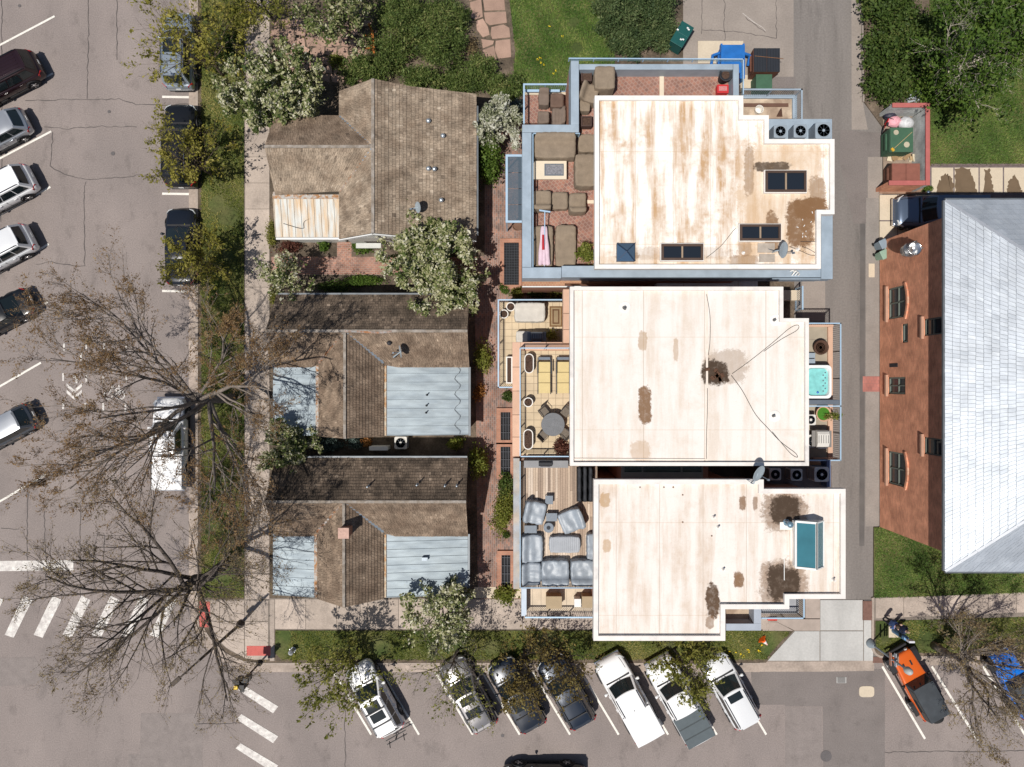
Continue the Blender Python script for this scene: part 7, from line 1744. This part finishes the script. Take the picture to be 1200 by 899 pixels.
side_table('small grey table standing alone on the boards', 639, 581, 648, 591, ZT); side_table('small grey table between the two turned armchairs', 640, 601.5, 653, 611, ZT); side_table('small grey table between armchair and long sofa', 614.5, 616, 629, 625, ZT)
c = P(643, 618.5, ZT + .45); t = thing('round_stool', 'round grey stool with a dark centre', 'stool', (c.x, c.y, ZT)); MB().lathe([(.22, 0), (.27, .2), (.28, .42), (.26, .45), (.12, .45), (.1, .42), (0, .42)], (0, 0, 0), 20).build('drum', WICK, t, local=True); MB().lathe([(.1, .425), (0, .43)], (0, 0, 0), 14).build('inlay', BLKW, t, local=True)
for lab, x0, y0, x1, y1, hh, mt in (('beige storage box on the lower south balcony, left', 640, 699, 658.5, 713.5, .85, M('beige_box', (.36, .28, .18), .85, var=.08)), ('beige storage box on the lower south balcony, against the wall', 682, 699, 698, 712.5, .85, M('beige_box', ())), ('white slatted box between the two beige ones', 673, 702, 681, 711.5, .7, WHITE)):
    a = rect(x0, y0, x1, y1, ZL + hh); t = thing('storage_box', lab, 'box', ((a[0] + a[2]) / 2, (a[1] + a[3]) / 2, ZL)); m = MB(); pbox(m, x0 + .5, y0 + .5, x1 - .5, y1 - .5, ZL, ZL + hh - .06, ZL + hh); m.build('body', mt, t); m = MB(); pbox(m, x0, y0, x1, y1, ZL + hh - .06, ZL + hh); m.build('lid', mt, t, bevel=.012); MB().bar(((a[0]) + .1, a[1] - .01, ZL + hh - .15), (a[2] - .1, a[1] - .01, ZL + hh - .15), .03, .05).build('handle', DARKBOX, t)
t = thing('bucket', 'white bucket on the north-east balcony', 'bucket', P(890, 130, ZL)); MB().lathe([(.18, 0), (.24, .38), (.25, .4), (.22, .4), (.19, .05)], P(890, 128, ZL + .4) - Vector((0, 0, .4)), 18).build('pail', WHITEC, t)
t = thing('leaning_board', 'brown board leaning on the north-east balcony', 'board', P(915, 133, ZL)); MB().loft([[P(910, 136, ZL), P(917, 136, ZL), P(916, 126, ZL + .7)], [P(910, 137, ZL), P(917, 137, ZL), P(916, 127, ZL + .72)]]).build('board', M('brown_board', ()), t, fix=True)

# glass canopy and window wells along the courtyard
t = thing('glass_canopy', 'blue-framed glass canopy over the courtyard entrance', 'canopy', P(602, 220, .1)); a = rect(592.5, 181, 614, 261, 2.9)
ring([(a[0], a[1]), (a[2], a[1]), (a[2], a[3]), (a[0], a[3])], .13, 2.8, 2.9).build('frame', RAIL, t); CG = glassy('canopy_glass', (.10, .14, .18), .62)
for k in range(4):
    y0, y1 = a[1] + .13 + k * (a[3] - a[1] - .26) / 4, a[1] + .13 + (k + 1) * (a[3] - a[1] - .26) / 4
    MB().box(((a[0] + a[2]) / 2, (y0 + y1) / 2, 2.86), (a[2] - a[0] - .26, y1 - y0 - .03, .02)).build('pane', CG, t)
for y in (a[1] + .1, a[3] - .1): MB().bar((a[0] + .07, y, .1), (a[0] + .07, y, 2.8), .08, .08).build('post', RAIL, t)
WELL_SHADE = M('well_shade', (.02, .022, .026), .8, var=.3, vs=4); GRATE = M('grate_steel', (.06, .065, .075), .5, .4)  # first material: flat plate whose near-black colour holds the wells' deep shade
for lab, x0, y0, x1, y1 in (('dark gridded window well under the terrace corner', 591, 284, 612, 334), ('barred window well in a brick kerb, beside the fern', 587, 483, 602, 516), ('barred window well in a brick kerb, beside the courtyard bed', 587, 523.5, 602, 557), ('barred window well at the south end of the courtyard', 588, 650.5, 602, 692)):
    a = rect(x0, y0, x1, y1, .3); t = thing('window_well', lab, 'window well', ((a[0] + a[2]) / 2, (a[1] + a[3]) / 2, .116)); poly = [(a[0], a[1]), (a[2], a[1]), (a[2], a[3]), (a[0], a[3])]
    big = [(a[0] - .28, a[1] - .25), (a[2] + .05, a[1] - .25), (a[2] + .05, a[3] + .25), (a[0] - .28, a[3] + .25)]
    ring(big, .26, .10, .28).build('brick_kerb', brickmat('kerb_brick', (.42, .21, .14), (.36, .17, .115), (.35, .24, .18), .21, .105, .01, 'XY', 0, .15), t); m = MB(); m.prism(poly, .1165, .125); m.build('shade_plate', WELL_SHADE, t)
    nx, ny = max(3, int((a[2] - a[0]) / .16)), max(4, int((a[3] - a[1]) / .16))
    for k in range(nx + 1): x = lerp(a[0], a[2], k / nx); MB().bar((x, a[1], .26), (x, a[3], .26), .02, .03).build('grate_bar', GRATE, t)
    for k in range(0, ny + 1, 1 if x0 == 591 else 3): y = lerp(a[1], a[3], k / ny); MB().bar((a[0], y, .245), (a[2], y, .245), .02, .03).build('cross_bar', GRATE, t)
t = thing('flower_pot', 'round brown pot beside the glass canopy', 'pot', P(606, 266, .116)); MB().lathe([(.2, 0), (.32, .35), (.34, .4), (.28, .4), (.26, .3), (0, .28)], P(606, 266, .116), 18).build('pot', M('brown_pot', (.16, .09, .06), .7), t)
t = thing('flower_pot', 'white round pot by the blossom bush', 'pot', P(578, 152, .116)); MB().lathe([(.22, 0), (.3, .3), (.32, .36), (.26, .36), (.24, .28), (0, .27)], P(578, 153, .116), 18).build('pot', WHITEC, t)
# ------------------------------------------------------------------ bins, street furniture, people
# plants that stand on the terraces
shrub('potted_plant', 'yellow-green plant growing from the pot at the white roof edge', 687, 296, .45, .55, .9, 301, LIME, 1300, .06, 12, z=ZT + .3, cat='plant')
shrub('potted_plant', 'dry yellow plant beside the dark blue barbecue', 645, 394, .4, .35, .7, 302, OLIVE, 500, .05, 8, z=ZL, cat='plant', sig=.35)
shrub('potted_plant', 'rust-red plant in the corner below the round table', 657, 522, .42, .38, .6, 303, REDL, 900, .06, 10, z=ZT, cat='plant')
shrub('potted_plant', 'thin green plant hanging over the balcony rail by the barbecue', 976, 487, .5, .25, .5, 304, LIME, 300, .05, 7, z=ZL + .5, cat='plant', sig=.35)
def dumpster(name, label, x0, y0, x1, y1, h, mat, lid=None, z=.02, cat='dumpster', lids=2, rz=0, ribs=True, flare=.92):
    a = rect(x0, y0, x1, y1, z + h); w, d = a[2] - a[0], a[3] - a[1]; t = thing(name, label, cat, ((a[0] + a[2]) / 2, (a[1] + a[3]) / 2, z), R(rz))
    f = flare; MB().loft([[(-w / 2 * f, -d / 2 * f, .08), (w / 2 * f, -d / 2 * f, .08), (w / 2 * f, d / 2 * f, .08), (-w / 2 * f, d / 2 * f, .08)], [(-w / 2, -d / 2, h - .06), (w / 2, -d / 2, h - .06), (w / 2, d / 2, h - .02), (-w / 2, d / 2, h - .02)]]).build('body', mat, t, local=True, fix=True)
    for k in range(lids):
        ww = w / lids; cx_ = -w / 2 + ww * (k + .5); lo = MB().box((cx_, 0, h + .01), (ww - .02, d + .03, .05)).build('lid', lid or mat, t, local=True, bevel=.012)
        if ribs:
            for q in range(5): MB().box((cx_ - ww * .4 + q * ww * .2, 0, h + .05), (.05, d * .95, .04)).build('lid_rib', lid or mat, lo, local=True)
    for sx in (-1, 1):
        MB().box((sx * (w / 2 + .02), 0, h * .62), (.08, d * .7, .14)).build('lift_pocket', mat, t, local=True)
        for sy in (-1, 1): MB().lathe([(.07, -.03), (.07, .03)], (sx * w * .36, sy * d * .36, .07), 10, 'X').build('caster', TYRE, t, local=True)
    return t
TEAL = M('transformer_green', (.012, .085, .08), .5, .1, var=.1, vs=3); DGREEN = M('dumpster_green', (.05, .115, .07), .65, var=.12, vs=3); DBLUE = M('dumpster_blue', (.015, .13, .42), .55, var=.2, vs=2.5); DBROWN = M('dumpster_brown', (.14, .06, .04), .7, var=.2, vs=3); LIDB = M('lid_black', (.022, .026, .034), .6, var=.1); LIDP = M('lid_rust', (.23, .09, .065), .75, var=.12, vs=3)
c = P(799.5, 40, 1.15); t = thing('transformer', 'dark green utility transformer set askew beside the junipers', 'utility box', (c.x, c.y, .02), R(-31))
MB().box((0, 0, .54), (.80, 1.42, 1.04)).build('cabinet', TEAL, t, local=True)
for s in (-1, 1): MB().box((0, s * .36, 1.09), (.86, .73, .06)).build('lid', TEAL, t, local=True, bevel=.015)
for x, y in ((.2, .45), (.1, .5), (.22, -.25), (.1, -.32), (-.38, .1)): MB().box((x, y, 1.122), (.12, .09, .012)).build('sticker', WHITE, t, local=True)
MB().box((0, 0, .01), (1.1, 1.7, .06)).build('pad', CONC_T, t, local=True)
t = dumpster('dumpster', 'blue steel skip with side arms behind the terrace rail', 845, 53, 873, 92, 1.25, DBLUE, lids=1, ribs=False)
a = t
for s in (-1, 1):
    MB().bar((s * .7, .7, .9), (s * 1.15, .55, .9), .14, .14).build('arm', DBLUE, t, local=True); MB().bar((s * 1.15, .6, .9), (s * 1.15, .1, .5), .14, .12).build('arm', DBLUE, t, local=True); MB().box((s * .68, 1.0, 1.05), (.10, .3, .3)).build('lug', DBLUE, t, local=True)
m = MB(); pbox(m, 818, 48, 871, 74, .02, .05); m.build('concrete_pad', CONC_C, ALLEY)
t = dumpster('dumpster', 'brown dumpster with two ribbed black lids', 883, 57, 914, 84, 1.35, DBROWN, LIDB)
MB().bar((-.75, .22, 1.42), (1.0, .05, 1.42), .03, .03).build('lock_bar', M('rust_pipe', (.2, .1, .05), .8), t, local=True)
t = thing('utility_cabinet', 'plain green utility cabinet below the black-lidded dumpster', 'utility box', P(893, 97, .02)); a = rect(886, 87, 905, 106, 1.1); MB().box(((a[0] + a[2]) / 2, (a[1] + a[3]) / 2, .55), (a[2] - a[0] - .04, a[3] - a[1] - .04, 1.06)).build('cabinet', DGREEN, t); m = MB(); pbox(m, 886, 87, 905, 106, 1.08, 1.13); m.build('lid', DGREEN, t, bevel=.015)
m = MB(); pbox(m, 868, 88, 883, 106, .02, .055); m.build('concrete_pad', CONC_C, ALLEY)
# bin enclosure
PKC = M('pink_wall_cap', (.40, .12, .11), .85, var=.1, vs=3); GBL = brickmat('block_grey', (.50, .52, .51), (.44, .46, .455), (.36, .37, .37), .4, .2, .012, 'WALL', 0, .3)
t = thing('bin_enclosure', 'walled bin enclosure with pink wall caps at the alley edge', 'wall', P(1065, 170, .1)); ze = 1.7
for nm, x0, y0, x1, y1 in (('w', 1085, 126, 1090, 217), ('n', 1046, 120.5, 1090, 125.7), ('s', 1042, 211.5, 1084.7, 217)):
    m = MB(); pbox(m, x0 + .6, y0 + .6, x1 - .6, y1 - .6, .05, ze - .08, ze); m.build('wall', GBL if nm != 's' else HALLB, t); m = MB(); pbox(m, x0, y0, x1, y1, ze - .08, ze); m.build('wall_cap', PKC, t, bevel=.01)
m = MB(); sheet(m, [(1035, 122), (1089, 122), (1089, 217), (1035, 217)], .119); m.build('slab', M('enclosure_slab', (.26, .20, .155), .9, var=.3, vs=2), t)
m = MB(); sheet(m, [(1036, 217), (1089, 217), (1089, 227), (1030, 227)], .1195); m.build('apron', M('apron_brown', (.27, .17, .12), .9, var=.2, vs=2), t)
def rotb(t, rz): t.rotation_euler = (0, 0, R(rz))
t = dumpster('dumpster', 'green dumpster with a broom across it inside the enclosure', 1043, 150, 1070, 178, 1.25, DGREEN, DGREEN, z=.12, lids=1, ribs=False)
MB().tube([(-.5, -.55, 1.32), (.6, .45, 1.33)], .016, 6).build('broom_stick', M('broom_wood', (.5, .38, .2), .7), t, local=True); MB().box((-.58, -.62, 1.32), (.14, .22, .06), R(40)).build('broom_head', M('yellow_brush', (.6, .35, .03), .7), t, local=True)
for x, y, s in ((-.35, .45, .16), (.3, -.3, .18)): MB().lathe([(s, 1.287), (0, 1.288)], (x, y, 0), 12).build('worn_patch', M('worn_cream', (.42, .38, .28), .8), t, local=True)
dumpster('dumpster', 'rust-brown dumpster at the closed end of the enclosure', 1045, 192, 1078, 212, 1.2, DBROWN, LIDP, z=.12, lids=2, ribs=False)
RB = [((.70, .35, .40), 'pink'), ((.55, .56, .58), 'pale grey'), ((.03, .03, .05), 'black')]
for k, (x, y, s) in enumerate(((1044, 145, .38), (1057, 147, .42), (1040, 138, .32))):
    t = thing('rubbish_bag', RB[k][1] + ' rubbish bag heaped behind the green dumpster', 'bag', P(x, y, .12), 0, 'rubbish bags'); r = random.Random(k + 5); rings = []
    for q in range(7):
        f = q / 6; rad = s * (math.sin(math.pi * min(f, .95)) ** .55 * .9 + .08); rings.append([(rad * (1 + r.uniform(-.14, .14)) * math.cos(a_) * 1.25, rad * (1 + r.uniform(-.14, .14)) * math.sin(a_), .03 + f * s * 1.7) for a_ in [i * math.pi / 5 for i in range(10)]])
    MB().loft(rings).build('bag', M('bag_%d' % k, RB[k][0], .5, var=.25, vs=8, bump=.6, bs=10), t, local=True, smooth=True); MB().lathe([(.03, s * 1.68), (.07, s * 1.9), (.02, s * 1.95)], (0, 0, 0), 8).build('knot', M('bag_%d' % k, ()), t, local=True)
t = thing('bicycle', 'small red bicycle leaning at the enclosure mouth', 'bicycle', P(1034, 148, .02), R(75))
for x in (-.32, .32):
    m = MB(); m.tube([(x + .25 * math.cos(a_), .08 * math.sin(a_), .27 + .25 * math.sin(a_)) for a_ in [i * math.pi / 8 for i in range(17)]], .022, 6); wh = m.build('wheel', TYRE, t, local=True); m = MB()
    for k in range(8): m.bar((x, 0, .27), (x + .24 * math.cos(k * .785), .08 * math.sin(k * .785), .27 + .24 * math.sin(k * .785)), .02, .02)
    m.build('spokes', WHITE, wh, local=True)
REDF = M('bike_red', (.5, .02, .02), .35); m = MB()
for a_, b_ in (((-.32, 0, .27), (-.1, 0, .62)), ((-.1, 0, .62), (.24, 0, .66)), ((-.1, 0, .62), (0, 0, .3)), ((0, 0, .3), (.24, 0, .66)), ((.24, 0, .66), (.32, 0, .27)), ((-.32, 0, .27), (0, 0, .3))): m.tube([a_, b_], .02, 6)
m.build('frame', REDF, t, local=True); MB().tube([(.2, -.24, .82), (.24, 0, .80), (.2, .24, .82)], .016, 6).build('handlebar', TRIM, t, local=True); MB().box((-.12, 0, .70), (.22, .12, .05)).build('saddle', TRIM, t, local=True, bevel=.015)
t = thing('cardboard_heap', 'heap of torn cardboard between the two enclosure dumpsters', 'rubbish', P(1055, 184, .12)); r = random.Random(9)
for k in range(9): MB().box((r.uniform(-.9, .9), r.uniform(-.18, .18), .04 + .035 * k), (r.uniform(.3, .6), r.uniform(.2, .35), .02), rot=Matrix.Rotation(r.uniform(0, 3), 3, 'Z') @ Matrix.Rotation(r.uniform(-.3, .3), 3, 'X')).build('flap', M('card_%d' % (k % 3), [(.42, .3, .17), (.6, .52, .38), (.3, .2, .11)][k % 3], .9), t, local=True)
t = thing('pallet', 'grey weathered pallet behind the enclosure wall', 'pallet', P(1072, 115, .1), R(10))
for k in range(5): MB().box((0, -.4 + .2 * k, .13), (1.1, .12, .03)).build('slat', M('grey_board', (.33, .36, .39), .8, var=.15, vs=6), t, local=True)
for k in range(3): MB().box((-.5 + .5 * k, 0, .06), (.1, .95, .1)).build('bearer', M('grey_board', ()), t, local=True)
# wheelie bins and meters by the hall
for k, (x, y, col, lab) in enumerate(((1029, 289, (.22, .28, .33), 'blue-grey wheeled bin against the hall corner'), (1030, 301, (.24, .36, .28), 'pale green wheeled bin against the hall corner'))):
    t = thing('wheeled_bin', lab, 'bin', P(x - 2, y, .015), R(25), 'wheeled bins'); mt = M('bin_%d' % k, col, .6, var=.1)
    MB().loft([[(-.17, -.2, .05), (.17, -.2, .05), (.17, .2, .05), (-.17, .2, .05)], [(-.21, -.26, .85), (.21, -.26, .85), (.21, .26, .85), (-.21, .26, .85)]]).build('body', mt, t, local=True); MB().box((0, 0, .88), (.46, .56, .06)).build('lid', mt, t, local=True, bevel=.02); MB().tube([(-.16, .3, .86), (.16, .3, .86)], .018, 6).build('handle', TRIM, t, local=True)
    for s in (-1, 1): MB().lathe([(.1, -.03), (.1, .03)], (s * .19, .2, .1), 12, 'X').build('wheel', TYRE, t, local=True)
t = thing('gas_meters', 'row of three small pale gas meters on the hall corner', 'meters', P(1035, 292, .1))
for k in range(3): MB().lathe([(.14, -.10), (.16, 0), (.14, .10)], (P(1037, 286 + 4.5 * k, .7)), 12, 'X').build('meter', M('meter_grey', (.36, .42, .40), .6), t)
MB().tube([P(1036, 284, .5), P(1036, 297, .5), P(1036, 297, .1)], .025, 6).build('pipe', GUTTER, t)

# lamp posts, signal, hydrant
t = thing('lamp_post', 'grey lamp post with two street-name signs at the driveway corner', 'lamp post', P(1020, 754, .1)); LP = M('lamp_grey', (.27, .32, .36), .5, .3, var=.06); h = 4.2
MB().lathe([(.27, 0), (.27, .12), (.20, .3), (.12, .45), (.08, .5)], P(1020, 754, .1), 20).build('base', LP, t); MB().tube([P(1020, 754, .1) + Vector((0, 0, .4)), P(1020, 754, .1) + Vector((0, 0, h - .3))], .055, 10).build('pole', LP, t)
c = P(1020, 754, .1); MB().lathe([(.06, h - .3), (.14, h - .2), (.22, h), (.20, h + .25), (.10, h + .4), (0, h + .42)], c, 18).build('lantern', M('lantern_glass', (.42, .45, .44), .4), t, smooth=True)
for k, (dx, col) in enumerate(((-.02, LP), (.0, LP))): pass
sg_ = MB().box(c + Vector((.1, .02, 2.75)), (.05, .78, .2)).build('street_sign', M('sign_back', (.33, .36, .40), .5), t); MB().box(c + Vector((-.12, .02, 2.60)), (.05, .78, .2)).build('street_sign', M('sign_brown', (.33, .17, .12), .6), t); MB().box(c + Vector((.27, .02, 2.66)), (.05, .70, .2)).build('street_sign', M('sign_tan', (.26, .21, .18), .6), t)
MB().tube([c + Vector((-.16, 0, 2.7)), c + Vector((.32, 0, 2.7))], .03, 6).build('sign_bracket', LP, t)
t = thing('lamp_post', 'tall brown lamp post at the crosswalk corner under the bare tree', 'lamp post', P(282, 731, .13)); BP = M('lamp_brown', (.07, .055, .045), .7, .2, var=.3, vs=5); c = P(282, 731, .13)
MB().lathe([(.24, 0), (.24, .15), (.15, .4), (.10, .5)], c, 16).build('base', BP, t); MB().tube([c + Vector((0, 0, .4)), c + Vector((0, 0, 3)), c + Vector((0, 0, 6.0))], [.10, .085, .07], 10).build('pole', BP, t); MB().tube([c + Vector((0, 0, 5.9)), c + Vector((-.5, -.45, 6.2)), c + Vector((-.95, -.85, 6.2))], .05, 8).build('arm', BP, t); MB().box(c + Vector((-1.15, -1.03, 6.2)), (.6, .25, .12), R(42)).build('lamp_head', BP, t, bevel=.03)
t = thing('traffic_signal', 'black pedestrian signal post with a yellow push-button head at the crosswalk', 'traffic signal', P(305, 776, .02)); c = P(305, 776, .02)
MB().lathe([(.2, 0), (.18, .25), (.07, .4)], c, 14).build('base', TRIM, t); MB().tube([c + Vector((0, 0, .3)), c + Vector((0, 0, 3.0))], .06, 10).build('pole', TRIM, t)
for k, (dx, dy) in enumerate(((-.28, .0), (0, -.28), (.22, .12))): hd = MB().box(c + Vector((dx, dy, 2.75)), (.3, .3, .75)).build('signal_head', TRIM, t, bevel=.02); MB().box(c + Vector((dx * 1.6, dy * 1.6, 3.0)), (.26, .26, .04)).build('visor', TRIM, hd)
MB().box(c + Vector((-.30, -.25, 3.1)), (.24, .24, .3)).build('signal_head', M('signal_yellow', (.75, .48, .02), .5), t, bevel=.02)
t = thing('fire_hydrant', 'pale silver fire hydrant in the verge by the corner', 'hydrant', P(344, 761, .118)); HY = M('hydrant_silver', (.50, .52, .55), .4, .4); c = P(344, 761, .118)
MB().lathe([(.17, 0), (.17, .06), (.115, .08), (.115, .52), (.16, .54), (.16, .6), (.13, .66), (.08, .74), (.03, .78), (.03, .83), (0, .84)], c, 18).build('barrel', HY, t)
for a_ in (0, 2.1, 4.2): MB().tube([c + Vector((0, 0, .42)), c + Vector((.21 * math.cos(a_), .21 * math.sin(a_), .42))], .06, 10).build('outlet', HY, t)
t = thing('traffic_cone', 'fallen orange traffic cone with a white band by the driveway', 'cone', P(894, 749, .125)); OC = M('cone_orange', (.85, .13, .01), .6)
c0, c1 = P(893, 749, .30), P(901, 757.5, .17); d = (c1 - c0); q = d.to_track_quat('Z', 'Y').to_matrix()
def lying(prof, nm, mt):
    m = MB().lathe(prof, (0, 0, 0), 16); m.v = [tuple(c0 + q @ Vector(v)) for v in m.v]; return m.build(nm, mt, t)
lying([(.17, .02), (.13, .2)], 'body', OC); lying([(.13, .2), (.085, .38)], 'band', WHITE); lying([(.085, .38), (.04, .55), (.0, .56)], 'tip', M('cone_pale', (.75, .45, .4), .6)); m = MB().box((0, 0, 0), (.42, .42, .035), R(45)); m.v = [tuple(c0 + q @ Vector(v)) for v in m.v]; m.build('foot', OC, t)
t = thing('bench_marker', 'short red kerb block below the south-east balcony', 'kerb block', P(905, 726.5, .116)); m = MB(); pbox(m, 900, 724.5, 911, 727.5, .116, .30); m.build('block', M('red_paint', (.55, .06, .04), .6), t, bevel=.02); m = MB(); pbox(m, 900.5, 728, 910.5, 730, .116, .16); m.build('foot', CONC, t)
# pay station
c = P(1047, 738.5, .12); t = thing('pay_station', 'blue parking pay station with a sign on top', 'pay station', c); PB = M('pay_blue', (.10, .21, .36), .45, .2, var=.06)
MB().box((0, 0, .02), (.62, .9, .06)).build('pad', CONC_C, t, local=True); MB().lathe([(.16, .04), (.17, .1), (.165, 1.3), (.15, 1.5), (.0, 1.55)], (0, 0, 0), 16).build('cabinet', PB, t, local=True); MB().box((-.14, .05, 1.1), (.08, .2, .3)).build('screen', SKYGLASS, t, local=True)
MB().tube([(0, 0, 1.5), (0, 0, 1.75)], .03, 8).build('post', PB, t, local=True); s = MB().box((0, 0, 1.92), (.34, .12, .36)).build('sign', M('sign_pale', (.55, .56, .6), .5), t, local=True, bevel=.01); MB().box((0, -.065, 1.95), (.2, .01, .2)).build('sign_panel', M('sign_blue', (.05, .12, .4), .5), s, local=True)
# orange garden frame and pale stone by the patio
t = thing('garden_trestle', 'orange wooden garden trestle among the junipers', 'trestle', P(435, 52, .11)); OW = M('orange_wood', (.42, .14, .03), .75, var=.2, vs=6)
MB().bar(P(436, 36, 1.1), P(439, 64, 1.1), .14, .14).build('top_beam', OW, t)
for x, y in ((436, 37), (438.6, 62)): MB().bar(P(x, y, .11), P(x, y, .11) + Vector((0, 0, .95)), .12, .12).build('post', OW, t)
for y in (42, 57): MB().bar(P(428, y, .8), P(438, y - 1, .8), .08, .08).build('bracket', OW, t)
t = thing('garden_stone', 'pale flat stone at the foot of the junipers', 'stone', P(427, 84, .11)); MB().lathe([(.15, 0), (.2, .06), (.12, .12), (0, .13)], P(427, 84, .11), 9, sx=1.6).build('stone', M('pale_stone', (.4, .42, .44), .9), t)

# two people talking beside the pay station
def person(label, px, py, face, seed, coat, trousers, hair, skin, arm=(.0, .0)):
    base = P(px, py, .128); t = thing('person', label, 'person', base, R(face))
    # body facing +x; one connected skeleton
    V = [(0, 0, .96, .135), (0, 0, 1.15, .135), (0.01, 0, 1.34, .15), (0, 0, 1.46, .075), (.015, 0, 1.54, .058), (.02, 0, 1.62, .085), (.02, 0, 1.72, .085),
         (0, .17, 1.42, .068), (-.02, .23, 1.16, .05), (.10, .19, .96, .042), (0, -.17, 1.42, .068), (-.04 + arm[0], -.25 - arm[1], 1.18, .05), (.12 + arm[0], -.17, 1.06, .042),
         (0, .10, .86, .095), (.02, .11, .50, .07), (-.01, .115, .12, .05), (.12, .13, .045, .045), (0, -.10, .86, .095), (.03, -.11, .50, .07), (0, -.115, .12, .05), (.13, -.13, .045, .045)]
    E = [(0, 1), (1, 2), (2, 3), (3, 4), (4, 5), (5, 6), (2, 7), (7, 8), (8, 9), (2, 10), (10, 11), (11, 12), (0, 13), (13, 14), (14, 15), (15, 16), (0, 17), (17, 18), (18, 19), (19, 20)]
    me = bpy.data.meshes.new('body'); me.from_pydata([v[:3] for v in V], E, []); o = link('body', me, t)
    sk = o.modifiers.new('skin', 'SKIN'); 
    for i, v in enumerate(V):
        d = me.skin_vertices[0].data[i]; f = 1.25 if i in (0, 1, 2) else 1.0
        d.radius = (v[3], v[3] * f) if i in (0, 1, 2) else (v[3], v[3]); d.use_root = (i == 0)
    o.modifiers.new('sub', 'SUBSURF').levels = 2; o.modifiers['sub'].render_levels = 2
    # clothing by height on the one body
    m = bpy.data.materials.new('clothes_%d' % seed); m.use_nodes = True; N = m.node_tree.nodes; L_ = m.node_tree.links; g = N.new('ShaderNodeTexCoord'); sp = N.new('ShaderNodeSeparateXYZ'); L_.new(g.outputs['Object'], sp.inputs[0])
    cr = N.new('ShaderNodeValToRGB'); cr.color_ramp.interpolation = 'CONSTANT'; els = cr.color_ramp.elements
    for k, (p_, c_) in enumerate(((0, (.02, .018, .018)), (.045, trousers), (.50, coat), (.795, skin))):
        e = els[k] if k < 2 else els.new(p_); e.position = p_; e.color = (*c_, 1)
    dv = N.new('ShaderNodeMath'); dv.operation = 'DIVIDE'; dv.inputs[1].default_value = 1.85; L_.new(sp.outputs[2], dv.inputs[0]); L_.new(dv.outputs[0], cr.inputs[0]); L_.new(cr.outputs[0], N['Principled BSDF'].inputs['Base Color']); N['Principled BSDF'].inputs['Roughness'].default_value = .85
    me.materials.append(m); SK = M('skin_%d' % seed, skin, .6, var=.03)
    HR = M('hair_%d' % seed, hair, .8, var=.2, vs=30); mm = MB(); rows = []
    for i in range(7):
        a_ = math.pi * .62 * i / 6; rows.append([(.005 + .108 * math.sin(a_) * math.cos(b_) - .012, .095 * math.sin(a_) * math.sin(b_), 1.665 + .125 * math.cos(a_) + (.05 * math.sin(a_) if math.cos(b_) > .3 else 0)) for b_ in [j * math.pi / 8 for j in range(16)]])
    mm.grid(rows, True).build('hair', HR, t, local=True, smooth=True)
    MB().lathe([(.015, 0), (.014, .02), (.0, .03)], (.112, 0, 1.635), 8, 'X').build('nose', SK, t, local=True)
    for s in (-1, 1):
        MB().lathe([(.012, 0), (.008, .008), (0, .01)], (.098, s * .034, 1.668), 8, 'X').build('eye', TRIM, t, local=True); MB().box((.01, s * .092, 1.645), (.04, .02, .06)).build('ear', SK, t, local=True, bevel=.008)
    MB().box((.102, 0, 1.595), (.012, .045, .010)).build('mouth', M('lip', (.3, .1, .09), .6), t, local=True)
    for side, (wx, wy, wz), (ex, ey, ez) in ((1, V[9][:3], V[8][:3]), (-1, V[12][:3], V[11][:3])):
        w_ = Vector((wx, wy, wz)); d = (w_ - Vector((ex, ey, ez))).normalized(); sd = d.cross(Vector((0, 0, 1))).normalized(); up_ = sd.cross(d); hm = MB()
        hm.loft([[w_ + d * q + sd * (a_ * wd) + up_ * (b_ * .014) for a_, b_ in ((-1, -1), (1, -1), (1, 1), (-1, 1))] for q, wd in ((0, .026), (.05, .040), (.09, .038))])
        for k in range(4):
            o_ = sd * (-.030 + .020 * k); ln = (.055, .07, .075, .06)[k]; hm.tube([w_ + d * .085 + o_, w_ + d * (.085 + ln * .55) + o_ - up_ * .008, w_ + d * (.085 + ln) + o_ - up_ * .028], [.009, .009, .007], 6)
        hm.tube([w_ + d * .03 + sd * .034, w_ + d * .06 + sd * .06, w_ + d * .09 + sd * .065], [.011, .01, .008], 6); hm.build('hand', SK, t, local=True, smooth=True)
person('person in a blue jacket standing with one hand on the hip by the pay station', 1035, 724, -30, 1, (.05, .10, .26), (.02, .022, .035), (.06, .045, .03), (.55, .34, .26), (.0, .06))
person('person in dark navy clothes facing the other person by the pay station', 1047, 730, 150, 2, (.015, .025, .07), (.015, .018, .03), (.30, .22, .14), (.55, .36, .28))
